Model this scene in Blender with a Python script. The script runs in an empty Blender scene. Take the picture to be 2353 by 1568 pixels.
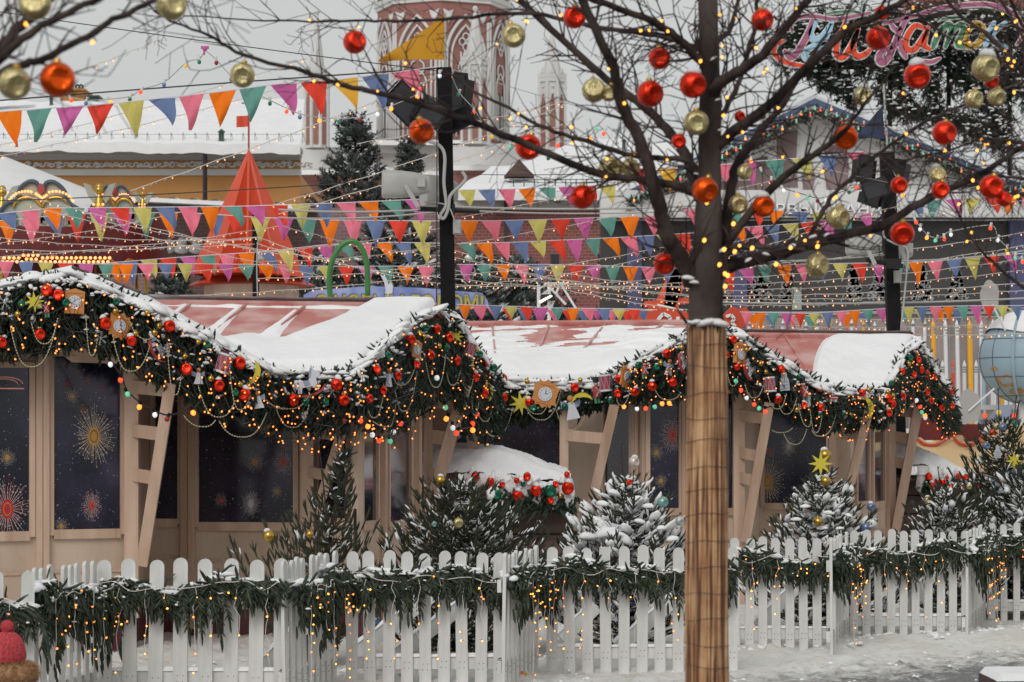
import bpy, math, random, numpy as np
from mathutils import Vector, Matrix
random.seed(7); rng=np.random.default_rng(7)
SC=bpy.context.scene; COL=SC.collection
F=5556.0; CX=1176.5; HY=1005.0; EYE=1.7
def P(x,y,d): return Vector(((x-CX)/F*d, d, EYE-(y-HY)/F*d))
def PX(px,d): return px/F*d
def Z(n,zx,zy):
    ox={1:0,2:781,3:1562,4:0,5:781,6:1562,7:0,8:781,9:1562}[n]; oy={1:0,2:0,3:0,4:515,5:515,6:515,7:1035,8:1035,9:1035}[n]
    return (ox+zx*.34, oy+zy*.34)
def S(r,g,b):
    f=lambda c:(c/255/12.92 if c/255<.04045 else ((c/255+.055)/1.055)**2.4)
    return (f(r),f(g),f(b),1)
# ---------------- materials
def mat(name,col,rough=.6,metal=0,noise=0,nscale=8,bump=0,bscale=40,emit=0,ecol=None,coat=0,col2=None,trans=0,spec=.5,stretch=None,lo=.35,hi=.65,ndet=4):
    m=bpy.data.materials.new(name); m.use_nodes=True; nt=m.node_tree; b=nt.nodes['Principled BSDF']
    b.inputs['Roughness'].default_value=rough; b.inputs['Metallic'].default_value=metal
    b.inputs['Specular IOR Level'].default_value=spec
    b.inputs['Base Color'].default_value=col
    tc=None
    def coord():
        nonlocal tc
        if tc is None:
            t=nt.nodes.new('ShaderNodeTexCoord'); tc=t.outputs['Object']
            if stretch:
                mp=nt.nodes.new('ShaderNodeMapping'); mp.inputs['Scale'].default_value=stretch; nt.links.new(tc,mp.inputs['Vector']); tc=mp.outputs[0]
        return tc
    if noise or col2:
        n=nt.nodes.new('ShaderNodeTexNoise'); n.inputs['Scale'].default_value=nscale; n.inputs['Detail'].default_value=ndet
        nt.links.new(coord(),n.inputs['Vector'])
        r=nt.nodes.new('ShaderNodeValToRGB'); c2=col2 or tuple(min(1,c*(1+noise)) for c in col[:3])+(1,)
        c1=col if col2 else tuple(c*(1-noise) for c in col[:3])+(1,)
        r.color_ramp.elements[0].position=lo; r.color_ramp.elements[1].position=hi
        r.color_ramp.elements[0].color=c1; r.color_ramp.elements[1].color=c2
        nt.links.new(n.outputs['Fac'],r.inputs[0]); nt.links.new(r.outputs[0],b.inputs['Base Color'])
    if bump:
        n=nt.nodes.new('ShaderNodeTexNoise'); n.inputs['Scale'].default_value=bscale; n.inputs['Detail'].default_value=5
        nt.links.new(coord(),n.inputs['Vector'])
        bp=nt.nodes.new('ShaderNodeBump'); bp.inputs['Strength'].default_value=bump; bp.inputs['Distance'].default_value=.02
        nt.links.new(n.outputs['Fac'],bp.inputs['Height']); nt.links.new(bp.outputs[0],b.inputs['Normal'])
    if emit:
        b.inputs['Emission Color'].default_value=ecol or col; b.inputs['Emission Strength'].default_value=emit
        m.cycles.emission_sampling='NONE'
    if coat: b.inputs['Coat Weight'].default_value=coat; b.inputs['Coat Roughness'].default_value=.1
    if trans:
        t=nt.nodes.new('ShaderNodeBsdfTranslucent'); t.inputs['Color'].default_value=col
        mx=nt.nodes.new('ShaderNodeMixShader'); mx.inputs[0].default_value=trans
        nt.links.new(b.outputs[0],mx.inputs[1]); nt.links.new(t.outputs[0],mx.inputs[2])
        nt.links.new(mx.outputs[0],nt.nodes['Material Output'].inputs[0])
    return m
M={}
M['snow']=mat('snow',(.84,.845,.85,1),.75,noise=.03,nscale=3,bump=.5,bscale=18,spec=.25)
M['snowroof']=mat('snow_roof',(.835,.84,.845,1),.8,noise=.03,nscale=2,bump=.7,bscale=13,spec=.2)
M['fir']=mat('fir',(.016,.028,.017,1),.6,col2=(.05,.075,.048,1),nscale=11,trans=.15)
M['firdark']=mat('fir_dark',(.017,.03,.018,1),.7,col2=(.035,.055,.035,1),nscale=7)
M['firfence']=mat('fir_fence',(.018,.028,.015,1),.6,col2=(.065,.085,.05,1),nscale=12,trans=.15)
M['firtree']=mat('fir_tree',(.024,.032,.018,1),.65,col2=(.06,.066,.036,1),nscale=8,trans=.1)
M['firfar']=mat('fir_far',(.03,.04,.035,1),.7,col2=(.07,.085,.075,1),nscale=1.2)
M['bark']=mat('bark',(.014,.010,.010,1),.85,spec=.2,col2=(.085,.062,.055,1),nscale=14,bump=1,bscale=30,stretch=(1,1,.25))
M['barktrunk']=mat('bark_trunk',(.022,.017,.016,1),.85,spec=.2,col2=(.11,.088,.078,1),nscale=7,bump=1,bscale=26,stretch=(1,1,.3))
M['twig']=mat('twig',(.035,.018,.018,1),.8,noise=.3,nscale=30)
M['reed']=None
M['picket']=mat('white_painted_wood',(.50,.49,.46,1),.5,col2=(.69,.69,.675,1),nscale=9,lo=.3,hi=.55,bump=.25,bscale=30,stretch=(1,1,.15))
M['beam']=mat('beige_painted_timber',(.44,.29,.205,1),.5,col2=(.60,.43,.325,1),nscale=7,bump=.35,bscale=40,stretch=(1,1,.10),ndet=8)
M['wallp']=mat('beige_wall_panel',(.46,.34,.255,1),.55,col2=(.57,.44,.34,1),nscale=3,bump=.2,stretch=(1,1,.3),ndet=8)
M['skirt']=mat('dark_red_skirt',(.09,.012,.018,1),.5,noise=.2,nscale=5)
M['roofred']=mat('red_roof_metal',(.46,.15,.125,1),.5,col2=(.58,.34,.31,1),nscale=3,ndet=8,bump=.2,lo=.4,hi=.6)
M['brownwood']=mat('brown_planks',(.07,.04,.032,1),.6,col2=(.12,.068,.052,1),nscale=5,stretch=(.3,1,3))
M['brick']=None
M['gothwhite']=mat('white_stone',(.62,.61,.6,1),.7,noise=.08,nscale=.6,bump=.2,bscale=3)
M['ochre']=mat('ochre_plaster',(.50,.24,.075,1),.8,noise=.07,nscale=.3)
M['cream']=mat('cream_plaster',(.60,.585,.56,1),.8,noise=.05,nscale=.4)
M['greyplaster']=mat('grey_plaster',(.4,.385,.375,1),.8,noise=.05,nscale=.4)
M['greenmetal']=mat('dark_green_metal',(.03,.07,.055,1),.5)
M['darkpipe']=mat('dark_pipe',(.03,.025,.03,1),.5)
M['glassdark']=mat('dark_window_glass',(.02,.02,.025,1),.15,noise=.2,nscale=1)
M['black']=mat('black_painted_timber',(.006,.005,.006,1),.7,spec=.2,noise=.3,nscale=8,bump=.2)
M['blackmetal']=mat('black_metal_case',(.012,.012,.013,1),.5,spec=.3,noise=.3,nscale=5)
M['greyhorn']=mat('grey_plastic',(.40,.40,.38,1),.45,noise=.06,nscale=4)
M['cablegrey']=mat('grey_cable',(.42,.42,.4,1),.5)
M['cableblack']=mat('black_cable',(.02,.02,.02,1),.5)
M['wirew']=mat('white_wire',(.62,.57,.52,1),.5)
M['rope']=mat('white_tape',(.72,.70,.76,1),.6)
M['orangeroof']=mat('orange_red_metal',(.62,.075,.028,1),.45,noise=.08,nscale=1)
M['green']=mat('green_tube',(.05,.2,.045,1),.3,noise=.1,nscale=3)
M['gold']=mat('gold_metal',(.55,.34,.07,1),.28,1)
M['goldglit']=mat('pale_gold_metal',(.62,.53,.27,1),.27,1,noise=.25,nscale=4,bump=.4,bscale=7,stretch=(1,1,.3))
M['redball']=mat('red_metal',(.88,.045,.018,1),.2,.95,bump=.25,bscale=6,stretch=(1,1,.2))
M['orangeball']=mat('orange_red_metal_ball',(.85,.10,.01,1),.2,.95,bump=.25,bscale=6,stretch=(1,1,.2))
M['greenball']=mat('green_metal',(.02,.17,.10,1),.22,.75)
M['tealball']=mat('teal_ball',(.22,.42,.38,1),.3,.4)
M['blueball']=mat('blue_ball',(.16,.22,.36,1),.25,.5)
M['pearlball']=mat('pearl_ball',(.6,.52,.46,1),.3,.3)
M['woodorn']=mat('orange_wood_ornament',(.55,.23,.06,1),.5,noise=.2,nscale=20)
M['whiteorn']=mat('white_card',(.62,.64,.7,1),.6)
M['blueorn']=mat('grey_blue_card',(.28,.33,.45,1),.6)
M['yelloworn']=mat('yellow_card',(.62,.52,.04,1),.5)
M['redorn']=mat('dark_red_card',(.4,.05,.045,1),.5)
M['greenorn']=mat('green_card',(.08,.25,.13,1),.5)
M['silver']=mat('silver_card',(.5,.52,.52,1),.4,.2)
M['blackink']=mat('black_ink',(.02,.02,.02,1),.6)
M['bead']=mat('gold_beads',(.50,.46,.30,1),.35,.5)
WARM=(1,.33,.05,1)
M['lwarm']=mat('warm_lamp',(.9,.35,.1,1),.4,emit=2.3,ecol=(1,.24,.035,1))
M['lwarmf']=mat('warm_lamp_small',(.9,.5,.25,1),.4,emit=1.5,ecol=(1,.42,.16,1))
M['lhot']=mat('amber_lamp',(.9,.4,.1,1),.4,emit=3.0,ecol=(1,.38,.05,1))
M['lred']=mat('red_lamp',(.9,.1,.05,1),.4,emit=1.1,ecol=(1,.06,.02,1))
M['lorange']=mat('orange_lamp',(.9,.3,.05,1),.4,emit=2.0,ecol=(1,.25,.03,1))
M['lgreen']=mat('green_lamp',(.1,.5,.3,1),.3,emit=.35,ecol=(.2,.9,.55,1))
M['lwhite']=mat('white_lamp',(.8,.8,.8,1),.3,emit=.45,ecol=(.85,.95,1,1))
M['lblue']=mat('blue_lamp',(.12,.2,.45,1),.2)
M['lgreenoff']=mat('green_lamp_unlit',(.03,.2,.12,1),.2)
M['lyellow']=mat('yellow_lamp',(.7,.45,.03,1),.2,emit=.3,ecol=(1,.6,.05,1))
M['lredoff']=mat('red_lamp_unlit',(.3,.02,.02,1),.2)
FL={}
for k,c in dict(orange=(255,118,8),teal=(92,152,138),magenta=(206,92,158),red=(235,58,38),yellow=(206,194,98),blue=(100,120,165),pink=(243,118,142),amber=(232,172,48)).items():
    FL[k]=mat('cloth_'+k,S(*[min(255,q*.9+22) for q in c]),.75,spec=.2,noise=.05,nscale=6,trans=.15)
def brickmat(name,c1,c2,mort,scale,w=.5,h=.25):
    m=mat(name,c1,.85); nt=m.node_tree; b=nt.nodes['Principled BSDF']
    t=nt.nodes.new('ShaderNodeTexCoord'); s=nt.nodes.new('ShaderNodeSeparateXYZ'); cb=nt.nodes.new('ShaderNodeCombineXYZ'); ad=nt.nodes.new('ShaderNodeMath')
    nt.links.new(t.outputs['Object'],s.inputs[0]); nt.links.new(s.outputs[0],ad.inputs[0]); nt.links.new(s.outputs[1],ad.inputs[1])
    nt.links.new(ad.outputs[0],cb.inputs[0]); nt.links.new(s.outputs[2],cb.inputs[1])
    k=nt.nodes.new('ShaderNodeTexBrick'); k.inputs['Color1'].default_value=c1; k.inputs['Color2'].default_value=c2; k.inputs['Mortar'].default_value=mort
    k.inputs['Scale'].default_value=scale; k.inputs['Mortar Size'].default_value=.03; k.inputs['Brick Width'].default_value=w; k.inputs['Row Height'].default_value=h
    nt.links.new(cb.outputs[0],k.inputs['Vector'])
    n=nt.nodes.new('ShaderNodeTexNoise'); n.inputs['Scale'].default_value=.5; n.inputs['Detail'].default_value=6; nt.links.new(t.outputs['Object'],n.inputs['Vector'])
    mx=nt.nodes.new('ShaderNodeMixRGB'); mx.blend_type='MULTIPLY'; mx.inputs[0].default_value=.35
    nt.links.new(k.outputs[0],mx.inputs[1]); nt.links.new(n.outputs['Color'],mx.inputs[2]); nt.links.new(mx.outputs[0],b.inputs['Base Color'])
    return m
M['brick']=brickmat('red_brick',(.34,.105,.085,1),(.26,.085,.07,1),(.36,.22,.2,1),2.6)
M['brickfar']=brickmat('tower_brick',(.40,.16,.13,1),(.33,.125,.10,1),(.38,.22,.19,1),2.6)  # brick colour lightened and pinker to stand in for distance haze
M['brickpale']=brickmat('dusty_brick',(.33,.19,.18,1),(.28,.16,.15,1),(.36,.27,.26,1),2.6)
# bamboo/reed wrap: vertical strips with colour change
def reedmat():
    m=mat('reed_matting',(.4,.2,.08,1),.6); nt=m.node_tree; b=nt.nodes['Principled BSDF']
    t=nt.nodes.new('ShaderNodeTexCoord'); mp=nt.nodes.new('ShaderNodeMapping'); mp.inputs['Scale'].default_value=(1,1,.03)
    nt.links.new(t.outputs['Object'],mp.inputs[0])
    n=nt.nodes.new('ShaderNodeTexNoise'); n.inputs['Scale'].default_value=95; n.inputs['Detail'].default_value=3; nt.links.new(mp.outputs[0],n.inputs['Vector'])
    n2=nt.nodes.new('ShaderNodeTexNoise'); n2.inputs['Scale'].default_value=9; n2.inputs['Detail'].default_value=5; nt.links.new(t.outputs['Object'],n2.inputs['Vector'])
    r=nt.nodes.new('ShaderNodeValToRGB'); e=r.color_ramp.elements; e[0].position=.40; e[0].color=(.13,.055,.028,1); e[1].position=.62; e[1].color=(.66,.41,.215,1)
    x=r.color_ramp.elements.new(.5); x.color=(.44,.24,.115,1)
    nt.links.new(n.outputs['Fac'],r.inputs[0])
    r2=nt.nodes.new('ShaderNodeValToRGB'); r2.color_ramp.elements[0].position=.38; r2.color_ramp.elements[0].color=(.66,.52,.44,1); r2.color_ramp.elements[1].position=.6; r2.color_ramp.elements[1].color=(1,1,1,1)
    nt.links.new(n2.outputs['Fac'],r2.inputs[0])
    mx=nt.nodes.new('ShaderNodeMixRGB'); mx.blend_type='MULTIPLY'; mx.inputs[0].default_value=.8
    nt.links.new(r.outputs[0],mx.inputs[1]); nt.links.new(r2.outputs[0],mx.inputs[2]); nt.links.new(mx.outputs[0],b.inputs['Base Color'])
    bp=nt.nodes.new('ShaderNodeBump'); bp.inputs['Strength'].default_value=.8; bp.inputs['Distance'].default_value=.006; nt.links.new(n.outputs['Fac'],bp.inputs['Height']); nt.links.new(bp.outputs[0],b.inputs['Normal'])
    return m
M['reed']=reedmat()
# night-sky printed film for the stall windows
def filmmat():
    m=mat('night_sky_film',(.01,.01,.03,1),.12,coat=.7); nt=m.node_tree; b=nt.nodes['Principled BSDF']
    b.inputs['Specular IOR Level'].default_value=.3
    t=nt.nodes.new('ShaderNodeTexCoord')
    n=nt.nodes.new('ShaderNodeTexNoise'); n.inputs['Scale'].default_value=2.2; n.inputs['Detail'].default_value=6; nt.links.new(t.outputs['Object'],n.inputs['Vector'])
    r=nt.nodes.new('ShaderNodeValToRGB'); e=r.color_ramp.elements; e[0].position=.4; e[0].color=(.008,.009,.02,1); e[1].position=.75; e[1].color=(.07,.055,.10,1)
    x=e.new(.56); x.color=(.022,.02,.045,1); nt.links.new(n.outputs['Fac'],r.inputs[0])
    last=r.outputs[0]
    for sc,th,pw in ((26,.13,.45),(60,.14,.22),(11,.075,.6)):
        v=nt.nodes.new('ShaderNodeTexVoronoi'); v.inputs['Scale'].default_value=sc; v.inputs['Randomness'].default_value=1; nt.links.new(t.outputs['Object'],v.inputs['Vector'])
        rr=nt.nodes.new('ShaderNodeMapRange'); rr.inputs['From Min'].default_value=th; rr.inputs['From Max'].default_value=th*.55; rr.inputs['To Min'].default_value=0; rr.inputs['To Max'].default_value=pw
        nt.links.new(v.outputs['Distance'],rr.inputs[0])
        a=nt.nodes.new('ShaderNodeMixRGB'); a.inputs[2].default_value=(.7,.68,.8,1); nt.links.new(rr.outputs[0],a.inputs[0]); nt.links.new(last,a.inputs[1]); last=a.outputs[0]
    nt.links.new(last,b.inputs['Base Color']); return m
M['film']=filmmat()
M['bulbglass']=mat('white_socket',(.6,.6,.58,1),.4)
# ---------------- geometry
class G:
    def __init__(s): s.V=[];s.Fs=[];s.mi=[];s.n=0
    def add(s,v,f,m=0):
        v=np.asarray(v,dtype=np.float64).reshape(-1,3); f=np.asarray(f,dtype=np.int64)
        if f.ndim==1: f=f[None,:]
        s.V.append(v); s.Fs.append(f+s.n); s.mi.append(m); s.n+=len(v); return s
    def box(s,c,sz,R=None,m=0):
        v=np.array([[x,y,z] for x in(-.5,.5) for y in(-.5,.5) for z in(-.5,.5)])*np.array(sz)
        if R is not None: v=v@np.array(R).T
        return s.add(v+np.array(c),[[0,1,3,2],[4,6,7,5],[0,4,5,1],[2,3,7,6],[0,2,6,4],[1,5,7,3]],m)
    def beam(s,a,b,w,t,up=(0,0,1),m=0):
        a=Vector(a);b=Vector(b);z=(b-a);L=z.length;z.normalize();u=Vector(up);x=z.cross(u)
        if x.length<1e-3: x=z.cross(Vector((0,1,0)))
        x.normalize();y=x.cross(z)
        R=np.array([x,y,z]).T
        return s.box((a+b)/2,(w,t,L),R,m)
    def tube(s,pts,r,n=6,m=0,cap=True):
        pts=[Vector(p) for p in pts]; k=len(pts); rs=r if hasattr(r,'__len__') else [r]*k
        V=[];x=None
        for i,p in enumerate(pts):
            t=(pts[min(i+1,k-1)]-pts[max(i-1,0)])
            if t.length<1e-9: t=Vector((0,0,1))
            t.normalize()
            if x is None: x=t.orthogonal().normalized()
            x=(x-t*x.dot(t)); x=x.normalized() if x.length>1e-6 else t.orthogonal().normalized()
            y=t.cross(x)
            for j in range(n):
                a=2*math.pi*j/n; V.append(p+x*math.cos(a)*rs[i]+y*math.sin(a)*rs[i])
        Fq=[[i*n+j,i*n+(j+1)%n,(i+1)*n+(j+1)%n,(i+1)*n+j] for i in range(k-1) for j in range(n)]
        s.add(V,Fq,m)
        if cap:
            o=s.n-len(V); s.Fs.append(np.array([[o+j for j in range(n)][::-1]])); s.mi.append(m); s.Fs.append(np.array([[o+(k-1)*n+j for j in range(n)]])); s.mi.append(m)
        return s
    def lathe(s,prof,n=16,o=(0,0,0),R=None,m=0):
        V=[(r*math.cos(2*math.pi*j/n),r*math.sin(2*math.pi*j/n),z) for r,z in prof for j in range(n)]
        V=np.array(V)
        if R is not None: V=V@np.array(R).T
        V=V+np.array(o)
        return s.add(V,[[i*n+j,i*n+(j+1)%n,(i+1)*n+(j+1)%n,(i+1)*n+j] for i in range(len(prof)-1) for j in range(n)],m)
    def sphere(s,c,r,n=16,k=10,m=0,sc=(1,1,1)):
        prof=[(max(1e-4,math.sin(math.pi*i/k)),-math.cos(math.pi*i/k)) for i in range(k+1)]
        V=np.array([(q*math.cos(2*math.pi*j/n),q*math.sin(2*math.pi*j/n),z) for q,z in prof for j in range(n)])*r*np.array(sc)+np.array(c)
        return s.add(V,[[i*n+j,i*n+(j+1)%n,(i+1)*n+(j+1)%n,(i+1)*n+j] for i in range(k) for j in range(n)],m)
    def prism(s,pts,o,ex,ey,th,m=0):
        """2-D outline pts extruded by th along ex x ey, centred on o"""
        ex=Vector(ex);ey=Vector(ey);nz=ex.cross(ey).normalized(); o=Vector(o); k=len(pts)
        A=[o+ex*a+ey*b+nz*(th/2) for a,b in pts];B=[o+ex*a+ey*b-nz*(th/2) for a,b in pts]
        s.add(A+B,[[i,(i+1)%k,k+(i+1)%k,k+i] for i in range(k)],m); o2=s.n-2*k
        s.Fs.append(np.array([[o2+i for i in range(k)][::-1]])); s.mi.append(m); s.Fs.append(np.array([[o2+k+i for i in range(k)]])); s.mi.append(m)
        return s
    def grid(s,fn,nu,nv,m=0):
        V=[fn(i/nu,j/nv) for j in range(nv+1) for i in range(nu+1)]; w=nu+1
        return s.add(V,[[j*w+i,j*w+i+1,(j+1)*w+i+1,(j+1)*w+i] for j in range(nv) for i in range(nu)],m)
    def mesh(s,name,mats,smooth=False):
        V=np.concatenate(s.V); me=bpy.data.meshes.new(name)
        loops=np.concatenate([f.ravel() for f in s.Fs]).astype(np.int32); tot=np.concatenate([np.full(len(f),f.shape[1]) for f in s.Fs]); st=np.concatenate([[0],np.cumsum(tot)[:-1]]).astype(np.int32)
        mi=np.concatenate([np.full(len(f),q) for f,q in zip(s.Fs,s.mi)]).astype(np.int32)
        me.vertices.add(len(V)); me.vertices.foreach_set('co',V.astype(np.float32).ravel())
        me.loops.add(len(loops)); me.loops.foreach_set('vertex_index',loops)
        me.polygons.add(len(tot)); me.polygons.foreach_set('loop_start',st); me.polygons.foreach_set('material_index',mi)
        me.polygons.foreach_set('use_smooth',np.full(len(tot),bool(smooth)))
        for q in (mats if isinstance(mats,(list,tuple)) else [mats]): me.materials.append(q)
        me.update(calc_edges=True); me.validate(); return me
def put(name,me,parent=None,loc=None):
    o=bpy.data.objects.new(name,me); COL.objects.link(o)
    if parent is not None:
        o.parent=parent
        if parent.get('_o') is not None: o.matrix_parent_inverse=Matrix.Translation(-Vector(parent['_o']))
    if loc is not None: o.location=loc
    return o
def obj(name,g,mats,parent=None,smooth=False,origin=None):
    me=g.mesh(name,mats,smooth)
    if origin is not None:
        me.transform(Matrix.Translation(-Vector(origin))); o=put(name,me,parent,origin)
        return o
    return put(name,me,parent)
def tag(o,label=None,cat=None,group=None,kind=None):
    if label: o['label']=label
    if cat: o['category']=cat
    if group: o['group']=group
    if kind: o['kind']=kind
    return o
def thing(name,loc,label,cat,group=None):
    o=bpy.data.objects.new(name,None); COL.objects.link(o); o.location=loc; o['_o']=[float(c) for c in loc]; o.empty_display_size=.1
    return tag(o,label,cat,group)
def fin():
    for o in bpy.data.objects:
        if '_o' in o: del o['_o']
def dup(src,parent,M4=None,name=None):
    o=src.copy(); COL.objects.link(o)
    if parent is not None: o.parent=parent; o.matrix_parent_inverse=Matrix.Translation(-Vector(parent['_o'])) if parent.get('_o') is not None else Matrix()
    if M4 is not None: o.matrix_basis=M4
    return o
def kid(name,me,parent,M4):
    o=bpy.data.objects.new(name,me); COL.objects.link(o); o.parent=parent
    if parent.get('_o') is not None: o.matrix_parent_inverse=Matrix.Translation(-Vector(parent['_o']))
    o.matrix_basis=M4; return o
# ---------------- fir twigs and snow lumps
def twig_t(n,nl,w,seed,fwd=.11,flat=1.0,core=0):
    r=np.random.default_rng(seed); V=[];T=[]
    for k in range(n):
        t=.04+.96*k/n; a=k*2.4+r.normal()*.3; L=nl*(1-.35*t)*r.uniform(.8,1.15)
        o=np.array([math.cos(a),math.sin(a)*flat,0]); sd=np.array([-math.sin(a),math.cos(a),0])*.5*w
        b=np.array([0,0,t]); V+= [b-sd-o*.01, b+sd-o*.01, b+o*L+np.array([0,0,fwd])]; T.append([3*k,3*k+1,3*k+2])
    q=len(V); rs=((0,.5*core),(.3,core),(.75,.8*core),(1.02,.15*core)) if core else ((0,.03),(1.0,.012)); K=5 if core else 3
    for z,rr in rs:
        for j in range(K): k_=1+(r.uniform(-.3,.3) if core else 0); V.append(np.array([rr*k_*math.cos(j*2*math.pi/K),rr*k_*math.sin(j*2*math.pi/K),z]))
    for s in range(len(rs)-1):
        for j in range(K):
            a,b,c,d=q+s*K+j,q+s*K+(j+1)%K,q+(s+1)*K+(j+1)%K,q+(s+1)*K+j; T+= [[a,b,c],[a,c,d]]
    return np.array(V),np.array(T)
TW=[twig_t(44,.21,.055,i,.07,core=.10) for i in range(3)]
TWL=[twig_t(26,.20,.05,10+i) for i in range(3)]
TWS=[twig_t(60,.17,.042,20+i,.05,core=.10) for i in range(3)]
TWY=[twig_t(44,.17,.04,40+i,.05,core=.075) for i in range(3)]
TWB=[twig_t(14,.32,.16,30+i,.12) for i in range(3)]
def frames(D,r):
    D=D/np.linalg.norm(D,axis=1,keepdims=True); a=r.normal(size=D.shape); X=np.cross(D,a); X/=np.linalg.norm(X,axis=1,keepdims=True)+1e-9
    Y=np.cross(D,X); return np.stack([X,Y,D],axis=2)
def scatter(g,T,pos,D,sc,r,m=0):
    pos=np.asarray(pos,float);D=np.asarray(D,float);sc=np.asarray(sc,float)
    if len(pos)==0: return
    R=frames(D,r); pick=r.integers(0,len(T),len(pos))
    for k,(v,t) in enumerate(T):
        q=np.where(pick==k)[0]
        if len(q)==0: continue
        s3=sc[q] if sc.ndim==2 else np.repeat(sc[q][:,None],3,1)
        W=np.einsum('nij,nkj->nki',R[q],v[None]*s3[:,None,:])+pos[q][:,None,:]
        nv=len(v); Tt=(t[None]+(np.arange(len(q))*nv)[:,None,None]).reshape(-1,3)
        g.add(W.reshape(-1,3),Tt,m)
def ico_t(seed,amp=.18,sub=2):
    import bmesh
    b=bmesh.new(); bmesh.ops.create_icosphere(b,subdivisions=sub,radius=1); V=np.array([v.co[:] for v in b.verts]); T=np.array([[v.index for v in f.verts] for f in b.faces]); b.free()
    r=np.random.default_rng(seed); K=r.normal(size=(5,3))*2.2; ph=r.uniform(0,6,5)
    d=sum(np.sin(V@K[i]+ph[i]) for i in range(5))/5; V=V*(1+amp*1.6*d)[:,None]; V[:,2]=np.where(V[:,2]<0,V[:,2]*.45,V[:,2])
    return V,T
IC=[ico_t(i) for i in range(4)]; ICs=[ico_t(9+i,.2,1) for i in range(3)]
def lumps(g,T,pos,D,sc,r,m=0,up=True):
    """snow lumps: local z up, x along D"""
    pos=np.asarray(pos,float);D=np.asarray(D,float);sc=np.asarray(sc,float)
    if len(pos)==0: return
    X=D/np.linalg.norm(D,axis=1,keepdims=True); U=np.array([[0,0,1.]]); Y=np.cross(np.repeat(U,len(X),0),X); Y/=np.linalg.norm(Y,axis=1,keepdims=True)+1e-9; Zz=np.cross(X,Y); R=np.stack([X,Y,Zz],axis=2)
    pick=r.integers(0,len(T),len(pos))
    for k,(v,t) in enumerate(T):
        q=np.where(pick==k)[0]
        if len(q)==0: continue
        W=np.einsum('nij,nkj->nki',R[q],v[None]*sc[q][:,None,:])+pos[q][:,None,:]
        g.add(W.reshape(-1,3),(t[None]+(np.arange(len(q))*len(v))[:,None,None]).reshape(-1,3),m)
def interp(path,n):
    """resample list of tuples by first+second coord length"""
    A=np.array(path,float); seg=np.hypot(np.diff(A[:,0]),np.diff(A[:,1])); L=np.concatenate([[0],np.cumsum(seg)]); t=np.linspace(0,L[-1],n)
    return np.stack([np.interp(t,L,A[:,i]) for i in range(A.shape[1])],1)
def smooth_path(pts,n):
    """Catmull-Rom through Vectors"""
    pts=[Vector(p) for p in pts]; q=[pts[0]*2-pts[1]]+pts+[pts[-1]*2-pts[-2]]; out=[]
    for i in range(len(pts)-1):
        a,b,c,d=q[i:i+4]
        for k in range(n):
            t=k/n; out.append(.5*((2*b)+(c-a)*t+(2*a-5*b+4*c-d)*t*t+(3*b-a-3*c+d)*t**3))
    out.append(pts[-1]); return out
def vnoise(x,y,seed=0):
    v=0
    r=random.Random(seed)
    for k in range(6):
        f=.6*1.9**k; a=r.uniform(0,6.28); v+=math.sin((x*math.cos(a)+y*math.sin(a))*f*3+r.uniform(0,6))*.6**k
    return v/2.5
# ---------------- camera, light, sky
cam=bpy.data.cameras.new('camera'); co=bpy.data.objects.new('camera',cam); COL.objects.link(co); SC.camera=co
co.location=(0,0,EYE); co.rotation_euler=(math.pi/2,0,0); cam.lens=F/2353*36; cam.sensor_width=36; cam.shift_y=(HY-784)/2353; cam.clip_end=3000; cam.clip_start=.1
cam.dof.use_dof=True; cam.dof.focus_distance=19.5; cam.dof.aperture_fstop=7
W=bpy.data.worlds.new('World'); SC.world=W; W.use_nodes=True; nt=W.node_tree; bg=nt.nodes['Background']
sk=nt.nodes.new('ShaderNodeTexSky'); sk.sky_type='NISHITA'; sk.sun_disc=False; SE,SR=math.radians(38),math.radians(200)
sk.sun_elevation=SE; sk.sun_rotation=SR; sk.air_density=1; sk.dust_density=4
hs=nt.nodes.new('ShaderNodeHueSaturation'); hs.inputs['Saturation'].default_value=.12; nt.links.new(sk.outputs[0],hs.inputs['Color'])
tc=nt.nodes.new('ShaderNodeTexCoord'); nz=nt.nodes.new('ShaderNodeTexNoise'); nz.inputs['Scale'].default_value=2.5; nz.inputs['Detail'].default_value=5; nt.links.new(tc.outputs['Generated'],nz.inputs['Vector'])
rp=nt.nodes.new('ShaderNodeValToRGB'); rp.color_ramp.elements[0].color=(5.95,6.1,6.05,1); rp.color_ramp.elements[1].color=(6.75,6.85,6.75,1); rp.color_ramp.elements[0].position=.35; rp.color_ramp.elements[1].position=.65
nt.links.new(nz.outputs[0],rp.inputs[0])
mx=nt.nodes.new('ShaderNodeMixRGB'); mx.inputs[0].default_value=.75; nt.links.new(hs.outputs[0],mx.inputs[1]); nt.links.new(rp.outputs[0],mx.inputs[2])
nt.links.new(mx.outputs[0],bg.inputs[0]); bg.inputs[1].default_value=.1
sl=bpy.data.lights.new('sun','SUN'); sl.energy=.9; sl.angle=math.radians(25); sl.color=(1,.97,.93); so=bpy.data.objects.new('sun',sl); COL.objects.link(so)
# from behind the camera and a little left
so.rotation_euler=(math.radians(90)-SE,0,math.radians(-18)); so.location=(-5,-8,20)
SC.view_settings.view_transform='Standard'; SC.view_settings.look='None'; SC.view_settings.gamma=1; SC.view_settings.exposure=.06
SC.cycles.max_bounces=5; SC.cycles.diffuse_bounces=3; SC.cycles.glossy_bounces=2; SC.cycles.transmission_bounces=2; SC.cycles.sample_clamp_indirect=3; SC.cycles.use_denoising=True
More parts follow.
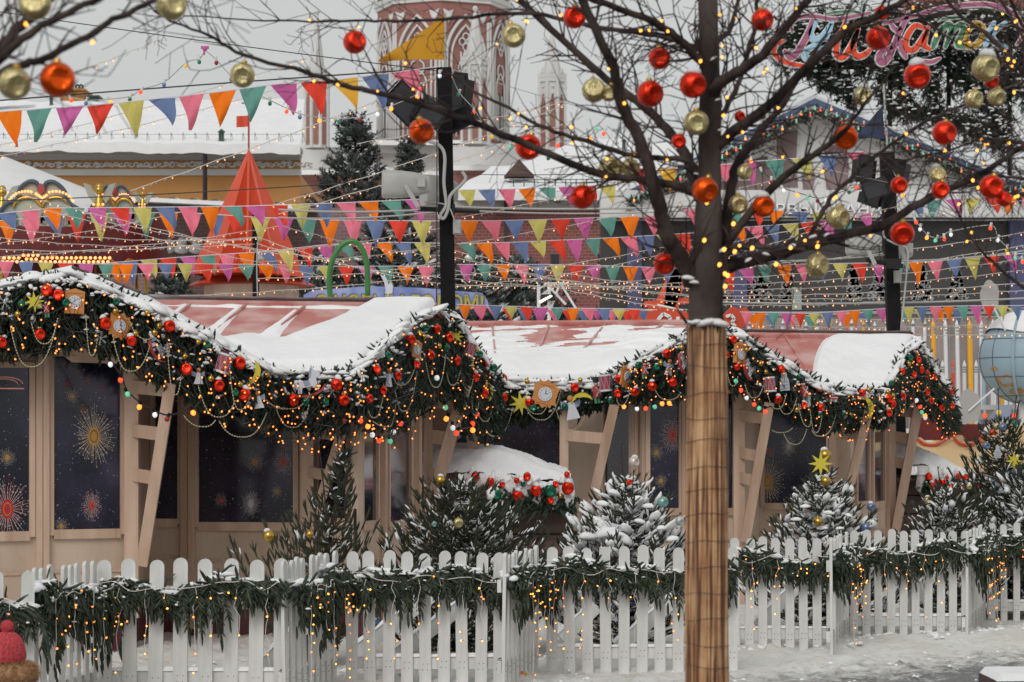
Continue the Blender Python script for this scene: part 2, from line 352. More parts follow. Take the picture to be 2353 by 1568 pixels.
# ---------------- ground
def gmat():
    m=mat('trampled_snow_ground',(.7,.71,.72,1),.8,bump=1.0,bscale=14); nt=m.node_tree; b=nt.nodes['Principled BSDF']
    t=nt.nodes.new('ShaderNodeTexCoord')
    n=nt.nodes.new('ShaderNodeTexNoise'); n.inputs['Scale'].default_value=1.3; n.inputs['Detail'].default_value=9; n.inputs['Roughness'].default_value=.68; nt.links.new(t.outputs['Object'],n.inputs['Vector'])
    n2=nt.nodes.new('ShaderNodeTexNoise'); n2.inputs['Scale'].default_value=7; n2.inputs['Detail'].default_value=8; n2.inputs['Roughness'].default_value=.7; nt.links.new(t.outputs['Object'],n2.inputs['Vector'])
    s=nt.nodes.new('ShaderNodeSeparateXYZ'); nt.links.new(t.outputs['Object'],s.inputs[0])
    # wet swept strip: worn walking line that runs diagonally across the lane
    a=nt.nodes.new('ShaderNodeMath'); a.operation='MULTIPLY_ADD'; a.inputs[1].default_value=.85; nt.links.new(s.outputs[0],a.inputs[0])
    c=nt.nodes.new('ShaderNodeMath'); c.operation='MULTIPLY'; c.inputs[1].default_value=-1; nt.links.new(s.outputs[1],c.inputs[0]); nt.links.new(c.outputs[0],a.inputs[2])
    mr=nt.nodes.new('ShaderNodeMapRange'); mr.inputs['From Min'].default_value=-16.6; mr.inputs['From Max'].default_value=-14.0; mr.inputs['To Min'].default_value=0; mr.inputs['To Max'].default_value=.5; nt.links.new(a.outputs[0],mr.inputs[0])
    ad=nt.nodes.new('ShaderNodeMath'); nt.links.new(mr.outputs[0],ad.inputs[0]); nt.links.new(n2.outputs['Fac'],ad.inputs[1])
    r=nt.nodes.new('ShaderNodeValToRGB'); e=r.color_ramp.elements; e[0].position=.60; e[0].color=(.71,.71,.69,1); e[1].position=.9; e[1].color=(.17,.17,.17,1); x=e.new(.74); x.color=(.5,.5,.49,1)
    nt.links.new(ad.outputs[0],r.inputs[0])
    r2=nt.nodes.new('ShaderNodeValToRGB'); r2.color_ramp.elements[0].position=.42; r2.color_ramp.elements[0].color=(.93,.9,.85,1); r2.color_ramp.elements[1].position=.55; r2.color_ramp.elements[1].color=(1,1,1,1); nt.links.new(n.outputs['Fac'],r2.inputs[0])
    mx=nt.nodes.new('ShaderNodeMixRGB'); mx.blend_type='MULTIPLY'; mx.inputs[0].default_value=1; nt.links.new(r.outputs[0],mx.inputs[1]); nt.links.new(r2.outputs[0],mx.inputs[2]); nt.links.new(mx.outputs[0],b.inputs['Base Color']); return m
M['ground']=gmat()
xs=np.concatenate([[-900,-300,-100,-40,-20],np.linspace(-10,10,260),[20,40,100,300,900]]); ys=np.concatenate([[-200,-50,0,6],np.linspace(10,32,260),[40,60,100,200,500,1500]])
V=[];rr=np.random.default_rng(3)
for y in ys:
    for x in xs:
        z=0
        if -10<x<10 and 10<y<32:
            z=.022*vnoise(x*2.6,y*2.6,1)+.02*vnoise(x*8,y*8,2)+.014*rr.normal()
            fy=fence=15.9+(x+3)*.72 if x>-2 else 15.5
            z+=.05*math.exp(-((y-fy+.35)/.35)**2)
        V.append((x,y,z))
w=len(xs); g=G(); g.add(V,[[j*w+i,j*w+i+1,(j+1)*w+i+1,(j+1)*w+i] for j in range(len(ys)-1) for i in range(w-1)])
tag(obj('ground',g,M['ground'],smooth=True),'snow covered trampled lane with a wet grey swept strip',kind='structure')
# ---------------- market stalls
def on_line(x,A,B):
    """point on plan segment A-B (x_px,depth) seen at pixel column x -> (X,Y)"""
    a=Vector(((A[0]-CX)/F*A[1],A[1])); b=Vector(((B[0]-CX)/F*B[1],B[1])); k=(x-CX)/F
    dx=b-a; t=(k*a.y-a.x)/(dx.x-k*dx.y); return a+dx*t, t
FW=[]
def firework(parent,c,ex,nrm,R,kind,r):
    """printed sunburst lying on the film: a disc with fine rays and dots"""
    ez=Vector((0,0,1)); g=G(); col={'gold':(1,0,3),'red':(2,4,3),'white':(3,3,3)}[kind]; n={True:64,False:34}[R>.12]
    asp=.72 if R>.13 else .95
    for k in range(n):
        a=2*math.pi*k/n+r.uniform(-.05,.05); L=R*r.uniform(.62,1.0); r0=R*.18; w=R*.010+.0008
        u=Vector((math.cos(a)*asp,math.sin(a))); sd=Vector((-u.y,u.x)).normalized()*w*.5
        q=[u*r0-sd,u*r0+sd,u*L+sd*.5,u*L-sd*.5]
        g.add([c+nrm*.008+ex*p.x+ez*p.y for p in q],[0,1,2,3],col[0] if k%2 else col[2])
        for j in range(2 if k%2 else 1):
            p=u*L*(.72+.27*j); s=w*1.5
            g.add([c+nrm*.010+ex*(p.x+s*dx)+ez*(p.y+s*dy) for dx,dy in((-1,0),(0,-1),(1,0),(0,1))],[0,1,2,3],3)
    for rad,mi,h in ((.24,col[0],.009),(.17,col[1],.011),(.13,col[0],.013)):
        g.add([c+nrm*h+ex*(math.cos(t*.3927)*rad*R*asp)+ez*(math.sin(t*.3927)*rad*R*1.15) for t in range(16)],[list(range(16))],mi)
    obj('firework_print',g,[M['fwdark'],M['fwgold'],M['fwred'],M['fwwhite'],M['fworange']],parent)
M['fwgold']=mat('gold_print',(.45,.24,.05,1),.4); M['fwdark']=mat('dark_gold_print',(.2,.1,.02,1),.4); M['fwred']=mat('red_print',(.4,.02,.02,1),.4); M['fwwhite']=mat('pale_print',(.5,.48,.46,1),.4); M['fworange']=mat('orange_print',(.55,.16,.05,1),.4)
M['pinkneon']=mat('pale_red_sign_paint',(.55,.2,.16,1),.5)
def facet(root,A,B,ztop,panes,posts,low=True,zbot=.22,fwork=()):
    """one wall face seen between pixel columns; panes (x0,x1,ytop,ybot,d?)"""
    a,_=on_line(A[0],A,B); b,_=on_line(B[0],A,B); u=(b-a).normalized(); nr=Vector((u.y,-u.x));
    if nr.y>0 and abs(nr.y)>.2: nr=-nr
    if nr.dot(Vector((0,0))-a)<0: nr=-nr
    ex=Vector((u.x,u.y,0)); n3=Vector((nr.x,nr.y,0)); R=np.array([ex,n3,Vector((0,0,1))]).T
    L=(b-a).length
    def bx(g,s0,s1,z0,z1,off,th):
        c=a+u*((s0+s1)/2)+nr*(off+th/2); g.box((c.x,c.y,(z0+z1)/2),(s1-s0,th,z1-z0),R)
    g=G(); bx(g,0,L,zbot,ztop,-.06,.06); obj('wall',g,M['wallp'],root)
    g=G(); bx(g,0,L,0,zbot,-.04,.05); obj('skirt',g,M['skirt'],root)
    def su(x): p,_=on_line(x,A,B); return (p-a).dot(u), p.y
    gf=G()
    for (x0,x1,y0,y1) in panes:
        s0,d0=su(x0); s1,d1=su(x1); d=(d0+d1)/2
        if s0>s1: s0,s1=s1,s0
        za=EYE-(y1-HY)/F*d; zb=EYE-(y0-HY)/F*d
        g=G(); bx(g,s0,s1,za,zb,.0,.006); c=a+u*s0+nr*0; pn=obj('window_pane',g,M['film'],root)
        fwk=.03
        for q in fwork:
            if x0-5<=q[0]<=x1+5 and y0-5<=q[1]<=y1+5:
                p,_=on_line(q[0],A,B); cc=Vector((p.x,p.y,EYE-(q[1]-HY)/F*p.y)); rad=PX(q[2],p.y)
                rad=min(rad,9)
                firework(pn,cc,ex,n3,rad,q[3],random.Random(int(q[0])))
        # frame round the pane
        w=.045
        bx(gf,s0-w,s0,za-w,zb+w,.0,.032); bx(gf,s1,s1+w,za-w,zb+w,.0,.032); bx(gf,s0,s1,za-w-.03,za,.0,.034); bx(gf,s0,s1,zb,zb+w,.0,.034)
        if low and s1-s0>.1:
            zl=zbot+.1
            bx(gf,s0-w,s1+w,za-w-.30,za-w-.275,.0,.012); bx(gf,s0-w,s0-w+.022,zl,za-w-.30,.0,.012); bx(gf,s1+w-.022,s1+w,zl,za-w-.30,.0,.012); bx(gf,s0-w,s1+w,zl-.02,zl,.0,.012)
    if panes: obj('window_frame',gf,M['beam'],root)
    for (x,wpx) in posts:
        s,d=su(x); w=PX(wpx,d); g=G(); bx(g,s-w/2,s-.003,.05,ztop,.0,.05); bx(g,s+.003,s+w/2,.05,ztop,.0,.05); bx(g,s-.003,s+.003,.05,ztop,.0,.035); obj('post',g,M['beam'],root)
def bracket(root,post,top,bot,rungs,wpx,d,dd=0.0):
    """leaning timber with rungs back to the post; dd = how much nearer the top leans out"""
    g=G(); w=PX(wpx,d)
    pt=P(top[0],top[1],d-dd-.03); pb=P(bot[0],bot[1],d-.10)
    sc=(pb.z-pt.z); g.beam(pt,pb,w,.05,up=(0,1,0)); br=obj('brace',g,M['beam'],root)
    if post is not None:
        g=G(); g.beam(P(post[0],post[1]-60,d),P(post[0],1420,d),PX(post[2],d),.06,up=(0,1,0)); obj('post',g,M['beam'],root)
    for y in rungs:
        t=(y-top[1])/(bot[1]-top[1]); q=pt.lerp(pb,t); q.y+=.0
        if post is None: continue
        a=P(post[0],y-8,d-.0); g=G(); g.beam(a,Vector((q.x,q.y+.015,q.z)),.035,PX(wpx*1.15,d),up=(0,0,1));
        obj('rung',g,M['beam'],root)
def slab(root,corners,th=.05,seams=None,snow=None,nu=60,nv=36,name='roof',mt=None):
    """roof plane: corners ridgeL, ridgeR, eaveR, eaveL; snow(u,v)->thickness (negative = bare)"""
    A,B,C,D=[Vector(c) for c in corners]
    f=lambda u,v:(A.lerp(B,u)).lerp(D.lerp(C,u),v)
    n=(B-A).cross(D-A).normalized(); n=-n if n.z<0 else n
    g=G(); g.add([A,B,C,D]+[p-n*th for p in(A,B,C,D)],[[0,1,2,3],[7,6,5,4],[0,4,5,1],[1,5,6,2],[2,6,7,3],[3,7,4,0]])
    for u in (seams or []):
        g.beam(f(u,0)+n*.012,f(u,1)+n*.012,.02,.03,up=n)
    if seams: g.beam(A+n*.02,B+n*.02,.09,.035,up=n)
    r=obj(name,g,mt or M['roofred'],root)
    if snow:
        g=G();
        def top(u,v):
            p=f(u,v); e=u*(B-A).length; e1=(1-u)*(B-A).length; e2=(1-v)*(D-A).length; e3=v*(D-A).length
            t=snow(u,v); t+=.006*vnoise(u*(B-A).length*7,v*(D-A).length*7,31) if t>.01 else 0
            edge=min(1,(max(0,e2)/.07)) ; edge=math.sqrt(edge*(2-edge)) if edge<1 else 1

            for q in (e,e1):
                k=min(1,max(0,q)/.08); edge*=math.sqrt(k*(2-k))
            t=t*edge if t>0 else t
            return p+n*(t+.004)
        g.grid(top,nu,nv)
        # outer rim
        for vv in (1,): g.grid(lambda u,v:f(u,1)+n*(v*.0-.01)+Vector((0,-.02,0))*(0) ,nu,1)
        obj('snow',g,M['snowroof'],r,smooth=True)
    return r
sm=lambda a,b,x:max(0,min(1,(x-a)/(b-a)))**2*(3-2*max(0,min(1,(x-a)/(b-a))))
# stall one
s1=thing('market_stall',P(400,1500,19.6),'beige timber market stall nearest the camera, red roof half bare of snow','market stall','market stalls behind the picket fence')
s1.location.z=0; s1['_o']=list(s1.location)
zt=2.25
facet(s1,(-330,18.4),(303,19.35),zt+.1,[(-250,-110,845,1224),(-80,66,845,1222),(122,275,820,1216)],[(95,30),(-96,26)],fwork=[(215,1003,78,'gold'),(210,1162,38,'red'),(16,1170,82,'red'),(16,1052,24,'gold'),(165,910,20,'gold'),(140,1210,20,'gold')])
facet(s1,(300,19.4),(345,20.95),zt,[],[])
facet(s1,(340,20.9),(722,20.7),zt,[(358,410,850,1192),(458,675,840,1200)],[(434,34)],fwork=[(586,1062,28,'gold'),(652,1062,36,'red'),(577,1157,36,'white'),(637,1130,17,'gold'),(620,968,55,'gold'),(508,1150,20,'red')])
facet(s1,(722,20.7),(822,20.35),zt,[(735,800,860,1190)],[])
facet(s1,(822,20.35),(966,22.6),zt,[(829,862,850,1197),(890,938,850,1196)],[(876,22),(955,26)],fwork=[(858,1065,30,'gold')])
o_=P(8,880,18.7); q_=G(); q_.tube([o_+Vector((.15*math.cos(a),0,.055*math.sin(a)-.01)) for a in np.linspace(.05,3.09,16)],.0045,5); q_.tube([o_+Vector((.11*math.cos(a),0,.04*math.sin(a)-.01)) for a in np.linspace(.05,3.09,16)],.0035,5); q_.tube([o_+Vector((-.05,0,-.045)),o_+Vector((.16,0,-.045))],.006,5); sg_=tag(obj('window_sign',q_,M['pinkneon'],s1),None)
g=G(); g.beam(P(816,1262,20.25),P(816,1170,20.25),.025,.03); obj('door_handle',g,M['blackmetal'],s1)
g=G(); hh=[P(-330,1400,19),P(-330,1400,23.5),P(960,1400,23.5),P(960,1400,22.7)]
g.beam(P(-330,1300,23.4),P(940,1300,23.4),.04,2.6,up=(0,0,1));
bracket(s1,(303,900,32),(392,880),(326,1300),[897,997,1098],26,19.25,.35)
bracket(s1,(706,930,30),(812,905),(728,1180),[1000,1092],22,20.5,.3)
bracket(s1,(984,880,20),(1070,885),(984,1185),[928,1010,1098],28,22.85,.08)
# roofs of stall one
pkA=P(165,632,18.9); ftA=P(612,850,19.3); ridge_back=Vector((pkA.x+.05,24.2,pkA.z))
slab(s1,[pkA,ridge_back,Vector((ftA.x+.0,24.2,ftA.z)),ftA],snow=lambda u,v:.045+.012*vnoise(u*6,v*6,2),name='roof')
ftL=P(-330,742,18.7); slab(s1,[ridge_back,pkA,ftL,Vector((ftL.x,24.2,ftL.z))],snow=lambda u,v:.08,name='roof')
g=G(); g.add([pkA+Vector((0,.03,-.05)),ftA+Vector((0,.03,-.05)),P(560,845,19.4),P(300,818,19.4),P(-330,818,18.8),ftL+Vector((0,.03,-.05))],[[0,1,2,3,4,5]]); obj('gable_board',g,M['beam'],s1)
def sn1(u,v):
    v0=.44-.42*sm(.70,.82,u)-.5*sm(.78,.87,u)+.03*math.sin(u*40)
    t=.10*sm(v0-.04,v0+.3,v)-.012
    if u<.84:
        for s in (.34,.49,.65,.80):
            k=abs(u-s+.012*(1-v))/(.010+.045*v*v+.018*v); t=max(t,.03*(1-k*k)-.002 if v>.06+.03*math.sin(s*50) else -1)
        t=max(t,.02-abs(v-.015)*1.2-.01*vnoise(u*9,1,4)*2)
    t+=.02*sm(.8,.95,u)
    return t+.008*vnoise(u*5,v*5,3)*(1 if t>0 else .0)
RL,RR=P(150,697,22.4),P(1003,708,22.35); EL,ER=P(-40,852,20.25),P(828,856,20.25)
slab(s1,[RL,RR,ER,EL],seams=[.34,.49,.65,.80,.93],snow=sn1,nu=130,nv=60)
FB=P(1152,872,24.35); slab(s1,[RR,RL,P(300,870,24.4),FB],snow=lambda u,v:.09+.01*vnoise(u*5,v*5,3))
g=G(); g.add([RR+Vector((-.03,0,-.06)),FB+Vector((-.03,0,-.03)),ER+Vector((-.03,0,-.06))],[[0,1,2]]); obj('gable_board',g,M['orangeroof'],s1)
g=G(); q=[P(1000,860,22.5),P(1112,862,24.1),P(1112,1300,24.1),P(1000,1300,22.8)]
g.beam(P(1085,870,23.6),P(1085,1500,23.6),.1,.1); obj('post',g,M['beam'],s1)
# stall two
s2=thing('market_stall',(2,25,0),'beige timber market stall farther along the row, partly hidden by the wrapped tree trunk','market stall','market stalls behind the picket fence')
facet(s2,(1075,26.0),(1310,25.6),2.3,[(1098,1288,880,1170)],[],fwork=[(1255,930,28,'gold'),(1130,990,26,'white')])
facet(s2,(1305,25.6),(1372,25.3),2.3,[],[])
facet(s2,(1368,25.3),(1478,24.7),2.3,[(1392,1450,880,1165)],[(1466,24)])
facet(s2,(1475,24.6),(1712,24.9),2.3,[(1492,1558,880,1168),(1590,1682,880,1168)],[(1572,18)],fwork=[(1545,1000,50,'red'),(1508,1040,22,'gold'),(1518,1105,20,'gold')])
facet(s2,(1710,24.95),(1745,26.6),2.25,[],[])
facet(s2,(1742,26.6),(1955,26.5),2.25,[(1757,1898,880,1156)],[],fwork=[(1764,1107,62,'gold'),(1812,1025,28,'white'),(1768,1040,16,'red')])
facet(s2,(1955,26.5),(2040,28.6),2.2,[(1966,1992,880,1152),(2004,2028,880,1152)],[(1998,10),(2036,14)])
bracket(s2,(1296,940,20),(1412,930),(1358,1165),[1008],22,24.7,.35)
bracket(s2,(1698,930,26),(1768,925),(1712,1245),[962,1048,1105],22,24.6,.35)
bracket(s2,(1915,950,22),(1996,945),(1946,1140),[1003],20,26.1,.3)
bracket(s2,(2050,925,16),(2114,915),(2054,1240),[950,1010,1068],21,28.6,.08)
pkC=P(1632,748,24.3); fl=P(1388,876,24.6); fr=P(1893,893,24.8); rb=Vector((pkC.x+.1,30.5,pkC.z+.0))
slab(s2,[pkC,rb,Vector((fr.x,30.5,fr.z)),fr],snow=lambda u,v:.07+.012*vnoise(u*4,v*4,2))
slab(s2,[rb,pkC,fl,Vector((fl.x,30.5,fl.z))],snow=lambda u,v:.07+.012*vnoise(u*4,v*4,5))
g=G(); g.add([pkC+Vector((0,.03,-.05)),fr+Vector((0,.03,-.05)),P(1860,905,25),P(1420,905,24.8),fl+Vector((0,.03,-.05))],[[0,1,2,3,4]]); obj('gable_board',g,M['beam'],s2)
def sn2(u,v):
    t=.018+.06*sm(.45,.75,v)+.06*sm(.7,.85,u)*sm(-.1,.3,v)
    n=vnoise(u*3.2+v*1.5,v*9,11)+.7*vnoise(u*7+v*3,v*17,12)
    return t+.05*n*(1-sm(.5,.75,v))-.028*(1-sm(.35,.6,v))*(1-sm(.72,.85,u))-.006
A2,B2,C2,D2=P(1000,748,27.3),P(1660,744,27.0),P(1420,874,25.2),P(1075,874,25.3)
slab(s2,[A2,B2,C2,D2],seams=[.2,.4,.6,.8],snow=sn2,nu=150,nv=80)
def sn3(u,v):
    b=.98-.62*u-.25*sm(.45,.7,u); b=.85*(1-sm(.02,.22,u)*.15)-.0 if u<.22 else .8-.9*sm(.3,.62,u)
    t=.11*sm(b-.03,b+.22,v)-.012
    t=max(t,.03*(1-((u-.27)*14-(v-.75)*3)**2)-.006 if .35<v else -1)
    return t+.008*vnoise(u*4,v*4,9)*(t>0)
A3,B3,C3,D3=P(1640,772,28.3),P(2105,778,28.3),P(2036,900,26.3),P(1800,900,26.4)
slab(s2,[A3,B3,C3,D3],seams=[.12,.35,.58,.8],snow=sn3,nu=110,nv=60)
FD=P(2196,930,30.4); slab(s2,[B3,A3,P(1750,905,30.5),FD],snow=lambda u,v:.09)
g=G(); g.add([B3+Vector((-.03,0,-.05)),FD+Vector((-.03,0,0)),C3+Vector((-.03,0,-.05))],[[0,1,2]]); obj('gable_board',g,M['orangeroof'],s2)
def icicles(root,a,b,n,seed):
    r=random.Random(seed)
    for k in range(n):
        t=r.random(); p=a.lerp(b,t); L=r.uniform(.03,.13); g=G(); g.tube([p+Vector((0,-.02,.01)),p+Vector((r.uniform(-.003,.003),-.02,-L*.5)),p+Vector((0,-.02,-L))],[.008,.005,.0008],6); obj('icicle',g,M['ice'],root,smooth=True)
M['ice']=mat('ice',(.75,.8,.84,1),.1,coat=.5)
icicles(s1,P(612,858,20.2),P(826,862,20.2),16,1); icicles(s2,P(1160,874,25.1),P(1390,876,25.1),14,2); icicles(s2,P(1895,896,26.2),P(2030,902,26.2),10,3)
# trodden clods of snow along the fence foot and over the lane
g=G(); rc=np.random.default_rng(21); n_=1500; yy=rc.uniform(12.5,24,n_); xx=rc.uniform(-3.2,5.5,n_); near=rc.random(n_)<.45; fy_=np.where(xx>-2,15.9+(xx+3)*.72,15.5)-.25; yy=np.where(near,fy_+rc.normal(0,.16,n_),yy)
w_=rc.uniform(.006,.035,n_)*np.where(near,1.3,.8); lumps(g,ICs,np.stack([xx,yy,np.full(n_,.012)+.03*near],1),rc.normal(size=(n_,3))*[1,1,.1],np.stack([w_,w_*.8,w_*.55],1),rc); tag(obj('snow_clods',g,M['snow'],smooth=True),'loose clods of trodden snow along the foot of the picket fence','snow',None,'stuff')
for rt,(a_,b_) in ((s1,((-5.2,23.7),(-.55,24.2))),(s2,((-.3,28.6),(4.5,30.0)))):
    a_,b_=Vector((*a_,0)),Vector((*b_,0)); u_=(b_-a_).normalized(); obj('back_wall',G().box((a_+b_)/2+Vector((0,0,1.1)),((b_-a_).length,.06,2.2),np.array([u_,Vector((-u_.y,u_.x,0)),Vector((0,0,1))]).T),M['wallp'],rt)
# ---------------- small snow covered huts with bauble fringe
def hut(x0,x1,ytop,yedge,yb,d,dep,label,shell):
    t=thing('snow_covered_kiosk',(P((x0+x1)/2,yb,d).x,d,0),label,'kiosk','small kiosks under rounded snow roofs')
    a=P(x0,yedge,d); b=P(x1,yedge,d); zt_=P(0,ytop,d).z; g=G(); ze=a.z
    g.box(((a.x+b.x)/2+.1,d+dep/2,(ze-.02)/2),((b.x-a.x)*.86,dep*.85,ze-.02)); obj('plank_box',g,M['brownwood'],t)
    g=G()
    for k in range(5): g.box(((a.x+b.x)/2+.1,d+dep*.075-.008,.12+k*(ze-.15)/5),((b.x-a.x)*.865,.012,.012))
    obj('plank_joint',g,M['black'],t)
    g=G()
    def top(u,v):
        e=math.sin(math.pi*min(max(u,0),1))**.55; e2=math.sin(math.pi*(.06+.88*v))**.6
        h=(zt_-ze)*shell(u)*e2
        x=a.x+(b.x-a.x)*u; y=d-.18+(dep+.3)*v
        return Vector((x+.02*vnoise(v*5,u*3,3),y,ze-.04+h+.03*vnoise(u*5,v*5,4)+.022*vnoise(u*14,v*14,8)-.03*(.5+.5*math.sin(u*26))*(1-min(1,v*3))*(u>.4)))
    g.grid(top,60,30);
    rf=obj('roof',G().box(((a.x+b.x)/2,d+dep/2,ze-.05),((b.x-a.x)*.99,dep+.25,.04)),M['brownwood'],t)
    obj('snow',g,M['snowroof'],rf,smooth=True)
    sl_=G()
    def cur(u,v):
        U=.36+.66*u; h=(zt_-ze)*shell(U)*.36*math.sin(math.pi*min(1,U))**.3; drip=.10+.075*abs(math.sin(u*21+.4*math.sin(u*9)))+.03*vnoise(u*9,1,6)
        return Vector((a.x+(b.x-a.x)*U+.012*vnoise(u*12,v*4,2),d-.13-.10*math.sin(math.pi*min(1,.15+v*.8))+.02*vnoise(u*16,v*3,3)-.03*abs(math.sin(u*21+.4*math.sin(u*9))),ze-.03+h-(h+drip)*v))
    sl_.grid(cur,110,16); sl_.grid(lambda u,v:cur(u,1)+Vector((0,.14*v,.01*v)),110,1); obj('snow',sl_,M['snowroof'],rf,smooth=True)
    sl_=G(); r=np.random.default_rng(int(x0)+5); m_=46; uu=r.uniform(.38,1.0,m_); zz_=np.array([(zt_-ze)*shell(u)*.28 for u in uu]); lumps(sl_,IC,np.stack([a.x+(b.x-a.x)*uu,np.full(m_,d-.2)+r.uniform(-.07,.06,m_),ze+zz_-r.uniform(.02,.12,m_)],1),r.normal(size=(m_,3))*[.4,.4,.6]+[0,0,-.3],np.stack([r.uniform(.03,.1,m_),r.uniform(.02,.05,m_),r.uniform(.015,.04,m_)],1),r); obj('snow',sl_,M['snow'],rf,smooth=True)
    g=G(); r=np.random.default_rng(int(x0)); n=650
    u=r.uniform(.42,1.02,n); pos=np.stack([a.x+(b.x-a.x)*u,np.full(n,d-.16)+r.uniform(-.06,.1,n),ze+.02-r.uniform(0,.2,n)-.03*(u>.9)],1)
    D=np.stack([r.normal(0,.5,n),r.normal(-.4,.3,n),r.uniform(-1,-.2,n)],1); scatter(g,TW,pos,D,r.uniform(.08,.15,n),r); obj('fir_fringe',g,M['firdark'],t)
    return t
hut(930,1310,1012,1118,1300,23.2,1.4,'brown plank kiosk under a heaped snow roof, between the two stalls',lambda u:(.55+.45*sm(-.05,.2,u))*(1-.6*sm(.5,1.08,u)))
hut(2010,2262,1012,1092,1300,29.0,1.6,'brown plank kiosk under a heaped snow roof, beside the far end of the row',lambda u:(.6+.4*sm(-.05,.15,u))*(1-.85*sm(.35,1.06,u)))
# ---------------- garlands along the eaves (x, ytop, ybot, depth)
GP1=[(-200,700,860,18.5),(-60,665,845,18.6),(0,658,823,18.65),(90,640,815,18.7),(165,630,800,18.75),(230,655,820,18.8),(330,700,862,18.9),(400,738,905,19.0),(470,772,948,19.1),(540,812,968,19.2),(600,846,975,19.4),(650,856,985,20.0),(740,858,1000,20.1),(800,856,990,20.1),(835,835,975,20.2),(900,775,1000,21.0),(950,735,975,21.6),(1005,708,930,22.2),(1040,720,935,22.6),(1070,765,1000,23.0),(1110,822,1010,23.6),(1150,872,1005,24.2)]
GP2=[(1120,872,985,24.9),(1200,882,975,24.9),(1265,883,962,24.9),(1380,878,945,24.8),(1430,846,935,24.5),(1480,818,925,24.2),(1560,775,925,24.1),(1630,745,900,24.1),(1700,770,900,24.2),(1780,823,940,24.4),(1850,865,975,24.6),(1895,890,985,24.9),(1960,897,1000,26.0),(2030,900,985,26.1),(2050,870,960,26.4),(2080,805,950,27.6),(2105,788,925,28.1),(2130,812,960,28.6),(2165,870,995,29.3),(2197,930,985,30.2)]
def gdepth(x):
    A=np.array(GP1 if x<1135 else GP2); return float(np.interp(x,A[:,0],A[:,3]))
def eave_garland(path,label,n,seed):
    A=interp(path,900); r=np.random.default_rng(seed); root=thing('fir_garland',(P(A[450,0],900,A[450,3])),label,'garland','fir garlands along the stall eaves')
    i=r.integers(0,900,n); B=A[i]; t=r.uniform(0,1,n)**.85; x=B[:,0]; d=B[:,3]
    ragged=9*np.sin(x*.09)+7*np.sin(x*.31+1)
    y=B[:,1]+(B[:,2]-B[:,1]-12+ragged)*t
    dd=d-.02-.26*np.sin(np.pi*np.clip(t*.85+.12,0,1))*r.uniform(.2,1,n)
    X=(x-CX)/F*dd; Zz=EYE-(y-HY)/F*dd
    tang=np.gradient(A[:,1])[i]/ (np.gradient(A[:,0])[i]+1e-6); sgn=np.sign(tang)
    D=np.stack([r.normal(0,.38,n)+.35*sgn*(np.abs(tang)>.3),r.normal(-.55,.3,n),r.uniform(-1.2,-.35,n)],1)
    topm=t<.07; D[topm,2]=r.uniform(-.2,.9,topm.sum());
    sc=r.uniform(.06,.115,n)*(d/21)**.5
    g=G(); scatter(g,TW,np.stack([X,dd,Zz],1),D,sc,r);
    # dense inner core
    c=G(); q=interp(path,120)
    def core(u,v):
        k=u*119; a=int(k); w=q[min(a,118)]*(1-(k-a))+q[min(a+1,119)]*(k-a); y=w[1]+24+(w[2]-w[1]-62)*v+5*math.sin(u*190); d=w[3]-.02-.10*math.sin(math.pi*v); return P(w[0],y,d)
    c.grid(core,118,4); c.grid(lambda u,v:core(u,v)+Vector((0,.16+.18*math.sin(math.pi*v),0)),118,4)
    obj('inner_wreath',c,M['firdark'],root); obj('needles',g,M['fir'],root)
    # snow lumps on top and on outer sprigs
    s=G(); m=int(n*.028); k=r.integers(0,900,m); B=A[k]; dd=B[:,3]-r.uniform(-.12,.22,m); yy=B[:,1]+r.uniform(-7,14,m)
    slope=np.gradient(A[:,1])[k]/(np.gradient(A[:,0])[k]+1e-6)
    lumps(s,IC,np.stack([(B[:,0]-CX)/F*dd,dd,EYE-(yy-HY)/F*dd],1),np.stack([np.ones(m),r.normal(0,.3,m),-slope*np.ones(m)],1),np.stack([r.uniform(.04,.15,m),r.uniform(.04,.10,m),r.uniform(.018,.045,m)],1),r)
    m2=int(n*.05); k=r.integers(0,900,m2); B=A[k]; tt=r.uniform(0,1,m2)**2.2*.7; dd=B[:,3]-.27; yy=B[:,1]+8+(B[:,2]-B[:,1])*tt
    lumps(s,ICs,np.stack([(B[:,0]-CX)/F*dd,dd,EYE-(yy-HY)/F*dd],1),r.normal(size=(m2,3))*[1,1,.4],np.stack([r.uniform(.012,.045,m2),r.uniform(.012,.03,m2),r.uniform(.008,.025,m2)],1),r)
    obj('snow',s,M['snow'],root,smooth=True)
    return root
eave_garland(GP1,'thick fir garland with heaped snow along the eaves of the nearer stall',8600,1)
eave_garland(GP2,'thick fir garland with snow along the eaves of the farther stall behind the trunk',7200,2)
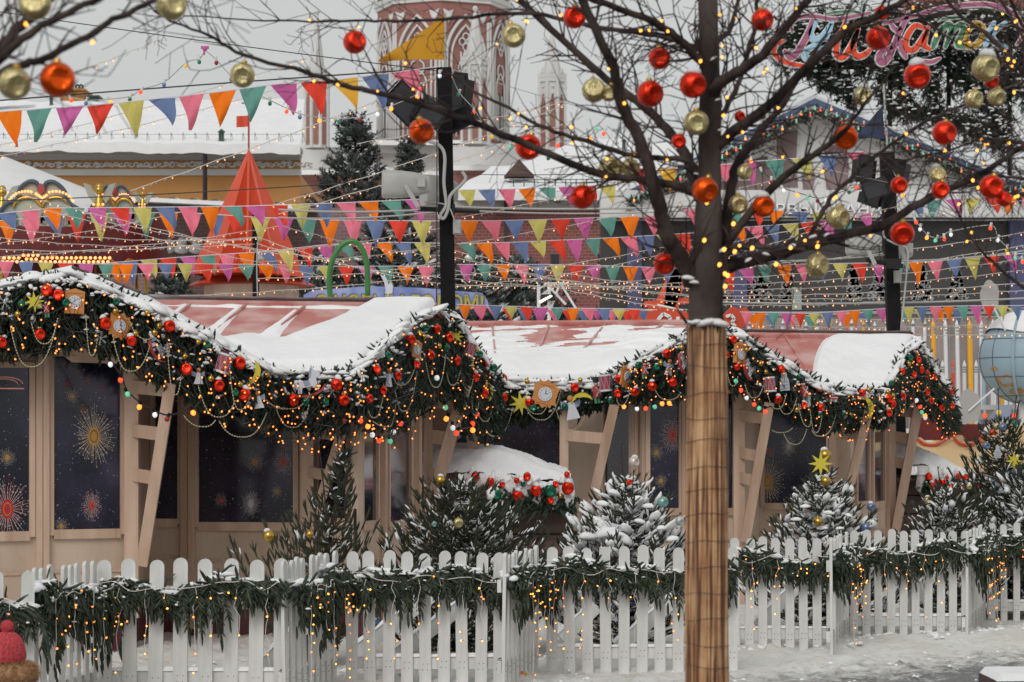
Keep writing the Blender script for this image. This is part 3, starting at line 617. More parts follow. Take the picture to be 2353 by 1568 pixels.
# ---------------- ornaments
LAND=[]
def ell(rx,ry,n=16,cx=0,cy=0,a0=0): return [(cx+rx*math.cos(a0+2*math.pi*i/n),cy+ry*math.sin(a0+2*math.pi*i/n)) for i in range(n)]
def plate(g,pts,s,m,y0,th=.012): g.prism([(a*s,b*s) for a,b in pts],(0,y0,0),(1,0,0),(0,0,1),th,m)
def star(n,r0,r1,a0=math.pi/2): return [((r0 if i%2==0 else r1)*math.cos(a0+math.pi*i/n),(r0 if i%2==0 else r1)*math.sin(a0+math.pi*i/n)) for i in range(2*n)]
def orn_meshes():
    O={}
    # clock: scalloped wooden case (parts: case, face, hands)
    c=[(-.55,-.9),(-.3,-.75),(0,-1),(.3,-.75),(.55,-.9),(.6,-.6),(.95,-.7),(.8,-.3),(.85,.3),(.95,.65),(.6,.6),(.62,.95),(.3,.8),(0,1.05),(-.3,.8),(-.62,.95),(-.6,.6),(-.95,.65),(-.85,.3),(-.8,-.3),(-.95,-.7),(-.6,-.6)]
    g=G(); plate(g,c,1,0,0,.14); plate(g,[(-.5,.62),(.5,.62),(.42,.7),(-.42,.7)],1,0,-.09,.06); plate(g,[(-.5,-.66),(.5,-.66),(.42,-.58),(-.42,-.58)],1,0,-.09,.06)
    f=G(); plate(f,ell(.48,.48,24),1,0,-.1,.06)
    h=G(); [plate(h,[(math.sin(a)*.36-.02,math.cos(a)*.36-.02),(math.sin(a)*.36+.02,math.cos(a)*.36-.02),(math.sin(a)*.36+.02,math.cos(a)*.36+.04),(math.sin(a)*.36-.02,math.cos(a)*.36+.04)],1,0,-.14,.02) for a in [k*math.pi/6 for k in range(12)]]
    plate(h,[(-.02,0),(.02,0),(.02,.3),(-.02,.3)],1,0,-.145,.02); plate(h,[(0,-.02),(0,.02),(.2,.12),(.21,.09)],1,0,-.145,.02)
    O['clock']=[('case',g,'woodorn'),('face',f,'whiteorn'),('hands',h,'blackink')]
    g=G(); plate(g,[(-.8,-.95),(.8,-.95),(.8,.9),(0,1.15),(-.8,.9)],1,0,0,.3); [plate(g,[(-.8,z),(.8,z),(.8,z+.08),(-.8,z+.08)],1,0,-.18,.06) for z in(-.9,.75)]; [plate(g,[(x,-.9),(x+.1,-.9),(x+.1,.8),(x,.8)],1,0,-.175,.05) for x in(-.78,.68)]
    O['squareclock']=[('case',g,'woodorn'),('face',f and G().add(f.V[0]*1.15+np.array([0,-.1,0]),f.Fs[0]) or f,'whiteorn'),('hands',h,'blackink')]
    ff=G(); plate(ff,ell(.56,.56,24),1,0,-.2,.06); hh=G(); [plate(hh,[(math.sin(a)*.42-.03,math.cos(a)*.42-.03),(math.sin(a)*.42+.03,math.cos(a)*.42-.03),(math.sin(a)*.42+.03,math.cos(a)*.42+.04),(math.sin(a)*.42-.03,math.cos(a)*.42+.04)],1,0,-.24,.02) for a in [k*math.pi/6 for k in range(12)]]; plate(hh,[(-.02,0),(.02,0),(.02,.34),(-.02,.34)],1,0,-.245,.02)
    O['squareclock'][1]=('face',ff,'whiteorn'); O['squareclock'][2]=('hands',hh,'blackink')
    # rocking horse
    g=G(); plate(g,[(-.75,-.45),(-.5,-.5),(-.4,-.15),(.25,-.15),(.45,-.5),(.7,-.45),(.6,0),(.62,.3),(.85,.35),(.95,.55),(.7,.75),(.5,.98),(.4,.75),(.28,.45),(.1,.25),(-.45,.3),(-.75,.1),(-.9,-.2),(-.8,.15),(-.7,-.1)],1,0,0,.16)
    rk=G(); q=[(-1.05,-.25),(-.8,-.5),(-.4,-.62),(0,-.66),(.4,-.62),(.8,-.5),(1.1,-.2)]; plate(rk,q+[(a*1.02,b-.14) for a,b in q[::-1]],1,0,0,.24)
    sd=G(); plate(sd,[(-.25,.3),(.12,.25),(.18,-.05),(-.2,-.05)],1,0,-.1,.04); mn_=G(); tl2=G(); plate(mn_,[(.3,.45),(.5,.98),(.38,1.0),(.15,.4)],1,0,-.1,.04); plate(tl2,[(-.7,.1),(-.9,-.35),(-1.0,.1),(-.8,.3)],1,0,-.09,.04)
    O['horse']=[('horse_body',g,'whiteorn'),('rocker',rk,'redorn'),('saddle',sd,'blueorn'),('mane',mn_,'blueorn'),('tail',tl2,'blueorn')]
    # drum
    g=G(); g.lathe([(.55,-.8),(.62,-.8),(.62,.8),(.55,.8)],16); zz=G()
    for k in range(8):
        a=k*math.pi/4; b=a+math.pi/8;
        zz.beam((.63*math.cos(a),.63*math.sin(a),.68),(.63*math.cos(b),.63*math.sin(b),-.68),.05,.05); zz.beam((.63*math.cos(b),.63*math.sin(b),-.68),(.63*math.cos(a+math.pi/4),.63*math.sin(a+math.pi/4),.68),.05,.05)
    tp=G(); tp.lathe([(.001,.83),(.6,.83),(.68,.8),(.68,.66),(.6,.62)],16); bt_=G(); bt_.lathe([(.6,-.62),(.68,-.66),(.68,-.8),(.6,-.83),(.001,-.83)],16)
    O['drum']=[('shell',g,'redorn'),('drum_head',tp,'whiteorn'),('hoop',bt_,'whiteorn'),('lacing',zz,'blueorn')]
    m=[(.15,1),(.5,.85),(.85,.45),(.95,0),(.85,-.45),(.5,-.85),(.1,-1),(.38,-.6),(.5,-.2),(.5,.2),(.38,.6)]
    g=G(); plate(g,[(a-.4,b) for a,b in m],1,0,0,.12); O['moon']=[('crescent',g,'yelloworn')]
    g=G(); plate(g,star(8,1,.38),1,0,0,.1); O['star']=[('rays',g,'yelloworn')]
    g=G(); plate(g,[(-.55,-1),(.5,-1),(.3,-.2),(.22,.25),(.0,.32),(-.2,.25),(-.28,-.2)],1,0,0,.12); w=G(); plate(w,[(-.2,.2),(-.75,.45),(-.8,-.1),(-.3,-.2)],1,0,.03,.06); plate(w,[(.2,.2),(.7,.4),(.7,-.1),(.28,-.2)],1,0,.03,.06)
    hd=G(); hd.sphere((0,-.03,.52),.25,12,8); O['angel']=[('robe',g,'whiteorn'),('wings',w,'blueorn'),('head',hd,'woodorn')]
    g=G(); g.lathe([(.01,-.55),(.3,-.5),(.34,0),(.3,.4),(.12,.45),(.01,.46)],12); l=G(); l.tube([(-.15,0,-1),(-.15,0,-.5)],.13,8); l.tube([(.15,0,-1),(.15,0,-.5)],.13,8); h=G(); h.sphere((0,0,.62),.2,12,8); ht=G(); ht.lathe([(.24,.72),(.26,1.15),(.01,1.2)],12); st=G(); st.beam((-.25,-.33,-.4),(.25,-.33,.35),.07,.04); st.beam((.25,-.33,-.4),(-.25,-.33,.35),.07,.04)
    O['soldier']=[('coat',g,'redorn'),('legs',l,'greenorn'),('head',h,'pearlball'),('hat',ht,'blackink'),('cross_belt',st,'whiteorn')]
    g=G()
    for k in range(6):
        a=k*math.pi/3; u=Vector((math.cos(a),0,math.sin(a))); g.beam((0,0,0),u,.07,.05,up=(0,1,0))
        for t in (.45,.72):
            for s in (-.6,.6):
                v=Vector((math.cos(a+s),0,math.sin(a+s))); g.beam(u*t,u*t+v*.28,.05,.05,up=(0,1,0))
    O['snowflake']=[('crystal',g,'silver')]
    g=G(); plate(g,[(-1,-.35),(1,-.35),(1,.25),(.4,.25),(.4,.6),(-.1,.6),(-.1,.2),(-1,.2)],1,0,0,.2); w=G(); [plate(w,ell(.2,.2,12,x,-.42),1,0,0,.26) for x in(-.65,0,.65)]; k=G(); plate(k,[(-.9,-.05),(.9,-.05),(.9,.05),(-.9,.05)],1,0,-.12,.03); plate(k,[(.05,.3),(.3,.3),(.3,.5),(.05,.5)],1,0,-.12,.03)
    O['train']=[('engine_body',g,'redorn'),('wheels',w,'silver'),('trim',k,'whiteorn')]
    g=G(); plate(g,[(-.5,-1),(.5,-1),(.45,0),(.25,.3),(.3,.6),(0,.95),(-.3,.6),(-.25,.3),(-.45,0)],1,0,0,.14); k=G(); [plate(k,ell(.09,.09,8,x,z),1,0,-.09,.03) for x in(-.22,.0,.22) for z in(-.75,-.45,-.15)]
    O['snowman']=[('figure',g,'silver'),('spots',k,'blueorn')]
    return {k:[(n,g.mesh(n,M[m]),) for n,g,m in v] for k,v in O.items()}
OM=orn_meshes()
KN={'clock':('clock_ornament','scalloped wooden clock ornament'),'squareclock':('clock_ornament','boxy orange wooden clock ornament with white dial'),'horse':('rocking_horse_ornament','white rocking horse ornament on a red rocker'),'drum':('drum_ornament','red toy drum ornament with white top'),'moon':('moon_ornament','yellow crescent moon ornament'),'star':('star_ornament','yellow pointed star ornament'),'angel':('angel_ornament','white angel ornament with spread wings'),'soldier':('toy_soldier_ornament','toy soldier ornament in black hat'),'snowflake':('snowflake_ornament','silver six-armed snowflake ornament'),'train':('train_ornament','red toy train ornament'),'snowman':('snowman_ornament','silver spotted snowman ornament')}
def ornament(kind,x,y,rpx,rot,where,yaw=0,d=None,short=None,lean=0):
    d=(gdepth(x)-.33) if d is None else d; nm,l=KN[kind]; p=P(x,y,d)
    o=thing(nm,p,f'{l}, {where}',nm.split('_')[0] if nm!='toy_soldier_ornament' else 'toy soldier','cut-out ornaments on the eave garlands')
    s=PX(rpx,d)
    M4=Matrix.Rotation(math.radians(yaw),4,'Z')@Matrix.Rotation(math.radians(-rot),4,'Y')@Matrix.Scale(s,4)
    o.rotation_euler=(0,0,0)
    for n,me in OM[kind]:
        k=bpy.data.objects.new(n,me); COL.objects.link(k); k.parent=o; k.matrix_basis=M4
    LAND.append((x,y,short or l)); return o
E_=lambda n,kind,zx,zy,rz,rot,where,yaw=0,short=None:ornament(kind,*Z(n,zx,zy),rz*.34,rot,where,yaw,short=short)
E_(4,'squareclock',505,530,82,-3,'at the peak of the nearer stall',8,short='boxy clock at the nearer peak')
E_(4,'clock',805,690,92,-22,'below the boxy clock on the nearer gable',35,short='tilted clock on the nearer gable')
E_(4,'horse',1075,840,88,-50,'turned edge-on partway down the nearer gable',50,short='steep rocking horse')
E_(4,'drum',1515,945,82,-18,'near the foot of the nearer gable',10,short='drum at the gable foot')
E_(4,'moon',1710,1010,92,-20,'at the corner where gable meets eave',0,short='corner crescent moon')
E_(4,'star',232,525,75,5,'left of the boxy clock',10,short='thin star left of the boxy clock')
E_(4,'angel',1342,1020,62,0,'left of the drum',25,short='angel left of the drum')
E_(4,'angel',1745,1180,66,8,'hanging under the corner crescent moon',0,short='angel under the corner moon')
E_(4,'soldier',315,570,62,5,'under the red bauble pair at the nearer peak',0,short='toy soldier at the peak')
E_(4,'snowflake',30,530,55,10,'at the far left end of the nearer garland',20,short='leftmost snowflake')
E_(4,'snowflake',680,772,48,20,'between the two clocks and the steep horse',30,short='snowflake by the clocks')
E_(4,'snowflake',2245,1130,52,0,'right of the level rocking horse',20,short='snowflake by the level horse')
E_(4,'horse',2080,1085,105,14,'hanging level on the short front eave',0,short='level rocking horse')
E_(4,'soldier',2330,1150,60,0,'right of the level rocking horse',0,short='soldier by the level horse')
E_(5,'star',785,760,55,0,'high on the side gable of the nearer stall',20,short='star on the side gable')
E_(5,'snowflake',400,1075,40,0,'left side of the side gable',40,short='snowflake on the side gable')
E_(5,'angel',330,1030,70,0,'pale, left of the bead loops on the side gable',55,short='narrow angel on the side gable')
E_(5,'squareclock',513,850,60,-12,'edge-on high on the side gable',55,short='edge-on clock on the side gable')
E_(5,'drum',875,850,62,-20,'dark red and narrow on the side gable slope',30,short='drum on the side gable')
E_(5,'moon',1010,1135,65,5,'half hidden near the side gable foot',50,short='narrow crescent on the side gable')
E_(5,'star',1222,1212,85,8,'where the two eave garlands meet',0,short='star where the garlands meet')
E_(5,'clock',1388,1150,98,-14,'on the level eave of the farther stall',0,short='tilted clock on the far eave')
E_(5,'snowflake',1532,1088,38,0,'above the angel on the farther eave',0,short='small snowflake on the far eave')
E_(5,'angel',1565,1228,92,10,'white robed, beside the far crescent moon',10,short='angel on the far eave')
E_(5,'moon',1632,1180,75,100,'lying on its back on the farther eave',0,short='reclining crescent moon')
E_(5,'soldier',1735,1130,82,6,'right of the reclining crescent moon',30,short='soldier on the far eave')
E_(5,'drum',1798,1075,70,6,'right of the far toy soldier',0,short='drum on the far eave')
E_(5,'clock',1942,1035,82,-6,'narrow, on the rising left slope of the farther gable',50,short='narrow clock on the far slope')
E_(5,'soldier',2058,985,62,0,'small, near the farther gable peak',20,short='soldier on the far slope')
E_(5,'angel',2225,960,62,-8,'just left of the wrapped trunk',40,short='angel left of the trunk')
E_(5,'horse',2320,930,70,-60,'edge-on beside the wrapped trunk',60,short='edge-on horse by the trunk')
E_(6,'squareclock',405,878,72,-8,'narrow, right of the wrapped trunk',50,short='narrow clock right of the trunk')
E_(6,'horse',470,975,75,-55,'steeply tilted below the narrow clock',55,short='horse right of the trunk')
E_(6,'drum',606,1085,62,5,'halfway down the farther right slope',0,short='drum on the right slope')
E_(6,'snowman',706,1055,72,4,'between the drum and the toy soldier',20,short='snowman on the right slope')
E_(6,'soldier',840,1130,80,10,'low on the farther right slope',20,short='soldier on the right slope')
E_(6,'angel',872,1180,58,0,'beside the toy soldier low on the right slope',60,short='angel on the right slope')
E_(6,'train',1022,1172,50,-4,'on the last short eave',15,short='train on the last eave')
E_(6,'moon',1268,1240,82,10,'on the last short eave',0,short='moon on the last eave')
# ---------------- baubles
def ball_mesh():
    g=G(); V=[];n=20;k=12
    for i in range(k+1):
        for j in range(n):
            a=math.pi*i/k; q=1-.035*(j%2)*math.sin(a); V.append((q*math.sin(a)*math.cos(2*math.pi*j/n)+(1e-4 if i in(0,k) else 0)*math.cos(2*math.pi*j/n),q*math.sin(a)*math.sin(2*math.pi*j/n),-math.cos(a)))
    g.add(V,[[i*n+j,i*n+(j+1)%n,(i+1)*n+(j+1)%n,(i+1)*n+j] for i in range(k) for j in range(n)]); return g
def sph(n=20,k=12):
    g=G().sphere((0,0,0),1,n,k); V=g.V[0]; c=np.array([.5,-.85,-.12]); c/=np.linalg.norm(c); dt=V@c; ca=math.cos(math.radians(40)); q=dt>ca
    rad=V-dt[:,None]*c; rl=np.linalg.norm(rad,axis=1)/math.sin(math.radians(40)); ang=np.arctan2(rad[:,2],rad[:,0]); dep=ca-.16*(1-np.clip(rl,0,1)**2)*(1+.25*np.cos(ang*8))
    V[q]=(rad+dep[:,None]*c)[q]; return g
BM={}
for c,mn in dict(red='redball',orange='orangeball',green='greenball',gold='gold',palegold='goldglit',teal='tealball',blue='blueball',pearl='pearlball',silver='silver').items():
    g=ball_mesh() if c=='gold' else sph(40,26); BM[c]=g.mesh('ball',M[mn],True)
CAPM=G().lathe([(.001,1.16),(.2,1.16),(.22,1.12),(.22,.96)],12).tube([(math.cos(a)*.09,0,1.24+math.sin(a)*.09) for a in np.linspace(0,6.28,9)],.02,4).mesh('cap',M['gold'],True)
sv,st_=IC[0]; SNM=[]
for k in range(3):
    g=G(); v,t=IC[k]; g.add(v*np.array([.62,.66,.45])+np.array([.10*k-.1,.05,.88]),t); SNM.append(g.mesh('snow_cap',M['snow'],True))
USED={}
def rel(x,y,lx,ly):
    dx,dy=x-lx,y-ly; a=math.degrees(math.atan2(-dy,dx))%360; D=math.hypot(dx,dy)
    s=['right of','above right of','above','above left of','left of','below left of','below','below right of'][int((a+22.5)//45)%8]
    return ('just ' if D<30 else '' if D<75 else 'well ')+s
def uniq_label(base,x,y,lands,suffix=''):
    L=sorted(lands,key=lambda q:math.hypot(q[0]-x,q[1]-y))
    for q in L[:3]:
        l=f'{base} {rel(x,y,q[0],q[1])} the {q[2]}{suffix}'
        if l not in USED and len(l.split())<=16: USED[l]=1; return l
    for sz in ('higher','lower','outer','inner','middle','paired','lone'):
        q=L[0]; l=f'{sz} {base} {rel(x,y,q[0],q[1])} the {q[2]}{suffix}'
        if l not in USED: USED[l]=1; return l
    return l
def bauble(x,y,rpx,c,d,label,group,snow=None,cat='bauble',fac=1,sq=1.0):
    p=P(x,y,d); o=put('bauble',BM[c],None,p); s=PX(rpx,d)
    o.scale=(s,s,s*sq); o.rotation_euler=(random.uniform(-.25,.25),random.uniform(-.25,.25),random.uniform(-.55,.35)); tag(o,label,cat,group)
    k=put('cap',CAPM,o)
    if snow if snow is not None else random.random()<.5: put('snow_cap',random.choice(SNM),o)
    return o
N1='red bauble'
def many(n,c,rz,pts,base,grp,snow=None,dz=.36):
    for zx,zy in pts:
        x,y=Z(n,zx,zy); d=gdepth(x)-dz; bauble(x,y,rz*.34*random.uniform(.9,1.1),c,d,uniq_label(base,x,y,LAND),grp,snow,sq=1.08 if c=='red' else 1)
many(4,'red',41,[(315,450),(395,480),(270,745),(710,670),(890,790),(1145,690),(1260,980),(1480,1090),(1620,940),(1650,1150),(10,800),(1980,1190),(2275,1085),(2320,1190)],'red bauble','red baubles on the eave garlands')
many(4,'green',27,[(145,540),(445,530),(785,525),(1395,815),(1590,1140),(2065,1205),(2200,1200)],'green bauble','green baubles on the eave garlands',False)
many(4,'gold',22,[(995,600),(1340,800),(1250,895),(1425,1045),(1045,735),(1075,690),(915,740),(780,590),(1800,1020),(120,610),(1620,1085)],'small gold bauble','gold baubles on the eave garlands',False)
many(5,'red',32,[(655,710),(737,768),(478,780),(610,885),(788,925),(990,935),(247,985),(385,1025),(515,950),(910,1035),(290,1125),(195,1180),(975,1145),(1110,1175),(1065,1240),(1105,1045),(1280,1205),(1587,1105),(2210,875),(1890,1045),(1880,1145),(1995,1135),(2110,1095),(2250,1070),(30,1190)],'red bauble','red baubles on the eave garlands')
many(5,'green',24,[(325,890),(717,835),(580,700),(945,880),(1040,970),(1520,1235),(2020,955),(2140,970),(1830,1195),(1305,1245)],'green bauble','green baubles on the eave garlands')
many(5,'gold',19,[(570,760),(540,740),(670,825),(890,960),(985,1085),(1070,1000),(920,850),(1265,1065),(1625,1055),(2170,940),(2310,835)],'small gold bauble','gold baubles on the eave garlands',False)
many(6,'red',26,[(360,780),(318,885),(385,965),(685,980),(940,1110),(665,1185),(840,1225),(950,1240),(1608,920),(1500,995),(1580,1020),(1627,985),(1665,1015),(1715,1030),(1410,1180),(1435,1215),(1410,1275),(1502,1165),(1665,1135),(1690,1195),(1825,1140),(1765,1240),(1835,1230),(1235,1140)],'red bauble','red baubles on the eave garlands')
many(6,'green',20,[(808,1030),(945,1290),(1105,1285),(1555,905),(1430,1075)],'green bauble','green baubles on the eave garlands')
many(6,'gold',18,[(450,850),(545,945),(580,1000),(620,1065),(790,1255),(1405,1135),(1440,1160),(1545,945),(1275,1120),(1750,1100),(1150,1290)],'small gold bauble','gold baubles on the eave garlands',False)
# kiosk fringe baubles
KL=[(1100,1090,'left end of the nearer kiosk fringe'),(1195,1110,'middle of the nearer kiosk fringe'),(1290,1120,'right end of the nearer kiosk fringe')]
z8=lambda x,y:(781+x*.34,1035+y*.34)
for x,y,r,c in [(915,178,30,'red'),(988,265,34,'red'),(1018,210,27,'red'),(1058,300,34,'green'),(1097,232,20,'red'),(1195,205,20,'red'),(1238,228,18,'green'),(1265,178,27,'red'),(1200,308,37,'red'),(1325,272,38,'red'),(1420,275,42,'green'),(1457,230,22,'red'),(1535,165,20,'red'),(1540,255,42,'red'),(1422,340,24,'red'),(1490,308,16,'gold')]:
    X,Y=z8(x,y); bauble(X,Y,r*.34,c,22.9,uniq_label(f'{c} bauble',X,Y,KL),'baubles along the kiosk fringes',y>200,sq=1.12)
KL2=[(2130,1110,'left end of the far kiosk fringe'),(2185,1115,'middle of the far kiosk fringe'),(2240,1110,'right end of the far kiosk fringe')]
z9=lambda x,y:(1562+x*.34,1035+y*.34)
for x,y,r,c in [(1682,178,24,'red'),(1708,245,30,'red'),(1668,230,14,'green'),(1737,215,20,'red'),(1762,275,20,'green'),(1780,215,18,'red'),(1832,255,29,'red'),(1885,178,21,'red'),(1895,255,26,'red'),(1932,182,18,'red'),(1965,215,18,'green'),(1980,185,14,'red'),(2020,160,18,'red'),(2025,240,18,'red'),(1808,185,12,'red')]:
    X,Y=z9(x,y); bauble(X,Y,r*.34,c,28.7,uniq_label(f'{c} bauble',X,Y,KL2),'baubles along the kiosk fringes',y>200,sq=1.12)
# ---------------- bead chains
SW=[(4,q) for q in [((70,690),(210,965),(390,640)),((210,660),(300,810),(385,660)),((580,610),(620,890),(660,760)),((760,740),(880,995),(1020,800)),((870,640),(1000,780),(1020,770)),((1130,800),(1185,1155),(1225,1020)),((1340,1090),(1480,1305),(1590,1190)),((1550,960),(1620,1255),(1690,1160)),((1240,1290),(1380,1370),(1460,1320)),((1480,1330),(1640,1440),(1800,1280)),((1780,1170),(1950,1250),(2090,1160)),((1860,1230),(1980,1375),(2090,1220))]]
SW+=[(5,q) for q in [((360,1030),(410,1090),(510,960)),((190,1260),(230,1310),(290,1170)),((220,1330),(330,1370),(380,1200)),((370,1110),(430,1265),(520,1000)),((580,930),(650,1105),(715,880)),((720,1000),(760,1090),(815,980)),((815,1000),(870,1125),(900,1040)),((890,1160),(905,1290),(940,1200)),((920,1230),(985,1335),(1030,1220)),((985,1390),(1050,1435),(1170,1240)),((1250,1220),(1360,1325),(1500,1100)),((1460,1250),(1560,1390),(1660,1290)),((1870,1180),(1900,1225),(1960,1130)),((2130,1120),(2220,1190),(2310,1130)),((1270,1250),(1340,1285),(1400,1230))]]
SW+=[(6,q) for q in [((320,1000),(360,1095),(395,1020)),((440,1080),(500,1175),(565,1090)),((580,1080),(660,1250),(720,1150)),((670,1220),(720,1285),(790,1180)),((800,1210),(870,1370),(890,1300)),((880,1250),(920,1410),(960,1300)),((1600,1060),(1640,1135),(1670,1080)),((1480,1190),(1510,1275),(1530,1170)),((1640,1130),(1665,1195),(1690,1140)),((620,1390),(680,1410),(770,1370)),((700,1410),(780,1490),(860,1380)),((890,1390),(950,1435),(1060,1270))]]
for n,(a,b,c) in SW:
    a,b,c=[Z(n,*q) for q in(a,b,c)]; pts=[]
    # catenary-like curve through the three points
    x0,y0=a;xb,yb=b;x1,y1=c; N=max(14,int((abs(x1-x0)+abs(yb-y0)+abs(yb-y1))/3.0))
    for i in range(N+1):
        u=-1+2*i/N
        if u<0: x=xb+(x0-xb)*(-u)**.75; y=yb+(y0-yb)*(-u)**2
        else: x=xb+(x1-xb)*u**.75; y=yb+(y1-yb)*u**2
        pts.append(P(x,y,gdepth(x)-.38))
    g=G(); L=[0]; sp=smooth_path(pts[::2] if len(pts)>6 else pts,4); acc=0
    for p,q in zip(sp,sp[1:]):
        acc+=(q-p).length
        if acc>.021: acc=0; g.sphere(q,.0066,6,4)
    g.tube(sp,.0028,3,cap=False)
    o=obj('bead_chain',g,M['bead'],smooth=True); tag(o,uniq_label('loop of gold beads hanging',b[0],b[1],LAND),'bead chain','gold bead chains looped on the garlands')
# ---------------- fairy lights in the eave garlands
def bulb_mesh(m,r=1,sock=True):
    g=G(); g.sphere((0,0,-.9),1,8,6,0,(1,1,1.35));
    if sock: g.lathe([(.5,-.1),(.55,1.6),(.001,1.7)],6,m=1)
    return g.mesh('bulb',[M[m],M['cableblack']],True)
BW=bulb_mesh('lwarm'); BWH=bulb_mesh('lhot'); BF=G().sphere((0,0,-1),1,6,4,0,(1,1,1.5)).lathe([(.45,0),(.5,3.4),(.001,3.5)],5,m=1).mesh('bulb',[M['lwarmf'],M['wirew']],True)
BFU=G().sphere((0,0,-1),.7,6,4,0,(1,1,1.5)).lathe([(.45,0),(.5,3.6),(.001,3.7)],5,m=0).mesh('bulb',[M['wirew']],True)
def clump_lights(x0,x1,n,label,seed,dens_low=0,me=None,rad=.0066):
    r=random.Random(seed); path=GP1 if x0<1135 else GP2; A=np.array(path); pts=[]
    for i in range(n):
        x=r.uniform(x0,x1); yt=np.interp(x,A[:,0],A[:,1]); yb=np.interp(x,A[:,0],A[:,2]); pts.append(P(x,yt+12+(yb-yt+dens_low-6)*r.random(),gdepth(x)-.36-.06*r.random()))
    pts.sort(key=lambda p:p.x+.25*math.sin(p.z*20)); root=thing('fairy_lights',pts[0],label,'fairy lights','fairy light strings in the eave garlands')
    g=G();
    for i in range(0,len(pts)-1):
        m=(pts[i]+pts[i+1])/2+Vector((0,.06,-.03)); g.tube([pts[i]+Vector((0,.01,.02)),m,pts[i+1]+Vector((0,.01,.02))],.0022,3,cap=False)
    obj('wire',g,M['cableblack'],root)
    for p in pts: kid('bulb',me or BW,root,Matrix.LocRotScale(p,__import__('mathutils').Euler((r.uniform(-.9,.9),r.uniform(-.9,.9),0)),(rad,)*3))
for a in [(-20,270,46,'amber fairy lights around the boxy clock at the nearer peak',1),(270,480,44,'amber fairy lights down the middle of the nearer front gable',2),(480,640,58,'amber fairy lights around the drum and corner crescent moon',3,12),(640,830,78,'amber fairy lights trailing below the level rocking horse',4,38),(830,1000,72,'amber fairy lights on the left slope of the side gable',5,25),(1000,1150,60,'amber fairy lights on the right slope of the side gable',6,10),(1440,1600,46,'small amber fairy lights left of the wrapped trunk on the farther gable',7,0,None,.006),(1665,1860,48,'small amber fairy lights right of the wrapped trunk on the farther gable',8,0,None,.006),(1860,2045,62,'small amber fairy lights around the last short eave',9,15,None,.006),(2045,2195,95,'dense amber fairy lights on the last side gable',10,10,None,.006)]: clump_lights(*a)
# ---------------- festoons with large coloured bulbs
FB_={k:G().sphere((0,0,-1.1),1,10,8,0,(1,1,1.15)).lathe([(.55,-.2),(.62,1.4),(.001,1.5)],8,m=1).mesh('bulb',[M[m],M['black']],True) for k,m in dict(w='lwhite',r='lred',g='lgreen',o='lorange',d='lredoff',b='lblue',y='lyellow',G='lgreenoff').items()}
FBW={k:G().sphere((0,0,-1.1),1,10,8,0,(1,1,1.15)).lathe([(.6,-.2),(.75,1.9),(.4,2.1),(.001,2.1)],8,m=1).mesh('bulb',[M[m],M['bulbglass']],True) for k,m in dict(w='lwhite',r='lred',g='lgreen',o='lorange',d='lredoff',b='lblue',y='lyellow',G='lgreenoff').items()}
def festoon(bl,label,df,rpx,cab='cableblack',FBm=None,extra=None,w=.007,group='coloured bulb festoons'):
    pts=[P(x,y-rpx*1.9,df(x)) for x,y,c in bl]; ext=[P(x,y,df(x)) for x,y in(extra or [])]
    root=thing('bulb_festoon',pts[0],label,'festoon lights',group)
    full=(ext[:1] if ext else [])+pts+(ext[1:] if len(ext)>1 else [])
    if len(full)>1: obj('cable',G().tube(smooth_path(full,5),w,5),M[cab],root,smooth=True)
    for (x,y,c),p in zip(bl,pts):
        s=PX(rpx*.85,df(x)); kid('bulb',(FBm or FB_)[c],root,Matrix.LocRotScale(p+Vector((0,-.02,-s*.6)),__import__('mathutils').Euler((random.uniform(-.3,.3),random.uniform(-.5,.5),0)),(s,)*3))
gd=lambda x:gdepth(x)-.3
Q=lambda n,L:[(*Z(n,a,b),c) for a,b,c in L]
festoon(Q(4,[(745,960,'w'),(820,1065,'r'),(857,1162,'g'),(948,1247,'o'),(1045,1300,'w'),(1140,1330,'d'),(1300,1288,'o')]),'black festoon sagging from the nearer gable across the ladder brace',gd,7,extra=[Z(4,700,820),Z(4,1350,1200)])
festoon(Q(5,[(30,1340,'d'),(135,1340,'r'),(195,1378,'o'),(215,1435,'w'),(262,1475,'r'),(335,1478,'g'),(368,1415,'w'),(420,1360,'r')]),'festoon loop hanging over the glazed side wall of the nearer stall',gd,7,extra=[Z(5,-40,1250),Z(5,470,1250)])
festoon(Q(5,[(650,1050,'w'),(712,1250,'g'),(728,1328,'o'),(762,1388,'w'),(797,1425,'r'),(890,1405,'o'),(895,1360,'r'),(933,1297,'r')]),'festoon hanging from the side gable over the second ladder brace',gd,7,extra=[Z(5,610,960),Z(5,980,1200)])
festoon(Q(5,[(1928,1245,'o'),(2005,1258,'w'),(2073,1257,'r'),(2120,1245,'g'),(2175,1222,'o'),(2222,1220,'o')]),'short festoon under the farther gable left of the trunk',gd,6,extra=[Z(5,1870,1180),Z(5,2300,1170)])
festoon(Q(6,[(370,1072,'g'),(410,1132,'r'),(445,1185,'w'),(497,1228,'r'),(540,1255,'g'),(577,1275,'r')]),'short festoon right of the trunk over a ladder brace',gd,6,extra=[Z(6,330,980),Z(6,620,1230)])
festoon(Q(6,[(1597,1200,'w'),(1628,1243,'r'),(1630,1280,'g'),(1650,1303,'o'),(1662,1318,'w')]),'short festoon on the last side gable',gd,5.5,extra=[Z(6,1570,1130),Z(6,1700,1280)])
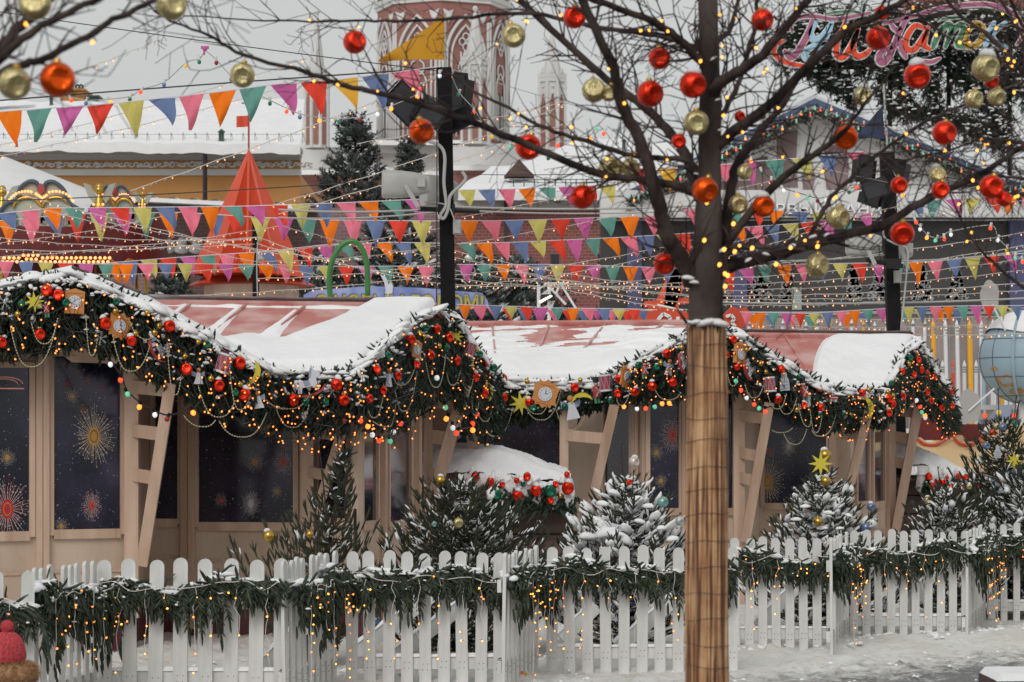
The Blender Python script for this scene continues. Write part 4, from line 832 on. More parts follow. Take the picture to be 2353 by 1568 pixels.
# ---------------- picket fence
Eul=__import__('mathutils').Euler
def picket_mesh(w,h,r):
    pts=[(-w/2,0),(w/2,0),(w/2,h-w*.5)]+[(w/2*math.cos(a),h-w*.5+w*.5*math.sin(a)) for a in np.linspace(.3,math.pi-.3,7)]+[(-w/2,h-w*.5)]
    g=G(); g.prism(pts,(0,0,0),(1,0,0),(0,0,1),.022)
    for z in (.125,.165,.70): [g.box((x+.002*math.sin(z*90),-.0112,z),(.006,.002,.006),None,1) for x in(-w*.2,w*.2)]
    return g.mesh('picket',[M['picket'],M['nail']])
FP=[]; M['nail']=mat('rusty_nail',(.08,.06,.05,1),.7)
def fence(xL,dL,xR,dR,n,wpx,label,h=.93,z0=-.02,garland=True,glabel='',seed=0,lights=30,first=None,drop=.24,gl2=''):
    A=P(xL,0,dL); B=P(xR,0,dR); A.z=B.z=0; u=(B-A).normalized(); nr=Vector((u.y,-u.x,0));
    if nr.dot(-A)<0: nr=-nr
    d=(dL+dR)/2; w=PX(wpx,d); root=thing('picket_fence_panel',(A+B)/2,label,'fence panel','white picket fence panels'); me=picket_mesh(w,h,None); r=random.Random(seed); ang=math.atan2(u.y,u.x)
    for i in range(n):
        p=A.lerp(B,i/(n-1) if n>1 else 0); kid('picket',me,root,Matrix.LocRotScale(p+Vector((0,0,z0+r.uniform(-.012,.012))),Eul((r.uniform(-.02,.02),r.uniform(-.014,.014),ang+r.uniform(-.03,.03))),None))
    R=np.array([u,nr,Vector((0,0,1))]).T; L=(B-A).length; c=(A+B)/2
    for z in (.14,.69):
        g=G(); g.box((c.x-nr.x*.026,c.y-nr.y*.026,z),(L+w,.028,.085),R); obj('rail',g,M['picket'],root)
    g=G(); g.grid(lambda a,b:Vector((A.x+(B.x-A.x)*a,A.y+(B.y-A.y)*a,.183))-nr*(.026+.05*(b-.5))+Vector((0,0,(.022+.014*vnoise(a*L*4,seed,3))*math.sin(math.pi*b))),int(L*30)+4,6); obj('snow',g,M['snow'],root,smooth=True)
    if not garland: return root
    rr=np.random.default_rng(100+seed); gt=thing('fence_garland',(A+B)/2+Vector((0,0,.7)),glabel,'garland','fir garlands draped on the picket fence')
    N=int(L*150)+40; t=rr.uniform(-.02,1.02,N); sway=.035*np.sin(t*L*5+seed)+.03*np.sin(t*L*11)
    zt=.785+sway-drop*.6*rr.uniform(0,1,N); off=.03+.10*rr.uniform(0,1,N)
    pos=np.array([A+u*(L*a)+nr*o for a,o in zip(t,off)]); pos[:,2]=zt
    dirx=rr.normal(.45,.5,N); D=np.array([u*a+nr*b for a,b in zip(dirx,rr.uniform(.0,.6,N))]); D[:,2]=rr.uniform(-1.2,-.25,N); up=rr.random(N)<.09; D[up,2]=rr.uniform(0,.8,up.sum())
    g=G(); scatter(g,TWS,pos,D,rr.uniform(.07,.12,N),rr)
    SPp=[];SPd=[];SPs=[]
    for k in range(int(L*42)+8):
        a=rr.uniform(-.02,1.0); hang=drop*rr.uniform(.35,.95)*(1+.4*math.sin(a*L*7.3+seed)); p=A+u*(L*a)+nr*rr.uniform(.04,.12); p.z=.76+.035*math.sin(a*L*5+seed)-rr.uniform(0,.06); dx=rr.uniform(.1,.9) if rr.random()<.75 else rr.uniform(-.6,.1); m_=max(4,int(hang/.026))
        for j in range(m_+1):
            s_=j/m_; c_p=p+u*(dx*hang*s_*(1-.35*s_))+nr*(.05*math.sin(s_*3)); c_p.z-=hang*s_*(.5+.5*s_); tn=u*(dx*(1-.7*s_))+Vector((0,0,-(.5+s_)))
            for q_ in (-1,1):
                if j<m_: SPp.append(c_p[:]); SPd.append((tn+u*q_*rr.uniform(.5,1.0)+nr*rr.uniform(-.3,.5))[:]); SPs.append(rr.uniform(.055,.095)*(1-.35*s_))
            if j==m_ or rr.random()<.4: SPp.append(c_p[:]); SPd.append((tn+nr*rr.uniform(0,.3))[:]); SPs.append(rr.uniform(.07,.11))
    scatter(g,TWS,SPp,SPd,SPs,rr)
    m=N//2; k=rr.integers(0,N,m); sub=pos[k]+D[k]/np.linalg.norm(D[k],axis=1,keepdims=True)*.06; D2=D[k]+rr.normal(0,.5,(m,3)); scatter(g,TWS,sub,D2,rr.uniform(.05,.08,m),rr)
    obj('needles',g,M['firfence'],gt)
    c_=G(); c_.tube(smooth_path([A+u*(L*a)+nr*.045+Vector((0,0,.70+.035*math.sin(a*L*5+seed))) for a in np.linspace(0,1,12)],3),.035,7); obj('stem_bundle',c_,M['firdark'],gt,smooth=True)
    s=G(); m=int(L*26); t=rr.uniform(0,1,m); ps=np.array([A+u*(L*a)+nr*rr.uniform(-.02,.07) for a in t]); ps[:,2]=.755+.035*np.sin(t*L*5+seed)+.03*np.sin(t*L*11)+rr.uniform(-.02,.015,m)
    lumps(s,IC,ps,np.repeat(np.array([[u.x,u.y,0]]),m,0)+rr.normal(0,.2,(m,3))*[1,1,.3],np.stack([rr.uniform(.03,.085,m),rr.uniform(.025,.05,m),rr.uniform(.012,.03,m)],1),rr)
    m=int(L*40); k=rr.integers(0,N,m); lumps(s,ICs,pos[k]+np.array([nr.x*.04,nr.y*.04,.01]),rr.normal(size=(m,3))*[1,1,.3],np.stack([rr.uniform(.006,.025,m),rr.uniform(.006,.015,m),rr.uniform(.004,.01,m)],1),rr); obj('snow',s,M['snow'],gt,smooth=True)
    # icicle light string hanging in front
    lt=thing('icicle_lights',(A+B)/2+Vector((0,0,.75)),gl2,'fairy lights','icicle light strings on the fence'); g=G(); path=[]
    for i in range(int(L*9)+3):
        a=i/(int(L*9)+2); path.append(A+u*(L*a)+nr*(.13+.03*r.random())+Vector((0,0,.74+.035*r.uniform(-1,1))))
    g.tube(smooth_path(path,3),.0035,4); bl=[]
    nd=max(2,int(L*6.5)); per=max(2,lights//nd)
    for i in range(nd):
        a=(i+.5)/nd+r.uniform(-.3,.3)/nd; b=A+u*(L*a)+nr*.15; b.z=.73; ln=r.choice([.12,.25,.38,.5,.62]); q=[b]; k=0
        while k<ln: k+=.06; q.append(b+Vector((u.x*.02*r.uniform(-1,1),u.y*.02*r.uniform(-1,1)-.01*r.random(),-k)))
        g.tube(q,.0022,3,cap=False)
        for p in q[1::max(1,len(q)//per)]: bl.append(p)
    for k in range(int(lights*.22)): a=r.random(); b=A+u*(L*a)+nr*.17; b.z=r.uniform(.5,.76); bl.append(b)
    obj('wire',g,M['wirew'],lt)
    r.shuffle(bl)
    for p in bl[:max(12,int(lights*.6))]: kid('bulb',BWH if r.random()<.6 else BW,lt,Matrix.LocRotScale(p+nr*.012,Eul((r.uniform(-1.5,1.5),r.uniform(-1.5,1.5),0)),(r.uniform(.0048,.0066),)*3))
    return root
G2='icicle lights with amber bulbs hanging '
fence(60,14.5,216,15.6,9,22,'receding picket panel at the left end of the fence, thick garland hanging low',garland=True,glabel='drooping fir garland on the receding leftmost panel',seed=1,lights=46,drop=.36,gl2=G2+'on the receding leftmost panel')
fence(-150,14.2,62,14.3,4,30,'picket panel running out of view at the left edge behind the red knitted hat',glabel='fir garland on the panel behind the red knitted hat',seed=2,lights=24,drop=.34,gl2=G2+'behind the red knitted hat')
fence(241,15.7,645,15.68,8,33,'wide-spaced picket panel in front of the nearer stall windows',glabel='fir garland with long hanging sprays below the nearer stall windows',seed=3,lights=40,drop=.24,gl2=G2+'below the nearer stall windows')
fence(657,15.62,766,16.6,9,24,'short receding picket panel below the tall sparse spruce',glabel='fir garland on the short return below the tall sparse spruce',seed=4,lights=60,drop=.32,gl2=G2+'on the return below the tall sparse spruce')
fence(808,16.7,1147,16.7,9,27,'picket panel of nine pickets below the spruce with a gold bauble',glabel='fir garland below the bushy spruce with a gold bauble',seed=5,lights=36,drop=.25,gl2=G2+'below the bushy spruce')
fence(1158,16.4,1232,17.45,9,20,'short receding picket panel below the brown kiosk',glabel='fir garland on the short return below the brown kiosk',seed=6,lights=60,drop=.26,gl2=G2+'on the return below the brown kiosk')
fence(1268,17.5,1682,17.5,11,25,'picket panel running behind the wrapped tree trunk',glabel='fir garland just left of the wrapped tree trunk',seed=7,lights=50,drop=.2,gl2=G2+'just left of the wrapped trunk')
fence(1690,19.2,1909,19.2,8,20,'picket panel directly right of the wrapped tree trunk',glabel='fir garland directly right of the wrapped tree trunk',seed=8,lights=34,drop=.2,gl2=G2+'directly right of the wrapped trunk')
fence(1911,18.9,1948,20.4,7,12,'short return panel below the spruce with blue baubles',glabel='fir garland on the return below the blue baubles',seed=9,lights=50,drop=.22,gl2=G2+'below the spruce with blue baubles')
fence(1962,20.5,2218,20.5,10,18,'picket panel of ten pickets below the far dark doorway',glabel='fir garland below the far dark doorway',seed=10,lights=30,drop=.2,gl2=G2+'below the far dark doorway')
fence(2222,20.4,2262,22.2,7,12,'short return panel close to the last spruces',glabel='thick fir garland on the return close to the last spruces',seed=11,lights=64,drop=.26,gl2=G2+'close to the last spruces')
fence(2278,22.3,2480,22.3,8,15,'last picket panel running out of view at the right edge',glabel='fir garland on the last panel at the right edge',seed=12,lights=40,drop=.22,gl2=G2+'on the last panel at the right edge')
t=thing('crumpled_wrapper',P(1204,1545,16.3),'tiny red and gold crumpled wrapper on the snow at the fence foot','wrapper'); g=G(); q_=P(1204,1548,16.3); g.box(q_,(.045,.02,.022),np.array(Matrix.Rotation(.4,3,'Y'))); obj('paper',g,M['gold'],t); obj('red_flap',G().box(q_+Vector((-.016,-.012,.006)),(.018,.006,.02)),M['redorn'],t)
# leaning white boards with snow behind the fence
for (a,b,d,l) in [((820,1500),(990,1370),17.3,'snowy white board leaning behind the nine-picket panel'),((860,1545),(1060,1395),17.1,'longer snowy white board leaning behind the nine-picket panel'),((600,1540),(700,1440),16.3,'snowy white board leaning behind the wide-spaced panel'),((1420,1490),(1560,1370),18.1,'snowy white board leaning behind the panel left of the trunk'),((1290,1470),(1370,1395),18.1,'short snowy white board leaning below the brown kiosk'),((1740,1440),(1850,1330),19.8,'snowy white board leaning right of the trunk'),((2080,1400),(2160,1300),21,'snowy white board leaning behind the ten-picket panel')]:
    t=thing('leaning_board',P(*a,d),l,'board','white boards leaning behind the fence'); A,B=P(*a,d),P(*b,d+.15); obj('plank',G().beam(A,B,.1,.03,up=(0,1,0)),M['picket'],t)
    n=(B-A).cross(Vector((0,1,0))).normalized(); n=-n if n.z<0 else n
    g=G(); g.grid(lambda u,v:A.lerp(B,u)+n*(.05+(.02+.008*math.sin(u*17))*math.sin(math.pi*v))+Vector((0,.05*(v-.5),0)),20,5); obj('snow',g,M['snow'],t,smooth=True)
# ---------------- spruces
def spruce(name,label,base,H,R,nlev,nb,tl,seed,group,snow=1.0,up=.55,T=TW,mt='firtree',lean=(0,0),zlow=.08,sp=.05,bend=.3,snl=.05,power=.85,shoots=0,cat='spruce'):
    r=np.random.default_rng(seed); base=Vector(base); T=TWY if T is TW else T; root=thing(name,base,label,cat,group); pos=[];D=[];sc=[];sp_=[];sd=[];ss=[]; br=G()
    ax=lambda z:base+Vector((lean[0]*z/H,lean[1]*z/H,z))
    br.tube([ax(-.02),ax(H*.5),ax(H*.97)],[R*.045+.006,R*.03+.004,.003],7)
    for i in range(nlev):
        t=(i+.5)/nlev; z=H*(zlow+(1-zlow)*t); L=R*(1-t)**power+.02*H*.1; n=max(3,int(nb*(.45+.55*(1-t))))
        for k in range(n):
            a=2*math.pi*(k+.5*(i%2))/n+r.normal()*.25; l=L*r.uniform(.72,1.12); o=ax(z+r.normal()*H/nlev*.3)
            ca,sa=math.cos(a),math.sin(a); m=max(2,int(l/sp)); pts=[]
            for j in range(m+1):
                s=j/m; pts.append(o+Vector((ca*l*s,sa*l*s,l*(-bend*s*(1-s)*1.5+up*s*s+.10*s))))
            br.tube(pts,[max(.0012,.008*R*(1-.8*j/m)) for j in range(m+1)],4,cap=False)
            for j in range(1,m+1):
                tan=(pts[j]-pts[j-1]).normalized(); side=tan.cross(Vector((0,0,1)))
                if j==m: pos.append(pts[j]-tan*tl*.4); D.append(tan+Vector((0,0,.25))); sc.append(tl*r.uniform(.9,1.3))
                for q in (-1,1):
                    if r.random()<.9:
                        pos.append(pts[j]); D.append(tan*.8+side*q*r.uniform(.5,1)+Vector((0,0,r.uniform(-.1,.45)))); sc.append(tl*r.uniform(.6,1.05))
                if r.random()<.5: pos.append(pts[j]); D.append(tan*.5+Vector((r.normal()*.3,r.normal()*.3,r.uniform(.2,.9)))); sc.append(tl*r.uniform(.4,.8))
                if r.random()<.75*snow and j>m*.1:
                    for _ in range(2): sp_.append(pts[j]-tan*(l/m)*r.uniform(-.2,1.1)+Vector((r.normal()*.4*snl,r.normal()*.4*snl,.014*R+abs(r.normal())*.12*snl)));sd.append(tan+Vector((r.normal()*.4,r.normal()*.4,r.normal()*.2)));w=r.uniform(.5,1.1);big=r.random()<.17*snow;ss.append((snl*1.4*w,snl*.95*w,snl*.4*w) if big else (snl*.95*w,snl*.24*w,snl*.17*w))
    for k in range(shoots):
        a=r.uniform(0,6.28); o=ax(H*r.uniform(.75,.95))+Vector((math.cos(a)*R*.12,math.sin(a)*R*.12,0)); q=o+Vector((math.cos(a)*R*.08,math.sin(a)*.05,H*r.uniform(.18,.3))); br.tube([o,q],[.006,.004],5); br.tube([q-Vector((0,0,.03)),q+Vector((.02,0,.01))],[.007,.002],4)
    for k in range(5): pos.append(ax(H*(.86+.02*k)));D.append(Vector((r.normal()*.25,r.normal()*.25,1)));sc.append(tl*1.1)
    g=G(); scatter(g,T,[p[:] for p in pos],[d[:] for d in D],sc,r); obj('trunk',br,M['twig'],root); obj('foliage',g,M[mt],root)
    if sp_:
        s=G(); lumps(s,ICs,[p[:] for p in sp_],[d[:] for d in sd],ss,r); obj('snow',s,M['snow'],root,smooth=True)
    return root
GR='young spruces behind the picket fence'
def gp(x,d): v=P(x,0,d); v.z=0; return v
spruce('young_spruce','tall sparse young spruce leaning in front of the nearer stall side',gp(700,17.9),1.62,.66,14,11,.10,31,GR,snow=.16,up=.95,lean=(.31,0),sp=.045,zlow=.05,shoots=3,power=1.35)
spruce('young_spruce','bushy dark young spruce with bare top shoots, left of the brown kiosk',gp(1062,18.6),1.32,.86,17,17,.105,32,GR,snow=.75,up=.42,sp=.042,zlow=.05,shoots=9,power=.6,snl=.04)
spruce('young_spruce','snow laden young spruce with a pearl bauble on top, right of the brown kiosk',gp(1442,19.3),1.34,.80,16,17,.105,33,GR,snow=2.0,up=.4,sp=.042,zlow=.05,shoots=3,power=.7,snl=.055)
spruce('young_spruce','young spruce with a yellow star, right of the wrapped trunk',gp(1893,21.3),1.36,.76,16,17,.105,34,GR,snow=1.9,up=.3,sp=.042,zlow=.05,shoots=2,power=.72,snl=.05)
spruce('young_spruce','low snowy spruce left of the last fence panel',gp(2180,22.6),1.18,.66,14,15,.105,35,GR,snow=1.2,up=.45,sp=.042,zlow=.05,shoots=4,power=.6,snl=.05)
spruce('young_spruce','tall spruce with coloured baubles at the right edge',gp(2305,23.6),1.85,.78,18,16,.105,36,GR,snow=.45,up=.6,sp=.045,zlow=.05,shoots=5,power=.7,snl=.045)
spruce('young_spruce','snowy spruce cut by the right edge, nearest the last fence panel',gp(2365,22.9),1.4,.72,15,15,.105,37,GR,snow=1.1,up=.4,sp=.042,zlow=.05,power=.65,snl=.05)
g=G(); rq=np.random.default_rng(6); L_=[(1375,1205,24,19.0),(1400,1225,30,18.95),(1350,1235,20,18.95),(1425,1240,26,18.9),(1440,1120,14,19.2),(1462,1150,16,19.05),(1410,1135,15,19.1),(1490,1165,13,19.0),(1385,1160,15,19.0),(1520,1215,12,18.9),(1545,1240,14,18.9),(1470,1200,12,18.8)]
lumps(g,IC,[P(x,y,d)[:] for x,y,_,d in L_],rq.normal(0,.3,(len(L_),3))+[1,0,-.1],[(PX(s*1.1,19),PX(s*.8,19),PX(s*.62,19)) for *_,s,d in L_],rq); sn_=[o for o in COL.objects if o.get('label','').startswith('snow laden young')][0]; obj('snow',g,M['snow'],sn_,smooth=True)
g=G(); L_=[(1850,1165,12,21),(1880,1140,10,21.1),(1925,1150,12,21),(1905,1180,13,20.9),(1950,1185,10,20.9),(1830,1195,12,20.9),(1890,1215,12,20.8),(1930,1215,10,20.8)]
lumps(g,IC,[P(x,y,d)[:] for x,y,_,d in L_],rq.normal(0,.3,(len(L_),3))+[1,0,-.1],[(PX(s*1.1,21),PX(s*.8,21),PX(s*.5,21)) for *_,s,d in L_],rq); sn_=[o for o in COL.objects if o.get('label','').startswith('young spruce with a yellow')][0]; obj('snow',g,M['snow'],sn_,smooth=True)
TL=[(742,1150,'tall sparse spruce'),(1062,1180,'bushy dark spruce'),(1442,1170,'snow laden spruce'),(1893,1150,'spruce with the yellow star'),(2180,1200,'low snowy spruce'),(2305,1120,'tall right spruce')]
def tb(x,y,r,c,d,l,snow=True): bauble(x,y,r,c,d,l,'baubles on the young spruces',snow)
tb(618,1232,14,'gold',17.4,'gold glass bauble low on the tall sparse spruce'); tb(712,1228,9,'gold',17.3,'small gold bauble inside the tall sparse spruce',False)
tb(1012,1104,11,'gold',18.3,'gold bauble beside the bare shoots of the bushy spruce'); tb(1053,1202,12,'palegold',17.95,'matt gold bauble in the middle of the bushy spruce',False)
tb(998,1205,7,'teal',18.0,'small teal bauble left in the bushy spruce',False)
tb(1457,1062,13,'pearl',19.2,'pearl bauble on a top shoot of the snow laden spruce'); tb(1523,1154,13,'teal',19.0,'teal bauble on the right side of the snow laden spruce',False); tb(1446,1108,7,'red',19.1,'small red bauble near the top of the snow laden spruce')
tb(1562,1197,11,'silver',19.1,'silver bauble low right of the snow laden spruce',False); tb(1403,1356,9,'blue',18.6,'blue bauble seen through the fence left of the trunk',False); tb(866,1425,9,'blue',17.5,'blue bauble seen through the fence by the bushy spruce',False)
tb(1896,1046,14,'gold',21.1,'gold bauble behind the yellow star'); tb(1897,1106,12,'gold',21.0,'gold bauble below the yellow star'); tb(1880,1199,11,'gold',20.75,'gold bauble in the middle of the star spruce',False)
tb(2002,1165,10,'blue',21.1,'blue bauble on the right edge of the star spruce'); tb(1990,1212,11,'blue',20.9,'lower blue bauble behind the fence of the star spruce',False)
tb(2133,1150,9,'palegold',22.4,'matt gold bauble left of the low snowy spruce'); tb(2227,1118,7,'palegold',22.3,'small pale bauble above the low snowy spruce')
tb(2290,980,8,'palegold',23.4,'gold bauble at the top of the right edge spruce',False); tb(2304,982,9,'blue',23.35,'blue bauble beside the gold one atop the right edge spruce',False); tb(2267,1025,9,'blue',23.3,'blue bauble on the left shoulder of the right edge spruce',False)
tb(2280,994,6,'red',23.3,'small red bauble high on the right edge spruce',False); tb(2332,974,6,'green',23.3,'small green bauble at the top right spruce',False); tb(2336,1083,9,'blue',23.2,'pale blue bauble low on the right edge spruce',False)
ornament('star',1886,1066,29,0,'on top of the spruce right of the trunk',0,d=20.95); ornament('star',2330,1060,22,0,'low on the right edge spruce',10,d=23.2)
ornament('angel',2300,1115,18,0,'pale blue, on the spruce at the right edge',10,d=23.2); ornament('snowman',2292,1037,16,0,'pink striped, on the spruce at the right edge',10,d=23.2)
# ---------------- child with red knitted hat at the lower left
M['knitr']=mat('red_knit',(.55,.06,.075,1),.9,noise=.35,nscale=90,bump=.6,bscale=220); M['fur']=mat('brown_fur',(.32,.16,.07,1),.9,col2=(.5,.3,.16,1),nscale=40); M['skin']=mat('skin',(.6,.36,.28,1),.6); M['coat']=mat('dark_blue_coat',(.05,.06,.11,1),.8,noise=.1,nscale=10)
def child():
    d=11.6; hx=P(17,1500,d); hz=hx.z; root=thing('person',(hx.x,d,0),'child seen from behind in a red pompom hat and brown fur hood','person')
    ob=lambda p:Vector((hx.x,d,0))+Vector(p)
    Hd=hz-.03
    J=[(0,0,Hd*.52),(0,0,Hd*.68),(0,0,Hd*.84),(0,0,Hd*.9),(0,0,Hd+.0),(0,.0,Hd+.06)]
    E=[(0,1),(1,2),(2,3),(3,4),(4,5)]; Rr=[.085,.09,.08,.035,.07,.05]
    def add(p,par,r): J.append(p);E.append((par,len(J)-1));Rr.append(r);return len(J)-1
    for s in(-1,1):
        k=add((s*.055,0,Hd*.46),0,.05);k=add((s*.06,.015,Hd*.26),k,.035);k=add((s*.06,0,.05),k,.026);add((s*.06,.07,.025),k,.024)
        a=add((s*.10,0,Hd*.82),2,.036);a=add((s*.14,.01,Hd*.66),a,.029);a=add((s*.135,.07,Hd*.55),a,.022);a=add((s*.13,.10,Hd*.53),a,.016)
        for q in range(5):
            o=(q-2)*.009; b=add((s*.13+o,.115,Hd*.525-(.006 if q!=4 else -.004)),a,.006); add((s*.13+o*1.2,.135 if q not in(0,4) else .128,Hd*.51),b,.005)
    me=bpy.data.meshes.new('body'); me.from_pydata([ob(p) for p in J],E,[]); me.materials.append(M['coat']); o=put('body',me,root)
    m=o.modifiers.new('skin','SKIN');
    for v,r in zip(me.skin_vertices[0].data,Rr): v.radius=(r,r)
    me.skin_vertices[0].data[0].use_root=True
    s=o.modifiers.new('sub','SUBSURF'); s.levels=1; s.render_levels=1
    # head under the hat: face turned away
    g=G(); g.sphere(ob((0,.0,Hd+.02)),.066,20,14,0,(1,1.05,1.2)); f=obj('head',g,M['skin'],root,smooth=True)
    g=G(); g.sphere(ob((0,.066,Hd+.01)),.012,8,6); g.sphere(ob((.063,0,Hd+.01)),.014,8,6,0,(.5,1,1.3)); g.sphere(ob((-.063,0,Hd+.01)),.014,8,6,0,(.5,1,1.3)); obj('nose_and_ears',g,M['skin'],f,smooth=True)
    g=G(); [g.sphere(ob((x,.062,Hd+.03)),.008,8,6) for x in(-.024,.024)]; obj('eyes',g,M['blackink'],f)
    g=G(); c=ob((0,-.005,Hd+.03)); prof=[(.085,-.04),(.092,-.02),(.09,.0),(.083,.035),(.068,.07),(.042,.095),(.012,.105),(.001,.106)]
    g.lathe(prof,32,c); ht=obj('hat',g,M['knitr'],root,smooth=True)
    g=G(); v,t=IC[1]; rr=np.random.default_rng(1); g.sphere(c+Vector((0,0,.125)),.032,18,12);
    T=[(np.array([[-.03,0,0],[.03,0,0],[0,0,1.]]),np.array([[0,1,2]]))]; q=rr.normal(size=(900,3)); q/=np.linalg.norm(q,axis=1,keepdims=True); scatter(g,T,np.array(c+Vector((0,0,.125)))+q*.028,q,np.full(900,.012),rr); obj('pompom',g,M['knitr'],ht)
    g=G(); cc=ob((0,-.01,Hd-.07)); a=rr.uniform(0,6.28,9000); b=rr.uniform(0,6.28,9000); R0=.10; nrm=np.stack([np.cos(a)*np.cos(b),np.sin(a)*np.cos(b),np.sin(b)],1); ctr=np.stack([np.cos(a)*R0,np.sin(a)*R0*.8,.0*a],1)
    T=[(np.array([[-.045,0,0],[.045,0,0],[0,0,1.]]),np.array([[0,1,2]]))]; scatter(g,T,np.array(cc)+ctr+nrm*.045,nrm+rr.normal(0,.35,nrm.shape),rr.uniform(.015,.032,9000),rr)
    g.tube([cc+Vector((math.cos(t)*R0,math.sin(t)*R0*.8,0)) for t in np.linspace(0,2*math.pi,25)],.047,12,cap=False); obj('fur_collar',g,M['fur'],root)
child()
# bench corner with snow
M['benchw']=mat('dark_bench_wood',(.09,.05,.045,1),.6,noise=.2,nscale=5,stretch=(1,8,8))
t=thing('bench',(2.95,12.6,0),'dark bench end with a flat cap of snow','bench'); x0=P(2292,1560,12.4).x
zt=P(0,1566,12.4).z
obj('seat',G().box((x0+.8,12.65,zt-.03),(1.6,.5,.055)),M['benchw'],t)
for dx in(.12,1.45):
    for dy in (-.18,.18): obj('leg',G().box((x0+dx,12.65+dy,zt/2-.03),(.06,.06,zt-.06)),M['benchw'],t)
g=G(); g.grid(lambda u,v:Vector((x0+1.6*u,12.4+.5*v,zt-.0+.035*min(1,min(u*1.6,1.6-u*1.6,v*.5,.5-v*.5)/.03)**.5+.004*vnoise(u*6,v*3,2))),60,24); obj('snow',g,M['snow'],t,smooth=True)
# ================= background
X_=lambda x,d:(x-CX)/F*d
Z_=lambda y,d:EYE-(y-HY)/F*d
def pbox(g,x0,x1,y0,y1,d,th,m=0):
    """box whose front face fills pixel rect at depth d"""
    a=P(x0,y1,d); b=P(x1,y0,d); g.box(((a.x+b.x)/2,d+th/2,(a.z+b.z)/2),(b.x-a.x,th,b.z-a.z),None,m); return g
# ---- ochre building
t=thing('ochre_building',(X_(300,85),88,0),'long ochre palace with scroll frieze and snow covered roof','building'); d=85
obj('wall',pbox(G(),-500,690,402,700,d,12),M['ochre'],t)
g=G(); pbox(g,-500,690,389,403,d-.12,.5); obj('string_course',g,M['cream'],t)
obj('frieze_ground',pbox(G(),-500,690,366,389,d-.06,.3),M['ochre'],t)
g=G(); r=random.Random(5); x=-480;
while x<688:
    c=(x,378); w=46
    for k in range(2):
        for (dx,dy,R,a0,a1) in ((0,0,8,0,5.2),(18,2,7,3,8.4)):
            q=[P(x+k*24+dx*.7+(R-1.0*i*.55)*math.cos(a0+(a1-a0)*i/9),378+dy*.5+(R-.75*i)*math.sin(a0+(a1-a0)*i/9)*.95,d-.1) for i in range(10)]; g.tube(q,.034,4)
    for j in range(5):
        p=P(x+r.uniform(0,46),378+r.uniform(-7,7),d-.1); g.sphere(p,.055,6,4,0,(1.6,.4,.8))
    x+=w
obj('scroll_relief',g,M['cream'],t)
g=G();
for y0,y1,o in ((358,367,.25),(346,358,.6),(337,346,1.0)): pbox(g,-500,690,y0,y1,d-o,o+.1)
obj('cornice',g,M['greyplaster'],t)
A=P(-500,336,d-1.3);B=P(690,336,d-1.3);C=P(700,238,d+9);D=P(-500,238,d+9); g=G()
g.grid(lambda u,v:(A.lerp(B,u)).lerp(D.lerp(C,u),v)+Vector((0,0,.10*vnoise(u*14,v*6,6)+.12)),160,30); g.grid(lambda u,v:A.lerp(B,u)+Vector((0,0,.12+.1*vnoise(u*14,0,6)-.35*v)),160,1); rf=obj('roof_snow',g,M['snowroof'],t,smooth=True)
g=G();
for k in range(26):
    x=8+k*27.5; p=P(x,330,d-.7); g.tube([p,p+Vector((.0,0,.38))],.011,4); g.tube([p+Vector((.0,0,.38)),p+Vector((.10,.3,.02))],.009,4)
g.tube([P(-100,309,d-.7),P(690,309,d-.7)],.008,4); obj('snow_rail',g,M['greenmetal'],t)
g=G(); g.tube([P(471,338,d-1.2),P(471,600,d-.4)],.08,8); obj('drainpipe',g,M['darkpipe'],t)
def vent(x,y0,y1,w,d,cone=True,mt='greenmetal'):
    g=G(); p=P(x,y1,d); q=P(x,y0,d); W_=PX(w,d); g.box((p.x,d,(p.z+q.z)/2),(W_,W_,q.z-p.z));
    if cone: g.lathe([(W_*.9,q.z),(.01,q.z+W_*.7)],8,(p.x,d,.0))
    obj('roof_vent',g,M[mt],t)
vent(509,304,332,11,84.4); vent(118,215,243,7,93); vent(558,240,262,7,93)
g=G(); pbox(g,140,193,207,243,95,1.6); pbox(g,138,195,203,208,94.9,1.8); ch=obj('chimney',g,M['ochre'],t); g=G(); [g.tube([P(x,204,95.5),P(x-2,198,95.5),P(x+2,195,95.5),P(x+6,198,95.5),P(x+5,204,95.5)],.05,5) for x in(176,184)]; obj('cowl',g,M['greenmetal'],ch)
g=G(); pbox(g,206,222,222,234,94,.5); pbox(g,200,228,219,222,93.9,.9); obj('roof_hatch',g,M['greenmetal'],t)
# ---- tower
t=thing('gothic_brick_tower',(X_(1014,150),150,0),'red brick gothic gate tower with white tracery behind the yellow pennant','tower'); d=150
R=PX(155,d); cx=X_(1014,d); cy=d+R; zt=Z_(0,d); zb=Z_(323,d)
vx=[(cx+R*math.sin(k*math.pi/4),cy-R*math.cos(k*math.pi/4)) for k in range(8)]
def octp(g,R_,z0,z1):
    V=[(cx+R_*math.sin(k*math.pi/4),cy-R_*math.cos(k*math.pi/4),z) for z in(z0,z1) for k in range(8)]; g.add(V,[[k,(k+1)%8,8+(k+1)%8,8+k] for k in range(8)]); g.add([v for v in V[:8]],[list(range(8))[::-1]]); g.add([v for v in V[8:]],[list(range(8))])
g=G(); octp(g,R,zb-.6,zt+1.5); obj('octagon_drum',g,M['brickfar'],t)
g=G(); octp(g,R*1.035,zt-.05,zt+.18); octp(g,R*1.06,zt+.18,zt+.5); octp(g,R*1.03,zb-1.0,zb-.55); obj('cornice',g,M['gothwhite'],t)
g2=G(); q2=G(); w2=G(); side=R*2*math.sin(math.pi/8)
